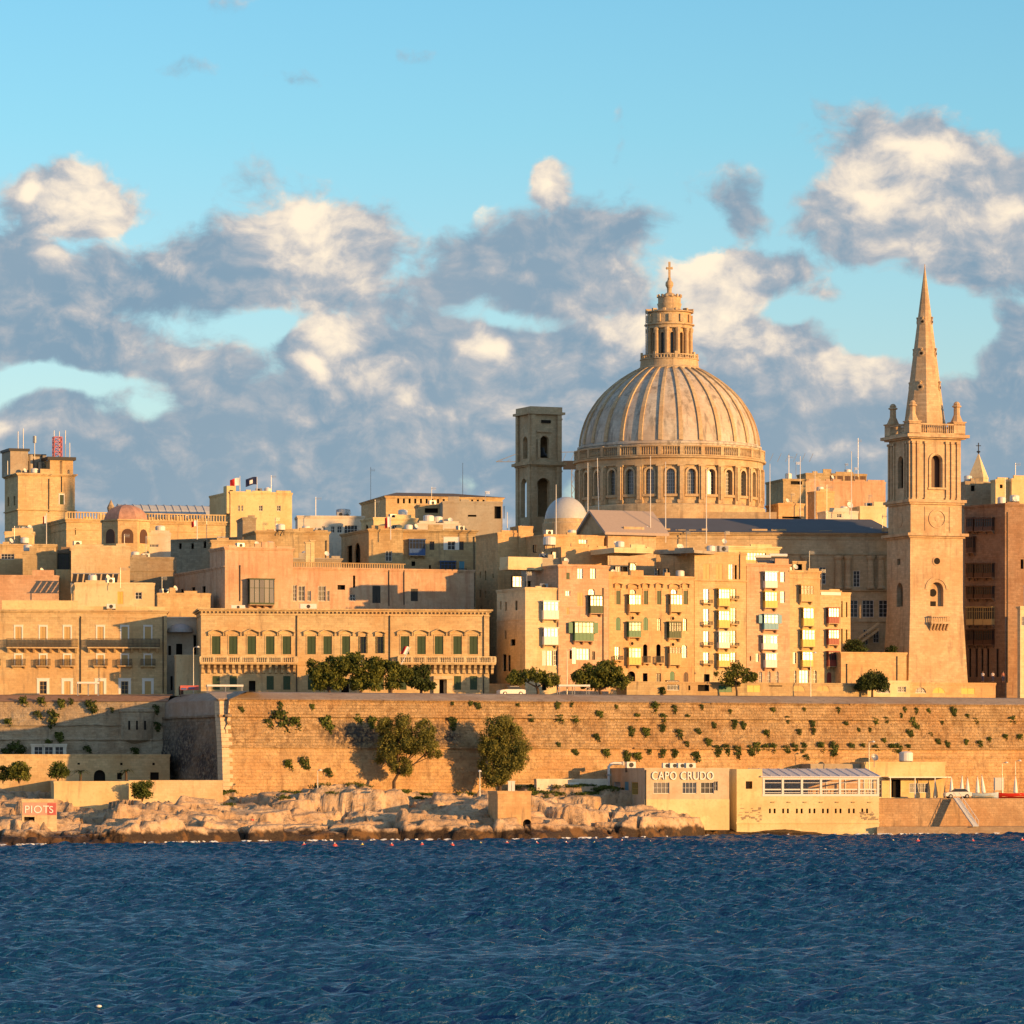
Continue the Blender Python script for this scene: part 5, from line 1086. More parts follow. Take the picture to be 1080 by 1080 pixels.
for px,t_,off in ((19,455,-4),(24.5,452,-4),(36.5,459.5,-4),(57,454,-3),(62.5,455,-3),(69,454,-2),(73.5,467,-1),(8,486,-2)):
    s,zt_=F['f'].loc(px,t_,off); mb.tube([(s,-off,H),(s,-off,zt_)],.07,5)
s,zt_=F['f'].loc(36.5,460,-4); mb.tube([(s,4,zt_-1.3),(s,4,zt_)],.35,8); mb.build('antennas',M_['steel'],T)
T,F,Wd,H,D=bld('balustraded_palace_hall','long low palace hall with roof balustrade behind the red dome, far left','palace',70,246,548,790,20,'honey',[W('n',79.5,557,564,1)],pxl=17,cor=.4,courses=((552,.25),(560,.1)))
mb=MB(); n=int(Wd/.55)
for i in range(n+1):
    x=Wd*i/n; big=i%12==0; mb.box(x-(.25 if big else .1),x+(.25 if big else .1),-.1,.2,H+.23,H+1.35)
mb.box(0,Wd,-.15,.25,H+1.35,H+1.55); mb.build('roof_balustrade',F['mat'],T)
T,F,Wd,H,D=bld('ribbed_roof_hall','hall with long pale grey ribbed vault roof and a stone finial at its end','hall',128,250,546,822,16,'honey',[],depth=9,cor=.1)
mb=MB(); mb.prism([(0,H),(0,H+.4),(D*.15,H+1.7),(D*.35,H+2.7),(D*.5,H+2.9),(D*.65,H+2.7),(D*.85,H+1.7),(D,H+.4),(D,H)],0,Wd,axis='x')
for i in range(16):
    x=Wd*i/15; mb.prism([(-.1,H),(-.1,H+.5),(D*.15,H+1.85),(D*.35,H+2.85),(D*.5,H+3.05),(D*.5,H)],x-.08,x+.08,axis='x')
mb.build('vault_roof',M_['lead'],T); s,_=F['f'].loc(118,525); mb=MB(); mb.lathe([(1.0,H-3),(1.0,H+.5),(.6,H+1),(.8,H+2),(.3,H+3),(.02,H+3.6)],8,(s,1)); mb.build('finial',ST['grey'],T)
T,F,Wd,H,D=bld('flag_house','cream flat-roofed house carrying two flags on the skyline','house',243,308,519.5,800,20,'yellow',[W('d',252,533,539,2),W('d',255.5,533,539,2),W('d',275,533,539,4),W('d',294,533,539,4)],pxl=221,cor=.15)
mb=MB(); s0,_=F['f'].loc(239.5,512); s1,z1=F['f'].loc(249,512.5); mb.box(s0,s1,.2,2.5,H-4,z1); mb.build('stair_turret',ST['yellow'],T); mb=MB(); mb.box((s0+s1)/2-.3,(s0+s1)/2+.3,.1,.19,z1-1.4,z1-.8); mb.build('turret_window',M_['dark'],T)
# red dome on its octagonal chapel
c=P(132.5,575,728); k=728/FPX; t=empty('red_domed_chapel',(c.x,c.y,GZ),0,'octagonal chapel with a faded red plaster dome and one arched window, left','chapel'); zz2=lambda py: CZ-(py-HY)*k-GZ
ang=R(22.5+10); mb=MB(); mb.lathe([(26.5*k,0),(26.5*k,zz2(551)),(28*k,zz2(550.5)),(28*k,zz2(549)),(22*k,zz2(548.8))],8,ang=ang); mb.build('octagon_wall',ST['honey'],t)
mb=MB(); mb.lathe([(24*k*math.cos(a),zz2(549)+16.5*k*math.sin(a)) for a in [R(90)*i/10 for i in range(11)]],8,ang=ang); mb.build('dome_shell',M_['redd'],t,smooth=False)
a=ang+R(22.5)+math.pi/4*5; 
for kk in (4,5,6,7):
    a=ang+R(22.5)+math.pi/4*kk; ap=26.5*k*math.cos(R(22.5)); mb=MB(); hw_=1.0; zb_,zt_=zz2(574),zz2(559); pts=[(-hw_,zb_),(hw_,zb_)]+[(hw_*math.cos(q),zt_-hw_+hw_*math.sin(q)) for q in [math.pi*i/8 for i in range(9)]]; mb.prism(pts,-.05,.05)
    o=mb.build('arched_window',M_['brown'],t); o.location=(ap*math.cos(a),ap*math.sin(a),0); o.rotation_euler=(0,0,a+math.pi/2)
# white pyramid spire, right
c=P(1032,505,830); k=830/FPX; t=empty('pyramid_spire',(c.x,c.y,CZ-(505-HY)*k),0,'small pale pyramid spire with a black cross, right of the church tower','spire'); mb=MB(); mb.lathe([(11.5*k,-12),(11.5*k,0),(12*k,.1),(.12,26*k)],4,ang=R(20)); mb.build('pyramid',ST['cream'],t)
mb=MB(); mb.tube([(0,0,26*k),(0,0,38*k)],.1,6); mb.box(-.5,.5,-.06,.06,34.5*k,34.5*k+.14); mb.lathe([(.02,27*k),(.45,28.5*k),(.02,30*k)],8); mb.build('cross',M_['iron'],t)
# ------------------------------------------------------------------ shore buildings
def text_mesh(txt,size,depth,mat,parent,loc,rz=0,name='lettering',sx=1):
    cu_=bpy.data.curves.new('t','FONT'); cu_.body=txt; cu_.size=size; cu_.extrude=depth; cu_.align_x='LEFT'; cu_.space_character=1.08
    o=bpy.data.objects.new('t',cu_); COL.objects.link(o); bpy.context.view_layer.update()
    me=bpy.data.meshes.new_from_object(o); bpy.data.objects.remove(o); me.name=name; me.materials.clear(); me.materials.append(mat)
    ob=bpy.data.objects.new(name,me); COL.objects.link(ob); ob.parent=parent; ob.location=loc; ob.rotation_euler=(R(90),0,rz); ob.scale=(sx,1,1); return ob
zb_=lambda py,Y: CZ-(py-HY)/FPX*Y
ws=[W('b',697.5,825,837,17,c='whitep'),W('b',727,825,837,15,c='whitep',gl='g'),W('d',746,825,837,14,c='whitep'),W('d',755,824,834,4,c='steel')]
T,F,Wd,H,D=bld('waterfront_restaurant','pale yellow seaside restaurant with white capital lettering and three wide windows','restaurant',680,769,811.5,622,14,'seacream',ws,winsL=[W('d',651,824.5,834.5,7,c='whitep'),W('D',661,824.5,843,4,c='cyan'),W('b',669.5,825,838,7,c='yellowp')],pxl=641,cor=.06,base=1.0,pipes=((681,812,862),),nopar=True)
s0,z0=F['f'].loc(687,822.3,.1); s1,_=F['f'].loc(752.5,822.3,.1); o=text_mesh('CAPO CRUDO',1.75,.09,M_['letter'],T,(s0,-.12,z0)); bpy.context.view_layer.update(); wt=max(v.co.x for v in o.data.vertices); o.scale=((s1-s0)/wt,1,1)
s,z1=F['f'].loc(720,843); mb=MB(); mb.box(-.02,Wd+.02,-.05,0,0,z1); mb.build('lower_yellow_band',ST['seayellow'],T)
def rooftop(name,label,cat,px,py,Y,w,d,h,mat,rot=10,shape='box',group=None):
    p=P(px,py,Y); t=empty(name,p,R(rot),label,cat,group); mb=MB()
    if shape=='tank': mb.lathe([(w*.5,.3),(w*.55,.4),(w*.55,h*.9),(w*.4,h),(.02,h*1.05)],16); mb.build('tank_body',M_[mat],t,smooth=False); mb=MB(); [mb.box(x-.06,x+.06,y-.06,y+.06,-.6,.35) for x in(-w*.35,w*.35) for y in(-w*.35,w*.35)]; mb.box(-w*.5,w*.5,-.08,.08,.22,.3); mb.build('stand',M_['iron'],t)
    elif shape=='ac':
        mb.box(-w/2,w/2,-d/2,d/2,.15,h); mb.build('casing',M_[mat],t); mb=MB(); mb.tube([(0,-d/2-.04,h*.55),(0,-d/2,h*.55)],h*.33,14); mb.build('fan_grille',M_['iron'],t); mb=MB(); mb.box(-w/2,-w/2+.1,-d/2,d/2,-.5,.15); mb.box(w/2-.1,w/2,-d/2,d/2,-.5,.15); mb.build('feet',M_['iron'],t)
    elif shape=='dish':
        mb.lathe([(.02,.0),(w*.25,.06),(w*.5,.26)],18); o=mb.build('dish',M_[mat],t); o.rotation_euler=(R(65),0,R(20)); o.location=(0,0,h); mb=MB(); mb.tube([(0,.05,-.5),(0,.05,h)],.06,6); mb.bar((0,-.05,h),(0,-w*.45,h+.15),.04); mb.build('mast',M_['steel'],t)
    elif shape=='aerial':
        mb.tube([(0,0,-.6),(0,0,h)],.05,5); mb.build('mast',M_['steel'],t); mb=MB(); mb.bar((-.1,0,h*.92),(w,0,h*.92),.04); 
        for i in range(5): x=w*i/4; mb.bar((x,-.4+.05*i,h*.92),(x,.4-.05*i,h*.92),.03); mb.bar((x,0,h*.92-.3),(x,0,h*.92+.3),.03)
        mb.build('aerial_bars',M_['steel'],t)
    elif shape=='solar':
        mb.add([(-w/2,-d/2,.2),(w/2,-d/2,.2),(w/2,d/2,h),(-w/2,d/2,h),(-w/2,-d/2,.28),(w/2,-d/2,.28),(w/2,d/2,h+.08),(-w/2,d/2,h+.08)],[(0,3,2,1),(4,5,6,7),(0,1,5,4),(1,2,6,5),(2,3,7,6),(3,0,4,7)]); mb.build('panel',GL,t)
        mb=MB(); mb.box(-w/2+.1,-w/2+.18,d/2-.15,d/2-.05,-.5,h); mb.box(w/2-.18,w/2-.1,d/2-.15,d/2-.05,-.5,h); mb.box(-w/2+.1,-w/2+.18,-d/2+.1,-d/2+.2,-.5,.22); mb.box(w/2-.18,w/2-.1,-d/2+.1,-d/2+.2,-.5,.22); mb.build('legs',M_['steel'],t)
        mb=MB(); mb.tube([(-w/2,d/2,h+.3),(w/2,d/2,h+.3)],.26,10); mb.build('water_cylinder',M_['pole'],t)
    return t
rooftop('exhaust_unit','white box ventilator on the shaded end of the seaside restaurant','ventilator',665,811,632,1.4,1,1.1,'pole',14,'ac')
p=P(646,810,634); t=empty('exhaust_duct',p,R(14),'white bent exhaust duct on the left end of the restaurant roof','duct'); mb=MB(); mb.tube([(-.6,0,-4),(-.6,0,.2),(-.3,0,.55),(.1,0,.7),(1.6,0,.7)],.22,8); mb.build('pipe',M_['pole'],t); mb=MB(); mb.box(-.9,-.3,-.35,.35,-1.2,-.9); mb.box(1.5,1.8,-.3,.3,.4,1.0); mb.build('brackets',M_['steel'],t)
for i,(px,l) in enumerate(((703,'left'),(711,'middle'),(719,'wide right'),(728,'small rightmost'))): rooftop('rooftop_cooling_unit',f'{l} white cooling unit on the restaurant roof above the lettering','cooling unit',px,811,628,1.3+.2*(i%2),.8,.9,'pole',14,'ac',group='cooling units on the restaurant roof')
# sea hall with glazed terrace
T,F,Wd,H,D=bld('sea_hall','pale yellow sea hall rising from the water, carrying the glass terrace','restaurant hall',777,927,840,633,9,'seayellow',[W('n',x,852.8,857.8,2.1) for a in (812,826,840.5,854,868,881.5,895.5,909.5) for x in (a,a+5)],pxl=762,cor=0,base=-1)
mb=MB(); s,z1=F['f'].loc(850,868); mb.box(-.1,Wd+.1,-.12,-.001,z1-.1,z1+.12); _,z2=F['f'].loc(850,877); mb.box(-.25,Wd+.25,-.3,-.001,0,z2); mb.box(-.25,-.001,-.001,D,0,z2); mb.build('plinth',F['mat'],T)
mb=MB(); 
for i in range(7): s,z=F['f'].loc(815+i*17,846); mb.box(s-.25,s+.25,-.16,-.001,z-.07,z+.07)
mb.build('putlog_blocks',ST['tan'],T)
_,ztop=F['f'].loc(790,811); s1,_=F['f'].loc(804,811); mb=MB(); holes_face(mb,0,s1,H,ztop,[(F['f'].loc(786.5,824)[0],F['f'].loc(793.5,824)[0],F['f'].loc(790,832)[1],F['f'].loc(790,824)[1])],lambda s,y,z:(s,y,z)); mb.add([(0,0,H),(0,D,H),(0,D,ztop),(0,0,ztop)],[(0,3,2,1)]); mb.add([(s1,0,H),(s1,D,H),(s1,D,ztop),(s1,0,ztop)],[(0,1,2,3)]); mb.add([(0,0,ztop),(s1,0,ztop),(s1,D,ztop),(0,D,ztop)],[(0,1,2,3)]); mb.build('end_block',F['mat'],T,fix=False)
s,z=F['f'].loc(790,832); mb=MB(); mb.box(s-.45,s+.1,.2,.3,z,z+1.2); mb.build('dark_window',M_['dark'],T)
mb=MB(); rnd=random.Random(5)
for (a,b,y0,y1) in ((780,803,853,867),(908,925,857,865)):
    for i in range(26):
        px=rnd.uniform(a,b); py=rnd.uniform(y0,y1); s,z=F['f'].loc(px,py); w=rnd.uniform(.15,.7); h=rnd.uniform(.08,.3); mb.box(s-w/2,min(s+w/2,Wd),-.03-rnd.random()*.015,-.002,z,z+h)
mb.build('peeled_plaster',ST['grey'],T)
gp=F['f']; g0=gp.o+gp.u*s1; gt=empty('glass_terrace',(g0.x,g0.y,-1),gp.rz,'glazed dining terrace with white frames and sloping white roof on the sea hall','conservatory'); L2=Wd-s1; zz0=H-1; 
zA=gp.loc(860,839.5)[1]; zB=gp.loc(860,820.5)[1]; zC=gp.loc(860,811.5)[1]; dep=9
mb=MB(); nb=6
for i in range(nb+1): x=.1+(L2-.35)*i/nb; mb.box(x-.06,x+.28,-.05,.2,zA,zB); mb.box(x+.02,x+.2,dep-.2,dep,zA,zC)
mb.box(0,L2,-.06,.22,zA-.05,zA+.3); mb.box(0,L2,-.02,.22,zB-.25,zB+.12)
for i in range(nb):
    x=.1+(L2-.35)*i/nb+.22; w=(L2-.35)/nb-.22; zm=zA+(zB-zA)*.36; mb.box(x,x+w,.04,.14,zm-.1,zm+.1); mb.box(x,x+w,.04,.14,zA+(zB-zA)*.17,zA+(zB-zA)*.17+.09); mb.box(x,x+w,.04,.14,zA+(zB-zA)*.72,zA+(zB-zA)*.72+.07)
for x in (0,L2-.2): mb.box(x,x+.2,.21,dep,zA,zA+.15); mb.box(x,x+.2,.21,dep,zB-.2,zB); mb.box(x,x+.2,dep/2-.1,dep/2+.1,zA+.15,zB-.2)
mb.build('frame',M_['pole'],gt)
mb=MB(); mb.add([(-.3,-.3,zB+.13),(L2+.2,-.3,zB+.13),(L2+.2,dep,zC),(-.3,dep,zC),(-.3,-.3,zB+.25),(L2+.2,-.3,zB+.25),(L2+.2,dep,zC+.12),(-.3,dep,zC+.12)],[(0,3,2,1),(4,5,6,7),(0,1,5,4),(1,2,6,5),(2,3,7,6),(3,0,4,7)])
for i in range(13): x=-.2+(L2+.3)*i/12; mb.bar((x,-.28,zB+.28),(x,dep,zC+.16),.1,.1)
mb.build('roof_sheet',plain('white_roof_sheet',(.68,.69,.72),.4),gt)
def clearglass():
    m,N,L,b=newmat('clear_glazing'); t=N.new('ShaderNodeBsdfTransparent'); g=N.new('ShaderNodeBsdfGlossy'); g.inputs['Roughness'].default_value=.12; ms=N.new('ShaderNodeMixShader'); f=N.new('ShaderNodeFresnel'); f.inputs[0].default_value=2.1
    L.new(f.outputs[0],ms.inputs[0]); L.new(t.outputs[0],ms.inputs[1]); L.new(g.outputs[0],ms.inputs[2]); L.new(ms.outputs[0],N['Material Output'].inputs[0]); return m
CG=clearglass()
for i in range(nb):
    x=.1+(L2-.35)*i/nb+.22; w=(L2-.35)/nb-.22; mb=MB(); mb.add([(x,.09,zA+.18),(x+w,.09,zA+.18),(x+w,.09,zB-.25),(x,.09,zB-.25)],[(0,1,2,3)]); mb.build('window_pane',CG,gt,fix=False)
mb=MB(); mb.box(0,L2,dep-.1,dep,zA,zB+.3); mb.build('back_wall',ST['warm'],gt)
rnd=random.Random(9); n_=0
for i in range(6):
    for q in range(2):
        x=1.2+L2/6*i+q*1.6; y=1.6+rnd.random()*2; p=g0+gp.u*x+Vector((-math.sin(gp.rz),math.cos(gp.rz),0))*y
        t=empty('dining_table',(p.x,p.y,zA-1.0),gp.rz+rnd.random(),'dining table with chairs seen through the terrace glass','table','dining tables behind the terrace glass'); mb=MB(); mb.box(-.5,.5,-.5,.5,.72,.77); mb.build('tabletop',M_['tanpaint'],t); mb=MB(); mb.box(-.06,.06,-.06,.06,.04,.72); mb.box(-.3,.3,-.3,.3,0,.04); mb.build('pedestal',M_['iron'],t)
        for s_ in (-1,1):
            c=p+Vector((s_*.85,.1,0)); c_=empty('dining_chair',(c.x,c.y,zA-1.0),gp.rz+(0 if s_<0 else math.pi),'dark dining chair at a terrace table behind the glass','chair','dining chairs behind the terrace glass')
            mb=MB(); mb.box(-.22,.22,-.22,.22,.44,.48); mb.build('seat',M_['brown'],c_); mb=MB(); mb.box(-.22,-.18,-.22,.22,.49,.95); mb.build('backrest',M_['brown'],c_); mb=MB(); [mb.box(a-.02,a+.02,b-.02,b+.02,0,.44) for a in(-.18,.18) for b in (-.18,.18)]; mb.build('leg_frame',M_['iron'],c_)
# kiosk building on the quay
QZ=5.6
ws=[W('n',945,822,841,10),W('g',969,826,836,20,c='pole'),W('d',927,823,841,6,c='pole')]
T,F,Wd,H,D=bld('quay_kiosk','yellow flat-roofed quay kiosk with a thin canopy, right of the glass terrace','kiosk',912,997,805,651,16,'yellow',ws,depth=6,cor=.1,base=QZ-.2,nopar=True)
s,z=F['f'].loc(950,819.5); s1_,_=F['f'].loc(931,819); mb=MB(); mb.box(s1_,Wd,-2.6,-.001,z-.12,z+.06); mb.build('canopy',M_['steel'],T)
for px in (933,959,980): s,z_=F['f'].loc(px,820); mb=MB(); mb.box(s-.07,s+.07,-2.5,-2.36,.1,z-.12); mb.build('canopy_post',M_['pole'],T)
on=rooftop('water_tank','pale round water tank on the quay kiosk roof','water tank',955.5,805,654,2.0,2,1.8,'pole',0,'tank')
rooftop('satellite_dish','grey satellite dish beside the quay kiosk roof','satellite dish',922,806,650,1.2,1,1.0,'steel',0,'dish')
bld('rear_shed','long low grey shed roof behind the glass terrace','shed',855,912,807,650,18,'greyrender',[],depth=4,cor=.05,base=2,nopar=True)
# quay furniture
def onquay(px,Y): return P(px,HY,Y).x
def parasol(px,Y,label,h=3.2,lean=0):
    x=onquay(px,Y); t=empty('closed_parasol',(x,Y,QZ),R(10),label,'parasol','closed white parasols on the quay'); t.rotation_euler=(0,R(lean),0)
    mb=MB(); mb.tube([(0,0,0),(0,0,h+.3)],.05,6); mb.build('pole',M_['steel'],t); mb=MB(); vs=[]
    mb.lathe([(.08,.7),(.34,.85),(.30,1.5),(.2,h*.75),(.05,h+.1)],9); mb.build('furled_canopy',M_['flagwhite'],t); mb=MB(); mb.box(-.4,.4,-.4,.4,0,.1); mb.build('base',M_['iron'],t)
for i,(px,h,le) in enumerate(((1003.5,3.1,0),(1014,3.3,2),(1020.5,3.0,0),(1031,3.2,0),(1038,3.4,-6),(1071,3.3,0))):
    parasol(px,650+i*.5,['leftmost closed white parasol beside the kiosk','second closed white parasol from the kiosk','third closed parasol, behind the white car','fourth closed parasol, left of the leaning one','closed white parasol leaning to the left','rightmost closed white parasol, above the red boat'][i],h,le)
def car(px,Y,z,rz,label,paint,name='parked_car'):
    x=onquay(px,Y); t=empty(name,(x,Y,z),rz,label,'car'); mb=MB()
    sec=[(-2.1,.35),(-2.1,.8),(-1.75,.95),(-1.05,1.02),(-.45,1.42),(.9,1.45),(1.6,1.05),(2.05,.95),(2.1,.35)]
    def prof(yy,k): return [(x,yy,(z_-.35)*k+.35) for x,z_ in sec]
    body=[(-2.1,.32),(-2.12,.75),(-1.8,.92),(-.95,1.0),(1.65,1.02),(2.08,.92),(2.12,.5),(2.05,.32)]
    mb.prism(body,-.85,.85); o=mb.build('body',paint,t); mb=MB(); mb.add([(-1.0,-.8,1.0),(1.6,-.8,1.02),(1.05,-.66,1.46),(-.4,-.66,1.46),(-1.0,.8,1.0),(1.6,.8,1.02),(1.05,.66,1.46),(-.4,.66,1.46)],[(0,1,2,3),(7,6,5,4),(0,3,7,4),(1,5,6,2)]); mb.build('windows',GD,t); mb=MB(); mb.box(-.42,1.07,-.67,.67,1.46,1.5); mb.build('roof',paint,t)
    for sx in (-1.3,1.3):
        for sy in (-.8,.8):
            mb=MB(); mb.tube([(sx,sy-.1,.33),(sx,sy+.1,.33)],.33,14); w=mb.build('wheel',M_['tyre'],t); mb=MB(); mb.tube([(sx,sy-.115,.33),(sx,sy-.1,.33)],.19,10); mb.build('rim',M_['steel'],w)
    for sy in (-.65,.65): mb=MB(); mb.box(-2.14,-2.1,sy-.15,sy+.15,.62,.76); mb.build('headlight',M_['pole'],t)
    return t
car(1010,646.5,QZ,R(8),'white hatchback parked on the quay right of the kiosk',M_['carw'])
car(645,632,6.3,R(20),'white car partly hidden by rocks, left of the seaside restaurant',M_['carw']) if 0 else None
car(539,648,GZ,R(20),'pale car parked on the terrace, only its roof above the parapet',M_['carw'])
def boat(px,Y,z,rz,label,mat,L=5.5,w=1.9):
    x=onquay(px,Y); t=empty('rowing_boat',(x,Y,z),rz,label,'boat'); n=12; vs=[];fs=[]
    for i in range(n+1):
        u=i/n; b=w/2*math.sin(math.pi*min(1,.25+u*.78))**.7*(1 if u<.75 else (1-((u-.75)/.25)**2*.97)); sh=.75+.35*(u-.4)**2*2; X=-L/2+L*u
        for (k,zz_) in ((1,sh),(.92,sh-.35),(.6,.15),(0,0),(-.6,.15),(-.92,sh-.35),(-1,sh)): vs.append((X,b*k,zz_))
    for i in range(n):
        for j in range(6): fs.append((i*7+j,i*7+j+1,(i+1)*7+j+1,(i+1)*7+j))
    fs.append((0,6,5,4,3,2,1)); mb=MB(); mb.add(vs,fs); mb.build('hull',mat,t); mb=MB(); mb.box(-.9,-.6,-w*.42,w*.42,.5,.56); mb.box(.5,.8,-w*.42,w*.42,.5,.56); mb.build('thwart',M_['tanpaint'],t); mb=MB(); mb.box(-L*.42,L*.3,-w*.36,w*.36,.25,.3); mb.build('floor_boards',M_['tanpaint'],t)
boat(1039,647,QZ,R(6),'pale blue and white rowing boat drawn up on the quay',plain('pale_blue_hull',(.35,.45,.55),.4),4.2); boat(1071,648.5,QZ,R(4),'red boat drawn up on the quay at the right edge',M_['carr'],5.4)
x=onquay(1053.5,656); t=empty('notice_board',(x,656,QZ),R(16),'plain grey-blue board standing on the quay behind the boats','board'); mb=MB(); mb.box(-.85,.85,0,.06,1.2,3.2); mb.build('panel',M_['lead'],t); mb=MB(); mb.box(-.8,-.7,.06,.14,0,3.2); mb.box(.7,.8,.06,.14,0,3.2); mb.build('posts',M_['steel'],t)
# slipway stair and quay wall recess
p=P(1008,843,640); t=empty('gangway',(P(1009,842,641).x,641.5,QZ),0,'grey sloping gangway from the quay down to the landing','gangway'); x1=P(1030,870,636.5); mb=MB(); a=Vector((0,0,.05)); b=Vector((x1.x-P(1009,842,641).x,-4.0,1.35-QZ)); mb.bar(a,b,1.1,.18); mb.build('deck',M_['lead'],t); mb=MB()
for s_ in (-.5,.5):
    o_=Vector((s_*.9,s_*.6,0)); mb.bar(a+o_+Vector((0,0,.9)),b+o_+Vector((0,0,.9)),.07)
    for i in range(7): q=a.lerp(b,i/6)+o_; mb.bar(q,q+Vector((0,0,.9)),.05)
mb.build('handrail',M_['pole'],t)
# lamp posts
def lamp(px,base_py,top_py,Y,label,heads=1,arm=.7):
    p=P(px,base_py,Y); h=(base_py-top_py)/FPX*Y; t=empty('street_lamp',p,0,label,'street lamp'); mb=MB(); mb.tube([(0,0,-.5),(0,0,.5),(0,0,h)],[.12,.09,.05],8); mb.build('pole',M_['steel'],t)
    mb=MB(); mb.tube([(0,0,h-.05),(arm*.5,0,h+.12),(arm,0,h+.1)],.04,6) if arm else mb.tube([(0,0,h),(0,0,h+.1)],.06,6); mb.build('arm',M_['steel'],t); mb=MB(); mb.lathe([(.02,.0),(.28,-.06),(.2,.1),(.02,.2)],10,(0,0)); o=mb.build('lamp_head',M_['pole'],t); o.location=(arm,0,h+.08)
lamp(506,836,814,606,'short lamp post on the rocks below the right-hand big tree',arm=0); lamp(335,833,813,606,'short twin lamp post at the foot of the sunlit wall',arm=.4)
lamp(598,738,686,650,'tall pale lamp post on the terrace between two trees'); lamp(855,738,689,662,'tall thin lamp post before the row houses'); lamp(204,736,683,648,'thin lamp post before the pale yard wall'); lamp(916.5,845,783,646,'thin lamp post between glass terrace and quay kiosk'); lamp(1057,845,805,655,'lamp post on the quay behind the boats, left one'); lamp(1071,845,803,656,'lamp post on the quay by the rightmost parasol')
# pier, graffiti block, low walls on the rocks
T,F,Wd,H,D=bld('stone_pier','square orange stone pier with an arch at its foot, standing in the rocks','pier',525,560,836,592,10,'warm',[W('n',556,864,884,9,arch=1)],pxl=515,cor=.1,base=-1,nopar=True)
t=empty('information_board',P(539.5,835.5,596),R(5),'small white two-part panel standing on the stone pier','panel'); mb=MB(); mb.box(-.48,-.03,0,.1,.1,1.5); mb.box(.03,.48,0,.1,.1,1.5); mb.lathe([(.02,1.6),(.48,1.5)],12) if 0 else None; mb.build('panels',M_['pole'],t); mb=MB(); mb.box(-.55,.55,-.03,.13,-.2,.1); mb.box(-.55,.55,-.02,.12,1.5,1.6); mb.build('frame',M_['pole'],t)
bld('long_parapet','low bright yellow parapet wall on the rocks at left','parapet wall',57,136,825.5,592,7,'yellow',[],pxl=40,cor=.06,base=3,nopar=True)
bld('low_parapet','long low pale parapet at the foot of the dark bastion flank','parapet wall',136,235,824.5,603,8,'pale',[],depth=1.2,cor=.04,base=3,nopar=True)
T,F,Wd,H,D=bld('painted_hut','small pink-painted concrete hut on the rocks with red and white scrawl','hut',23,60,844.5,560,8,'pale',[W('n',31,861.5,870,11)],depth=3,cor=.08,base=-.5,nopar=True)
s0,z0=F['f'].loc(24,859); s1,z1=F['f'].loc(60,847); mb=MB(); mb.box(s0,s1,-.02,-.001,z0-.1,z1+.2); o=mb.build('pink_paint',plain('pink_paint',(.62,.33,.26),.8,var=.25,scale=2),T)
s0,z0=F['f'].loc(25.5,857.5); o=text_mesh('PIOT',1.45,.02,M_['letter'],T,(s0,-.06,z0),name='painted_letters'); s2,_=F['f'].loc(50,857.5); mb=MB(); s3,z3=F['f'].loc(50,859.5); s4,z4=F['f'].loc(59,847); mb.box(s3,s4,-.04,-.021,z3,z4); mb.build('red_square',M_['redlight'],T); s,_=F['f'].loc(51.5,0+857); text_mesh('S',1.35,.02,M_['letter'],T,(s,-.08,z0),name='painted_letters')
ws=[W('n',105,812,824,12,arch=1),W('n',126,815,822,5),W('n',163,814.5,824,9),W('n',83,804.5,806.5,2.6),W('n',128,804.5,807,2.6),W('n',162,804.5,807,2.6),W('D',78,813,824,.1)]
bld('lower_terrace_wall','lower terrace wall with an arched opening, half in sun, below the shaded curtain','wall',-80,179,797,630,6,'honey',ws,depth=9,cor=.12,base=2,nopar=True)
bld('glazed_hut','low hut with three dark glazed bays on the lower terrace, left','hut',33,70,786,640,6,'white',[W('d',x,787.5,796.5,9,c='whitep') for x in (40.5,51.5,62.5)],depth=3,cor=.12,base=11,nopar=True)
bld('white_gate_wall','low whitish wall with gates between the big tree and the restaurant','wall',566,641,823,628,22,'white',[W('D',605,825,831,12,c='whitep')],depth=1,cor=.05,base=2,nopar=True)
# terrace furniture
def awning(px0,px1,top,Y,label):
    p=P(px0,top,Y); p=Vector((p.x,p.y,GZ)); w=(px1-px0)/FPX*Y; h=zb_(top,Y)-GZ; t=empty('awning',p,R(8),label,'awning'); mb=MB(); mb.box(-.1,w+.1,-.1,2.6,h-.3,h); mb.build('canopy',M_['pole'],t)
    for x in (0,w*.5,w-.1):
        for y in (0,2.4): mb=MB(); mb.box(x,x+.1,y,y+.1,0,h-.3); mb.build('post',M_['steel'],t)
awning(219,256,722,643,'long white open canopy before the palace, left'); awning(590,622,722,648,'white framed canopy behind the tree before the row houses'); awning(82,104,719,648,'white framed canopy before the peach town house')
t=empty('street_banner',P(190,727,645),R(8),'small red and blue banner board before the yard wall','banner'); mb=MB(); mb.box(0,2.9,0,.05,-.1,.6); mb.build('board',M_['redlight'],t); mb=MB(); mb.box(.1,1.0,-.02,-.001,-.05,.2); mb.box(1.3,2.2,-.02,-.001,.1,.35); mb.build('blue_panel',M_['blue'],t); mb=MB(); mb.box(.05,.12,.051,.12,-1.9,.6); mb.box(2.75,2.82,.051,.12,-1.9,.6); mb.build('posts',M_['iron'],t)
t=empty('laundry_rack',P(97,616,680),R(6),'slanting dark drying rack leaning on the cream blank house','rack'); mb=MB()
for i in range(8):
    x=-3.3+i*.95; mb.add([(x,0,0),(x+.7,0,0),(x+.95,.9,1.75),(x+.25,.9,1.75)],[(0,1,2,3)]); mb.add([(x,0.06,0),(x+.7,0.06,0),(x+.95,.96,1.75),(x+.25,.96,1.75)],[(3,2,1,0)])
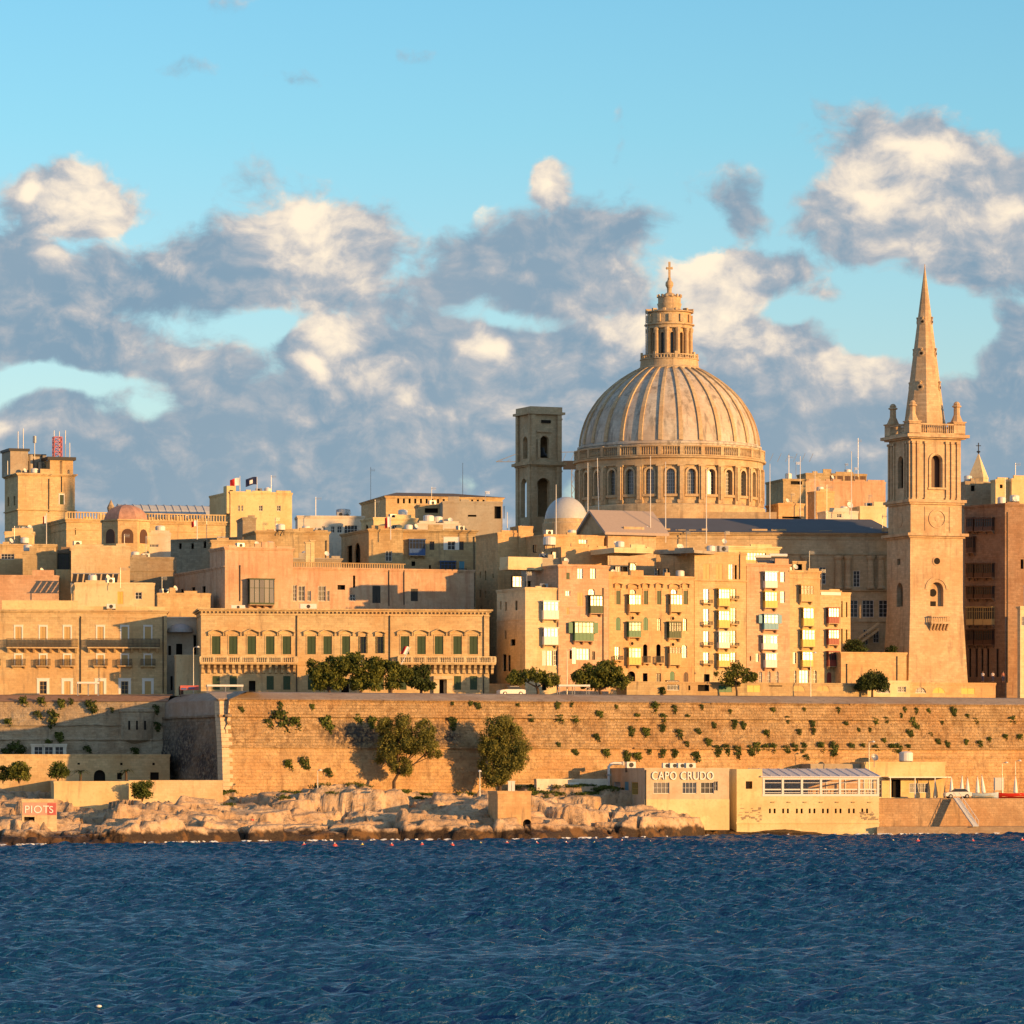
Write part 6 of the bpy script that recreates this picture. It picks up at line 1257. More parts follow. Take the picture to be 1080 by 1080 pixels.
mb.build('slatted_panels',M_['iron'],t); mb=MB(); mb.bar((-3.5,-.02,0),(4,-.02,0),.12); mb.bar((-3.2,.88,1.75),(4.5,.88,1.75),.12); mb.bar((-3.4,.4,-1.6),(-3.4,.4,.2),.1); mb.bar((3.8,.4,-1.6),(3.8,.4,.2),.1); mb.build('frame',M_['steel'],t)
# flags and poles
def flag(px,base,top,Y,fpy0,fpy1,wpx,kind,label,left=True,lean=0):
    p=P(px,base,Y); k=Y/FPX; h=(base-top)*k; t=empty('flagpole',p,0,label,'flagpole'); t.rotation_euler=(0,R(lean),0); mb=MB(); mb.tube([(0,0,-1),(0,0,h)],[.09,.05],6); mb.build('pole',M_['pole'],t)
    if not wpx: 
        mb=MB(); mb.lathe([(.02,h-.02),(.1,h+.06),(.02,h+.16)],8); mb.build('finial',M_['pole'],t); return t
    w=wpx*k; fh=(fpy1-fpy0)*k; z1=(base-fpy0)*k; sgn=-1 if left else 1; nx=14; ny=6
    f=MB(); vs=[];fs=[];ms=[]
    for j in range(ny+1):
        for i in range(nx+1):
            u=i/nx; vs.append((sgn*(.06+u*w*.97),.18*math.sin(u*7+j*.3)*u,z1-fh*j/ny-.22*u*u*w+.05*math.sin(u*6)))
    for j in range(ny):
        for i in range(nx): fs.append((j*(nx+1)+i,j*(nx+1)+i+1,(j+1)*(nx+1)+i+1,(j+1)*(nx+1)+i)); ms.append(0)
    f.v=vs; f.f=fs; f.m=[(0 if i<nx/2 else 1) if kind=='rw' else ((1 if (5<=i<=8 and 1<j<5) else 0)) for j in range(ny) for i in range(nx)]
    f.build('flag',[M_['flagwhite'],M_['flagred']] if kind=='rw' else [M_['navy'],M_['flagwhite']],t,fix=False); return t
flag(253,519,502,802,504,512,10.5,'rw','white pole flying a white and red flag on the flag house, left one'); flag(271,519,503,802,503,511,12,'nv','white pole flying a navy flag with a white emblem')
flag(49,590,541,704,544,552,3.5,'rw','tall white pole with a limp red and white flag, far left roofs'); flag(412,563,545,712,545,556,6,'rw','white pole with a drooping red and white flag above the beige house')
flag(208,563,547,738,549,555,6,'rw','short pole with a small white and red flag on the long grey house'); flag(424,699,680,648,681,690,6,'rw','slanting pole with a red and white flag on the palace balcony',lean=28)
for px,b,t_,Y,l,le in ((488,525,489,836,'very thin tall white mast on the brown hall roof',0),(535,572,541,697,'short white mast above the alley house',0),(586.5,568,512,690,'thin white mast in front of the small white dome',0),(620,562,489,702,'white mast left of the drum, the straight one',0),(632,560,484,702,'white mast left of the drum, slightly tilted',-1.5),(686,566,482,696,'white mast before the centre of the dome drum',0),(702,566,488,698,'thin white mast just right of the drum centre',0),(745,567,495,700,'white mast before the right half of the dome drum',0),
  (812,550,490,740,'white mast at the right foot of the dome',0),(859.5,550,497,742,'white mast before the pink-walled skyline house, middle one',0),(898,550,477,744,'tall pinkish white mast left of the spired church tower',0),(844,540,482,800,'thin mast on the tan skyline house',0)):
    flag(px,b,t_,Y,0,0,0,'',l,lean=le)
# crane far behind
p=P(606,540,1100); t=empty('tower_crane',(p.x,1100,GZ),0,'far tower crane whose jib shows left of the belfry and dome','crane'); k=1100/FPX; zt_=zb_(487,1100)-GZ; mb=MB()
for x in (-.8,.8):
    for y in (-.8,.8): mb.bar((x,y,0),(x,y,zt_),.22)
for i in range(24): a=zt_*i/24;b=zt_*(i+1)/24; mb.bar((-.8,-.8,a),(.8,-.8,b),.15); mb.bar((.8,.8,a),(-.8,.8,b),.15)
mb.build('mast',M_['steel'],t); mb=MB(); mb.bar((-83*k,0,zt_),(6*k,0,zt_),.2); mb.bar((-83*k,0,zt_),(-60*k,0,zt_+2.2),.18); mb.bar((-60*k,0,zt_+2.2),(0,0,zt_+2.6),.18)
for i in range(40): x=-80*k+i*2.1; mb.bar((x,0,zt_),(x+1.0,0,min(zt_+2.2,zt_+.3+i*.3)),.12)
mb.build('jib',M_['steel'],t); mb=MB(); mb.box(-3,3,-1,1,zt_-2,zt_+.2); mb.box(1,5*k,-1,1,zt_-1,zt_+.6); mb.build('cab',M_['iron'],t)
# rooftop clutter (each stands on a roof)
CL=[('water_tank','tank',('pale round water tank on the cream crenellated house roof','water tank'),425,547,752,1.6,1.6,'pole'),('water_tank','tank',('white water tank on the white wedge house','water tank'),452,553,743,1.8,1.6,'pole'),('water_tank','tank',('white tank beside another on the white wedge house','water tank'),462,553,744,1.5,1.4,'pole'),
('water_tank','tank',('white round tank on the corner penthouse side, below the upper block','water tank'),579.5,577,678,1.9,1.7,'pole'),('rooftop_cooling_unit','ac',('grey cooling unit on the three-column row house, left','cooling unit'),751,583,679,1.5,1.1,'steel'),('rooftop_cooling_unit','ac',('grey cooling unit on the three-column row house, right','cooling unit'),763,583,681,1.5,1.1,'steel'),
('solar_heater','solar',('tilted solar heater on the row house, left one','solar heater'),806,595,683,2.6,1.0,'pole'),('solar_heater','solar',('tilted solar heater on the row house, right one','solar heater'),822,595,684,3.0,1.2,'pole'),('television_aerial','aerial',('television aerial above the orange house right of the dome','aerial'),872,545,778,1.2,6,'steel'),
('television_aerial','aerial',('television aerial on the long shaded house','aerial'),218,566,740,1.1,3.2,'steel'),('television_aerial','aerial',('television aerial on the white rooftop house with ribbon window','aerial'),333,545,763,1.0,3.6,'steel'),('television_aerial','aerial',('tall television aerial on the brown hall edge','aerial'),391,530,828,.8,7,'steel'),
('satellite_dish','dish',('white satellite dish on the white vaulted shed','satellite dish'),896,540,784,1.3,1.2,'pole'),('satellite_dish','dish',('small dish on the grey attic roof','satellite dish'),716,583,678,1.0,.9,'pole'),('rooftop_cooling_unit','ac',('cooling unit on the palace roof edge, middle','cooling unit'),325,643,660,2.6,.9,'pole'),('rooftop_cooling_unit','ac',('low white unit on the palace roof edge, left','cooling unit'),251,643,660,2.2,.7,'pole'),
('water_tank','tank',('blue-white tank on the white ribbon-window house','water tank'),362,545,764,2.4,1.4,'lead'),('water_tank','tank',('round tank on the left-edge house','water tank'),26,575,703,1.3,1.3,'pole'),('water_tank','tank',('pale tank on the pale block cluster right of the red dome','water tank'),169,563,733,1.6,1.4,'pole'),('water_tank','tank',('pair-left tank on the tan block house','water tank'),296,561,709,1.4,1.3,'pole'),
('television_aerial','aerial',('thin aerial on the louvred skyline storey','aerial'),905,500,868,.7,7.5,'steel'),('television_aerial','aerial',('short aerial on the tan skyline house, left','aerial'),832,506,854,.9,5,'steel'),('television_aerial','aerial',('aerial on the yellow box at the right edge','aerial'),1071,506,746,.9,3,'steel'),('television_aerial','aerial',('aerial on the gallery block roof near its corner','aerial'),1060,529,708,1.0,4,'steel'),
('water_tank','tank',('dark-legged tank on the gallery block','water tank'),1070,531,710,1.5,1.4,'pole'),('television_aerial','aerial',('aerial on the town house rooftop room','aerial'),127,616,661,.9,2.6,'steel'),('rooftop_cooling_unit','ac',('dark-grilled unit on the town house roof','cooling unit'),117,643,660,1.4,.9,'pole'),('television_aerial','aerial',('aerial on the flag house roof','aerial'),286,519,805,.9,3.2,'steel')]
for n_,sh,(l,c),px,py,Y,w,h,m in CL: rooftop(n_,l,c,px,py,Y,w,.8 if sh!='solar' else 1.6,h,m,10,sh)

# one lived-in thing on many of the older roofs
used=0
for nm,w,dd,h,sh,q in AUTO:
    if w<3.5 or w>60: continue
    T_=bpy.data.objects[nm]; ra=random.Random(nm); mw=T_.matrix_basis
    for kind,(n_,cat,mat,hh,ww,lab) in zip(('tank','ac','aerial','dish'),(('water_tank','water tank','pole',1.4,1.3,'round water tank'),('stair_hood','stair hood','steel',1.0,1.3,'small cooling unit'),('television_aerial','aerial','steel',2.6,.8,'television aerial'),('satellite_dish','satellite dish','pole',.9,.9,'satellite dish'))):
        if ra.random()<.45: continue
        x=ra.uniform(.8,w-.8); y=ra.uniform(.9,max(1.0,min(dd-1,3))); p=mw@Vector((x,y,h+.05))
        if kind=='ac': n_='rooftop_cooling_unit'; cat='cooling unit'
        if any(o_.get('label')==f'{lab} on the roof of the {sh}' for o_ in bpy.data.objects): continue
        words=(f'{lab} on the roof of the {sh}').split()[:16]
        rooftop(n_,' '.join(words),cat,540,HY,100,ww,.8,hh*ra.uniform(.8,1.5 if kind=='aerial' else 1.1),mat,ra.uniform(0,40),kind).location=p
# ------------------------------------------------------------------ vegetation
def leaves(cl,n,size,seed,gap=.42,flat=.35,droop=0,fr=1.1):
    """cl: ellipsoids (x,y,z,rx,ry,rz). Returns leaf quads spread through the volume, in clumps with gaps."""
    rg=np.random.default_rng(seed); vol=np.array([c[3]*c[4]*c[5] for c in cl])**.75; pr=vol/vol.sum(); cl=np.array(cl,float)
    P_=np.zeros((0,3))
    while len(P_)<n:
        k=rg.choice(len(cl),size=n,p=pr); d=rg.normal(size=(n,3)); d/=np.linalg.norm(d,axis=1)[:,None]; r=rg.random(n)**.42*(1+rg.normal(size=n)*.06)
        q=cl[k,:3]+d*r[:,None]*cl[k,3:]
        nz=vnoise(q[:,0]*fr+seed,q[:,2]*fr+q[:,1]*.9*fr,seed)*.6+vnoise(q[:,0]*fr*2.3,q[:,2]*fr*2.3+q[:,1]*1.7*fr,seed+3)*.4
        keep=(nz>gap)|(rg.random(n)<.12); P_=np.concatenate([P_,q[keep]])
    P_=P_[:n]; a=rg.normal(size=(n,3)); a/=np.linalg.norm(a,axis=1)[:,None]; a[:,2]*=(1-flat); a/=np.linalg.norm(a,axis=1)[:,None]
    b=np.cross(a,rg.normal(size=(n,3))); b/=np.linalg.norm(b,axis=1)[:,None]; s=size*(.6+.8*rg.random(n))[:,None]
    if droop: b[:,2]-=droop; b/=np.linalg.norm(b,axis=1)[:,None]; a=np.cross(b,np.cross(a,b)); a/=np.linalg.norm(a,axis=1)[:,None]
    V=np.stack([P_-a*s*.45,P_+b*s*.5-a*s*.1,P_+a*s*.45+b*s*.2,P_-b*s*.6],1).reshape(-1,3)
    return V
def leafobj(name,V,mat,parent):
    me=bpy.data.meshes.new(name); n=len(V)//4; me.vertices.add(len(V)); me.vertices.foreach_set('co',V.astype(np.float32).ravel()); me.loops.add(4*n); me.loops.foreach_set('vertex_index',np.arange(4*n,dtype=np.int32)); me.polygons.add(n)
    me.polygons.foreach_set('loop_start',np.arange(0,4*n,4,dtype=np.int32)); me.polygons.foreach_set('loop_total',np.full(n,4,dtype=np.int32)); me.update(calc_edges=True); me.materials.append(mat)
    o=bpy.data.objects.new(name,me); COL.objects.link(o); o.parent=parent; return o
def tree(name,label,px,base,Y,ell,mat,n,size=.3,seed=1,group=None,zbase=None,trunk=.22,gap=.42,flat=.3,droop=0,fr=1.1):
    k=Y/FPX; p=P(px,base,Y); 
    if zbase is not None: p.z=zbase
    t=empty(name,p,0,label,'tree',group); rg=random.Random(seed)
    E_=[((ex-px)*k,rg.uniform(-.6,.6),zb_(ey,Y)-p.z,rx*k,(rx+ry)/2*k,ry*k) for ex,ey,rx,ry in ell]
    sub=[]
    for (x,y,z,a,b,c) in E_:
        sub.append((x,y,z,a*.72,b*.72,c*.72))
        for i in range(7):
            th=rg.uniform(0,6.28); ph=rg.uniform(-.9,1.3); q=.66; f=rg.uniform(.28,.5)
            sub.append((x+a*q*math.cos(th)*math.cos(ph),y+b*q*math.sin(th)*math.cos(ph),z+c*q*math.sin(ph),a*f,b*f,c*f))
    leafobj('crown',leaves(sub,n,size,seed,gap,flat,droop,fr),mat,t)
    mb=MB(); c=np.mean([e[:3] for e in E_],axis=0); zf=min(e[2]-e[5]*.6 for e in E_); zf=max(zf,.6)
    mb.tube([(0,0,-1.2),(rg.uniform(-.1,.1),0,zf*.5),(c[0]*.3,0,zf)],[trunk*1.25,trunk,trunk*.8],8)
    for (x,y,z,a,b,cc_) in E_:
        mb.tube([(c[0]*.3,0,zf-.1),(x*.5+c[0]*.15,y*.5,zf+(z-zf)*.45),(x,y,z+cc_*.3)],[trunk*.6,trunk*.42,trunk*.12],6)
        for i in range(3): mb.tube([(x*.5+c[0]*.15,y*.5,zf+(z-zf)*.45),(x+a*rg.uniform(-.7,.7),y+b*rg.uniform(-.5,.5),z+cc_*rg.uniform(-.2,.7))],[trunk*.35,trunk*.08],5)
    mb.build('trunk',M_['bark'],t); return t
GT='trees standing on the terrace behind the wall'
tree('promenade_tree','leftmost of the trees before the palace, olive green and broad',347,736,641,[(334,706,16,13),(354,703,18,14),(344,716,20,11),(336,722,12,9),(356,722,12,9)],LF[0],9000,.30,3,GT,GZ)
tree('promenade_tree','second tree before the palace, taller, olive crown merging with its neighbours',381,736,642,[(375,702,18,14),(393,706,17,14),(384,716,20,10),(376,722,12,9),(394,722,12,9)],LF[0],9000,.30,4,GT,GZ)
tree('promenade_tree','third tree before the palace, lower olive crown',413,736,643,[(408,709,17,13),(421,712,15,12),(412,721,13,9)],LF[0],6500,.30,5,GT,GZ)
tree('promenade_tree','rightmost of the trees before the palace, darker and cone-shaped',444,736,644,[(440,717,19,11),(445,711,13,11),(450,722,11,8)],LF[2],5200,.28,6,GT,GZ)
tree('promenade_tree','airy tree between the palace alley and the corner house',567,737,650,[(548,715,14,11),(564,712,14,11),(580,717,14,12)],LF[0],5200,.28,7,GT,GZ,gap=.46)
tree('promenade_tree','dense dark rounded tree before the wide green balcony house',633,738,652,[(620,712,17,14),(640,710,21,15),(652,718,16,13),(630,721,20,11),(606,713,8,6)],LF[0],9000,.30,8,GT,GZ)
tree('promenade_tree','small open windswept tree before the three-column row house',777,738,657,[(762,714,12,10),(776,709,15,10),(789,714,11,8),(770,720,11,7)],LF[0],3600,.27,9,GT,GZ,gap=.50,trunk=.16)
tree('round_clipped_tree','single dark round clipped tree before the garden wall, left of the church tower',920,738,667,[(920,718,21,13),(912,720,14,10),(928,720,14,10)],LF[2],7000,.26,10,None,GZ,gap=.3,trunk=.18)
tree('tamarisk_tree','feathery half-bare tamarisk tree on the rocks against the sunlit wall',416,833,621,[(420,770,22,18),(440,786,24,16),(408,790,18,20),(448,770,16,12),(425,808,16,14),(455,792,12,12),(402,765,9,12)],LF[1],28000,.20,11,None,None,trunk=.24,gap=.44,droop=.6,fr=1.4)
tree('tamarisk_tree','full dense tamarisk tree on the rocks, right of the feathery one',527,836,627.5,[(527,768,22,18),(540,782,22,18),(516,788,18,20),(530,806,24,22),(548,800,14,18),(512,812,10,14),(522,822,18,12)],LF[1],32000,.21,12,None,None,trunk=.3,gap=.36,droop=.3,fr=1.1)
def bush(name,label,px,py,Y,rx,ry,mat,n,size,seed,cat='shrub',group=None,droop=0,gap=.35):
    k=Y/FPX; p=P(px,py+ry,Y); t=empty(name,p,0,label,cat,group); rg=random.Random(seed)
    sub=[(0,0,ry*k,rx*k*.8,rx*k*.7,ry*k*.85),(0,0,ry*k*.45,rx*k*.9,rx*k*.7,ry*k*.5),(rx*k*.4,0,ry*k*.4,rx*k*.5,rx*k*.5,ry*k*.5),(-rx*k*.4,0,ry*k*.4,rx*k*.5,rx*k*.5,ry*k*.5)]+[(rg.uniform(-.6,.6)*rx*k,rg.uniform(-.4,.4)*rx*k,ry*k*rg.uniform(.6,1.6),rx*k*.45,rx*k*.4,ry*k*.45) for i in range(6)]
    leafobj('foliage',leaves(sub,n,size,seed,gap,.2,droop,2),mat,t); mb=MB()
    for i in range(5): mb.tube([(0,0,-.5),(rg.uniform(-.5,.5)*rx*k,rg.uniform(-.3,.3)*rx*k,ry*k*rg.uniform(.7,1.4))],[.06,.02],5)
    mb.build('stems',M_['bark'],t); return t
bush('shrub','large dark shrub at the far left foot of the curtain wall',20,812,616,15,11,LF[0],2600,.24,21); bush('shrub','yellowish green shrub beside the arched opening of the lower terrace wall',61,811,616,13,10,LF[3],2000,.22,22,gap=.45)
bush('shrub','bright green domed bush at the end of the yellow parapet',150,832,592,13,10,LF[3],3200,.2,23,gap=.25); bush('shrub','small dark shrub before the lower terrace wall, far left edge',3,815,616,8,8,LF[2],1200,.22,24)
bush('garden_hedge','dark shrubs overhanging the garden wall, left and larger group',903,681,689,14,8,LF[2],2200,.25,25,'hedge'); bush('garden_hedge','small dark shrub on the garden wall beside the church tower',940,685,690,8,4.5,LF[2],800,.25,26,'hedge'); bush('shrub','small shrub in front of the vaulted street wall',699,728,655,4,4,LF[2],400,.2,27)
def palm(px,py,Y,h,label):
    p=P(px,py,Y); t=empty('dwarf_palm',p,0,label,'palm'); mb=MB(); mb.tube([(0,0,-.5),(0,0,h)],[.22,.17],8); mb.build('trunk',M_['bark'],t); mb=MB(); rg=random.Random(int(px))
    for i in range(16):
        a=i*2.4; el_=rg.uniform(.1,1.0); L=1.5; pts=[]
        for j in range(6): u=j/5; r=L*u; pts.append((r*math.cos(a),r*math.sin(a),h+r*math.sin(el_)-1.1*u*u*L*.6))
        for j in range(5):
            a0=Vector(pts[j]);b0=Vector(pts[j+1]); sd=Vector((-math.sin(a),math.cos(a),0))*.16*(1-(j/5)**2+.15); mb.add([a0-sd,a0+sd,b0+sd*.8,b0-sd*.8],[(0,1,2,3)])
    mb.build('fronds',LF[2],t,fix=False)
palm(85,823,618,1.2,'dwarf palm before the lit end of the lower terrace wall'); palm(133,823,619,1.3,'dwarf palm in shade between arch and dark doorway')
# capers and small bushes rooted in the walls
TU=[(848,748,4),(884,748,5),(954,748,5),(966,749,5),(979,749,4),(1005.5,749,8),(950,754,4),(1020,755,5),(857,762,6),(892,762,5),(923,760,7),(934,759,6),(962,761,8),(993,760,5),(1029,760,7),(1067,759,8),(959,772,8),(968,767,5),(981,774,5),(905.5,769,4),(917,769,4),(842,771,6),(847,787,7),(865.5,787,8),(879.5,788,10),(898,786,7),(910,786,5),(923,788,6),(941,788,9),(948,788,8),(957,787,6),(850,798,6),(932,780,5),(989,781,6),(999,784,7),(1033,784,7),(1019,782,5),(1043,780,5),(1060,777,6),(1075,778,7),
(628,776,6),(639,793,8),(666,770,8),(681,771,9),(698,767,7),(716,773,8),(724,784,6),(736,770,6),(753,764,6),(661.5,796,9),(672,797,9),(684,791,6),(698,792,8),(711,793,8),(733,797,9),(747,782,8),(756,790,10),(765,789,8),(777,791,10),(792,790,9),(798,787,8),(807,788,8),(815,788,8),(829,789,8),(838,787,8),(808,773,7),(784,764,7),(774,762,7),(857.5,770,5),
(503.5,743,7),(496,741,5),(477,741,4),(546,743.5,4),(588,743,6),(602.5,741.5,4),(560.5,756.5,6),(590,758,8),(606,758,8),(632,753,8),(690,745,9),(711,747,6),(699,757,8),(589,785,5),(629,777,6),(606,792,6),(476,761,10),(295,757,16),(311,762,11),(283,762,8),(295,744,6),(329,745,5),(254,747,5),(344,762,12),(377,757.5,7),(392,761,9),(304,806,8),(321,803,10),(345,814,8),(740,745,4),(770,750,4),(815,748,5),(830,758,5),(650,745,4),(672,755,6),(725,756,5)]
TUL=[(18,787,15),(8,792,10),(56,756,12),(65,741,8),(44,739,8),(25,739,8),(97,743,12),(63.5,776.5,9),(93,789.5,7),(166,765,8),(165,747,7),(143,792,9),(40,753,7),(9,761,8),(75,739,6),(52,783,7),(118,748,5)]
protos=[]
for s in range(5):
    sub=[(0,-.15,0,.42,.3,.42),(.15,-.2,-.35,.3,.22,.4),(-.2,-.15,.15,.3,.22,.25),(.2,-.1,.2,.25,.2,.2)]
    V=leaves(sub,170,.17,60+s,.35,.1,.5,3); me_o=leafobj('caper_foliage',V,LF[3] if s%2 else LF[2],None); protos.append(me_o.data); bpy.data.objects.remove(me_o)
ORD='first second third fourth fifth sixth seventh eighth ninth tenth eleventh twelfth thirteenth fourteenth fifteenth sixteenth seventeenth eighteenth nineteenth twentieth'.split()
def ordn(i):
    if i<20: return ORD[i]
    t_,u_=divmod(i+1,10); T_={2:'twent',3:'thirt',4:'fort',5:'fift'}[t_]
    return T_+('ieth' if u_==0 else 'y-'+ORD[u_-1])
def wally(z): return float(np.interp(z,[1,13.4,18.0,20.1],[-1.0,0,.9,1.1]))
wf=Face(WA,WR); bands={}
for (px,py,w) in TU:
    b='in the topmost band' if py<751 else 'along the upper string course' if py<766 else 'in the middle band' if py<782 else 'along the lower ledge'
    bands.setdefault(b,[]).append((px,py,w))
rg=random.Random(77)
for b,l in bands.items():
    l.sort()
    for i,(px,py,w) in enumerate(l):
        s,z=wf.loc(px,py,0); y=wally(z); s,z=wf.loc(px,py,-y)
        me=rg.choice(protos); o=bpy.data.objects.new('caper_bush',me); COL.objects.link(o); q=wf.o+wf.u*s-wf.n*(wally(z)-.05); o.location=(q.x,q.y,z); o.rotation_euler=(rg.uniform(-.2,.2),rg.uniform(-.5,.5),WR); k=w*635/FPX*1.3; o.scale=(k,k*.8,k*rg.uniform(.8,1.25))
        tag(o,f'{ordn(i)} bush from the left {b} of the sunlit wall','bush','caper bushes growing from the sunlit bastion wall')
cf=Face(WB,crz)
for i,(px,py,w) in enumerate(sorted(TUL)):
    s,z=cf.loc(px,py,0); y=float(np.interp(z,[p_[1] for p_ in prof_c],[p_[0] for p_ in prof_c])) if 0 else -.8
    q=cf.o+cf.u*s-cf.n*(float(np.interp(z,[9.6,12,14.7,16.9,20.6],[-1.6,-1.0,-.6,-.25,0]))-.05)
    o=bpy.data.objects.new('wall_bush',rg.choice(protos)); COL.objects.link(o); o.location=(q.x,q.y,z); k=w*650/FPX*1.3; o.scale=(k,k*.8,k*rg.uniform(.8,1.2)); o.rotation_euler=(0,rg.uniform(-.5,.5),crz)
    tag(o,f'{ordn(i)} bush from the left on the ledges of the shaded curtain wall','bush','bushes growing on the shaded curtain wall')
# low scrub on the rocks, nobody could count it
rgn=np.random.default_rng(5); VV=[]; ang_=(Zg-CZ)/Yg; rm=np.maximum.accumulate(ang_,axis=0); vis=(ang_>=rm-1e-4)
for i in range(1500):
    cx=rgn.choice([rgn.uniform(160,235),rgn.uniform(240,400),rgn.uniform(380,520),rgn.uniform(560,650),rgn.uniform(0,50),rgn.uniform(120,700)]); 
    x=(cx-540)/FPX*605; wy_=float(wallY(x)); y=wy_-rgn.uniform(1.0,20)*rgn.random()**.4; x=(cx-540)/FPX*y; z=shoreZ(x,y)
    j=int(np.clip(np.searchsorted(xs,x),0,len(xs)-1)); i_=int(np.clip(np.searchsorted(Yg[:,j],y),0,149))
    if z<2.9 or not vis[i_,j] or vnoise(np.array(x/7),np.array(y/5),88)<.40: continue
    w=rgn.uniform(.35,1.3); VV.append(leaves([(x,y,z+.1,w,w*.7,.3)],int(60*w)+20,.19,i,.2,.0,0,2))
o=leafobj('coastal_scrub',np.concatenate(VV),LF[3],None); tag(o,'low green scrub and grass tufts on top of the shore rocks','scrub',kind='stuff')
# ------------------------------------------------------------------ floats on the water
BU=[(277,894,'r',2),(320.5,893.5,'r',6),(353,893.5,'r',6),(382,892.8,'y',4),(413,893.3,'r',5),(445,892.8,'r',5),(477,893,'r',5),(507,891.5,'y',4),(534.6,891.8,'r',6),(566,892,'r',6),(597,892,'r',6),(627,891,'y',4),(656,889.8,'r',6),(686,890.3,'r',4),(942,889,'y',4),(968,889,'r',6),(997,888.6,'r',6),(1026,888.4,'r',4),(1078,888,'r',5),(870,897,'w',4),(104,1065,'w',7)]
cnt={'r':0,'y':0,'w':0}
for px,py,c,w in BU:
    Y=CZ*FPX/(py-HY); x=(px-540)/FPX*Y; r=w/2*Y/FPX; cnt[c]+=1; nm={'r':'pinkish red','y':'yellow','w':'white'}[c]
    lab=f'{ordn(cnt[c]-1)} {nm} float from the left on the swimming line off the rocks' if c!='w' else ['white float off the sea hall','lone white float near the lower left'][cnt['w']-1]
    t=empty('float_buoy',(x,Y,.15),rg.uniform(-.4,.4),lab,'buoy','floats along the swimming line' if c!='w' else None)
    mb=MB(); rr=min(r,.34); mb.lathe([(.02,-rr),(rr*.7,-rr*.7),(rr,0),(rr*.7,rr*.7),(.02,rr)],12); o=mb.build('float_ball',M_['buoy'+c],t,smooth=True); o.scale=(max(1,r/rr),1,1 if c!='w' else .45)
    if c=='w': continue
    mb=MB(); mb.tube([(0,0,rr*.9),(0,0,rr*1.35)],rr*.22,8); mb.build('eyelet',M_['buoyw'],t)
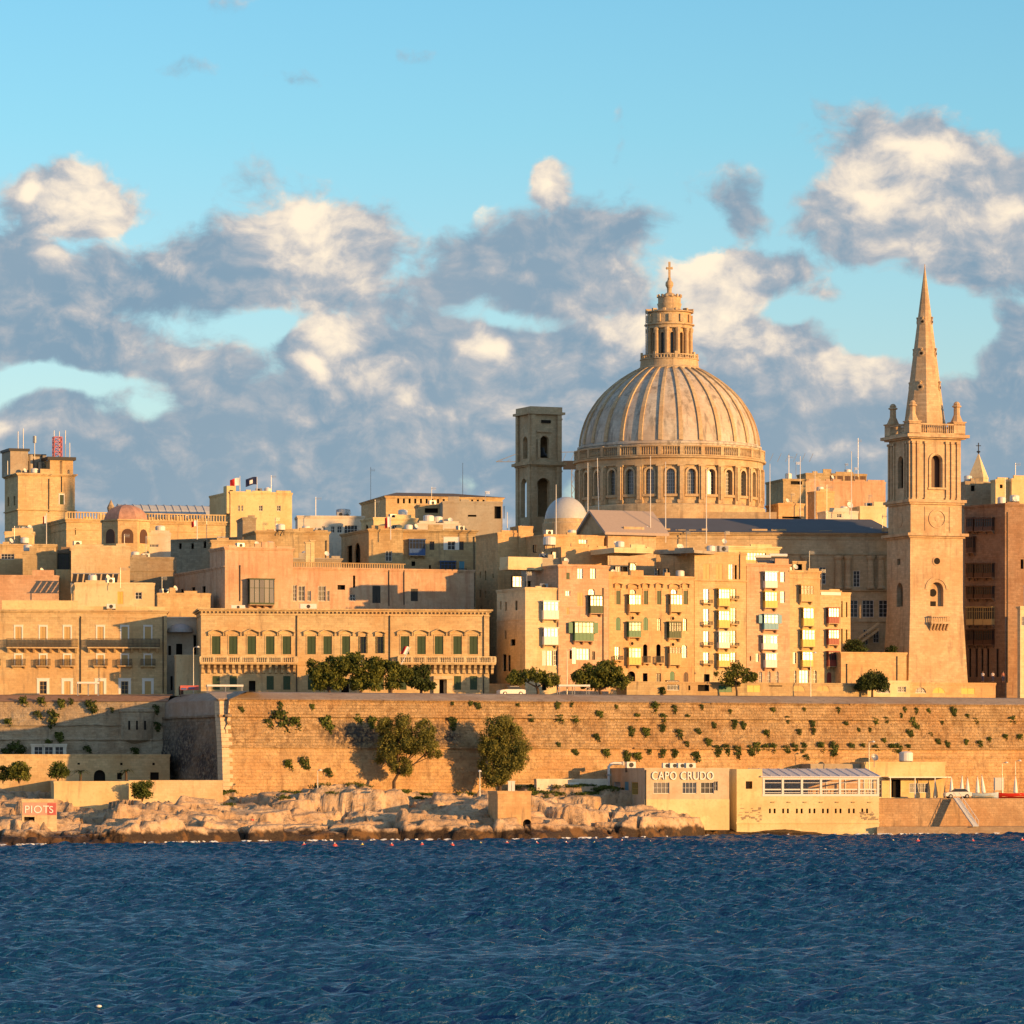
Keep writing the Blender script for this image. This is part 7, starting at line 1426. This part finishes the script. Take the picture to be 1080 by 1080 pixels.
# ------------------------------------------------------------------ people
def person(loc,rz,label,top,pose='stand',scale=1.0):
    t=empty('person',loc,rz,label,'person')
    if pose=='stand': J=dict(pel=(0,0,.95),che=(0,0,1.3),nec=(0,0,1.5),hea=(0,-.01,1.66),ls=(-.19,0,1.42),le=(-.25,.02,1.14),lh=(-.24,-.08,.88),rs=(.19,0,1.42),re=(.25,.02,1.14),rh=(.23,-.1,.9),lp=(-.1,0,.9),lk=(-.11,-.02,.5),la=(-.12,.02,.08),lt=(-.13,-.16,.04),rp=(.1,0,.9),rk=(.12,-.03,.5),ra=(.14,.03,.08),rt=(.16,-.15,.04))
    else: J=dict(pel=(0,0,.12),che=(0,-.04,.46),nec=(0,-.06,.66),hea=(0,-.10,.82),ls=(-.19,-.05,.58),le=(-.26,-.2,.36),lh=(-.14,-.42,.42),rs=(.19,-.05,.58),re=(.27,.08,.34),rh=(.3,.2,.08),lp=(-.1,-.05,.12),lk=(-.14,-.42,.48),la=(-.14,-.62,.08),lt=(-.14,-.78,.05),rp=(.1,-.05,.12),rk=(.16,-.48,.34),ra=(.2,-.8,.07),rt=(.22,-.96,.1))
    rad=dict(pel=.145,che=.15,nec=.06,hea=.105,ls=.062,le=.045,lh=.035,rs=.062,re=.045,rh=.035,lp=.09,lk=.06,la=.04,lt=.035,rp=.09,rk=.06,ra=.04,rt=.035)
    E_=[('pel','che'),('che','nec'),('nec','hea'),('che','ls'),('ls','le'),('le','lh'),('che','rs'),('rs','re'),('re','rh'),('pel','lp'),('lp','lk'),('lk','la'),('la','lt'),('pel','rp'),('rp','rk'),('rk','ra'),('ra','rt')]
    def skin(name,keys,edges,k,mat):
        ks=list(keys); me=bpy.data.meshes.new(name); me.from_pydata([J[q] for q in ks],[(ks.index(a),ks.index(b)) for a,b in edges],[]); o=bpy.data.objects.new(name,me); COL.objects.link(o); m=o.modifiers.new('s','SKIN'); sv=me.skin_vertices[0].data if me.skin_vertices else None
        if sv is None: return o
        for i,q in enumerate(ks): sv[i].radius=(rad[q]*k,rad[q]*k*(.75 if q in('pel','che') else 1)); sv[i].use_root=(i==0)
        m2=o.modifiers.new('u','SUBSURF'); m2.levels=1; m2.render_levels=1
        bpy.context.view_layer.update(); me2=bpy.data.meshes.new_from_object(o.evaluated_get(bpy.context.evaluated_depsgraph_get())); o.modifiers.clear(); o.data=me2; me2.name=name; me2.materials.append(mat); me2.polygons.foreach_set('use_smooth',[True]*len(me2.polygons)); o.parent=t; return o
    bpy.ops.object.select_all(action='DESELECT') if False else None
    def mk(name,keys,edges,k,mat):
        ks=list(keys); me=bpy.data.meshes.new(name); me.from_pydata([J[q] for q in ks],[(ks.index(a),ks.index(b)) for a,b in edges],[])
        import bmesh
        bm=bmesh.new(); bm.from_mesh(me); lay=bm.verts.layers.skin.verify()
        for i,v in enumerate(bm.verts): r=rad[ks[i]]*k; v[lay].radius=(r,r*(.75 if ks[i] in('pel','che') else 1)); v[lay].use_root=(i==0)
        bm.to_mesh(me); bm.free(); o=bpy.data.objects.new(name,me); COL.objects.link(o); o.modifiers.new('s','SKIN'); m2=o.modifiers.new('u','SUBSURF'); m2.levels=1
        bpy.context.view_layer.update(); me2=bpy.data.meshes.new_from_object(o.evaluated_get(bpy.context.evaluated_depsgraph_get())); o.modifiers.clear(); o.data=me2; me2.name=name; me2.materials.clear(); me2.materials.append(mat); me2.polygons.foreach_set('use_smooth',[True]*len(me2.polygons)); o.parent=t; return o
    mk('body',J.keys(),E_,1,M_['skin'])
    mk('shirt',['pel','che','nec','ls','le','rs','re'],[('pel','che'),('che','nec'),('che','ls'),('ls','le'),('che','rs'),('rs','re')],1.12,top)
    mk('trousers',['pel','lp','lk','la','rp','rk','ra'] if pose=='stand' else ['pel','lp','lk','rp','rk'],[e for e in E_ if e[0] in('pel','lp','rp') or (pose=='stand' and e in(('lk','la'),('rk','ra')))][1:] if 1 else [],1.12,M_['navy'])
    h=Vector(J['hea']); mb=MB(); mb.lathe([(.02,.13),(.08,.11),(.115,.04),(.11,-.03)],12); o=mb.build('hair',M_['bark'],t,smooth=True); o.location=h+Vector((0,.02,.02)); t.scale=(scale,)*3
    return t
x=(266-540)/FPX*588; yv=588.
for _ in range(3): x=(266-540)/FPX*yv
zr=shoreZ(x,yv)
person((x,yv,zr-.02),R(15),'person in red seated alone on the rocks at the water edge',M_['carr'],'sit')
for px,l,m in ((1036.5,'person in pale top standing on the low street wall, left one','flagwhite'),(1047,'person in white standing on the low street wall, middle one','pole'),(1058,'person in dark red standing on the low street wall corner, right one','red')):
    Y=681.; person(((px-540)/FPX*Y,Y,zb_(721,681)+.24),R(rg.uniform(-30,30)),l,M_[m])
for o in list(bpy.data.objects):
    if o.type=='EMPTY': o.empty_display_size=.5
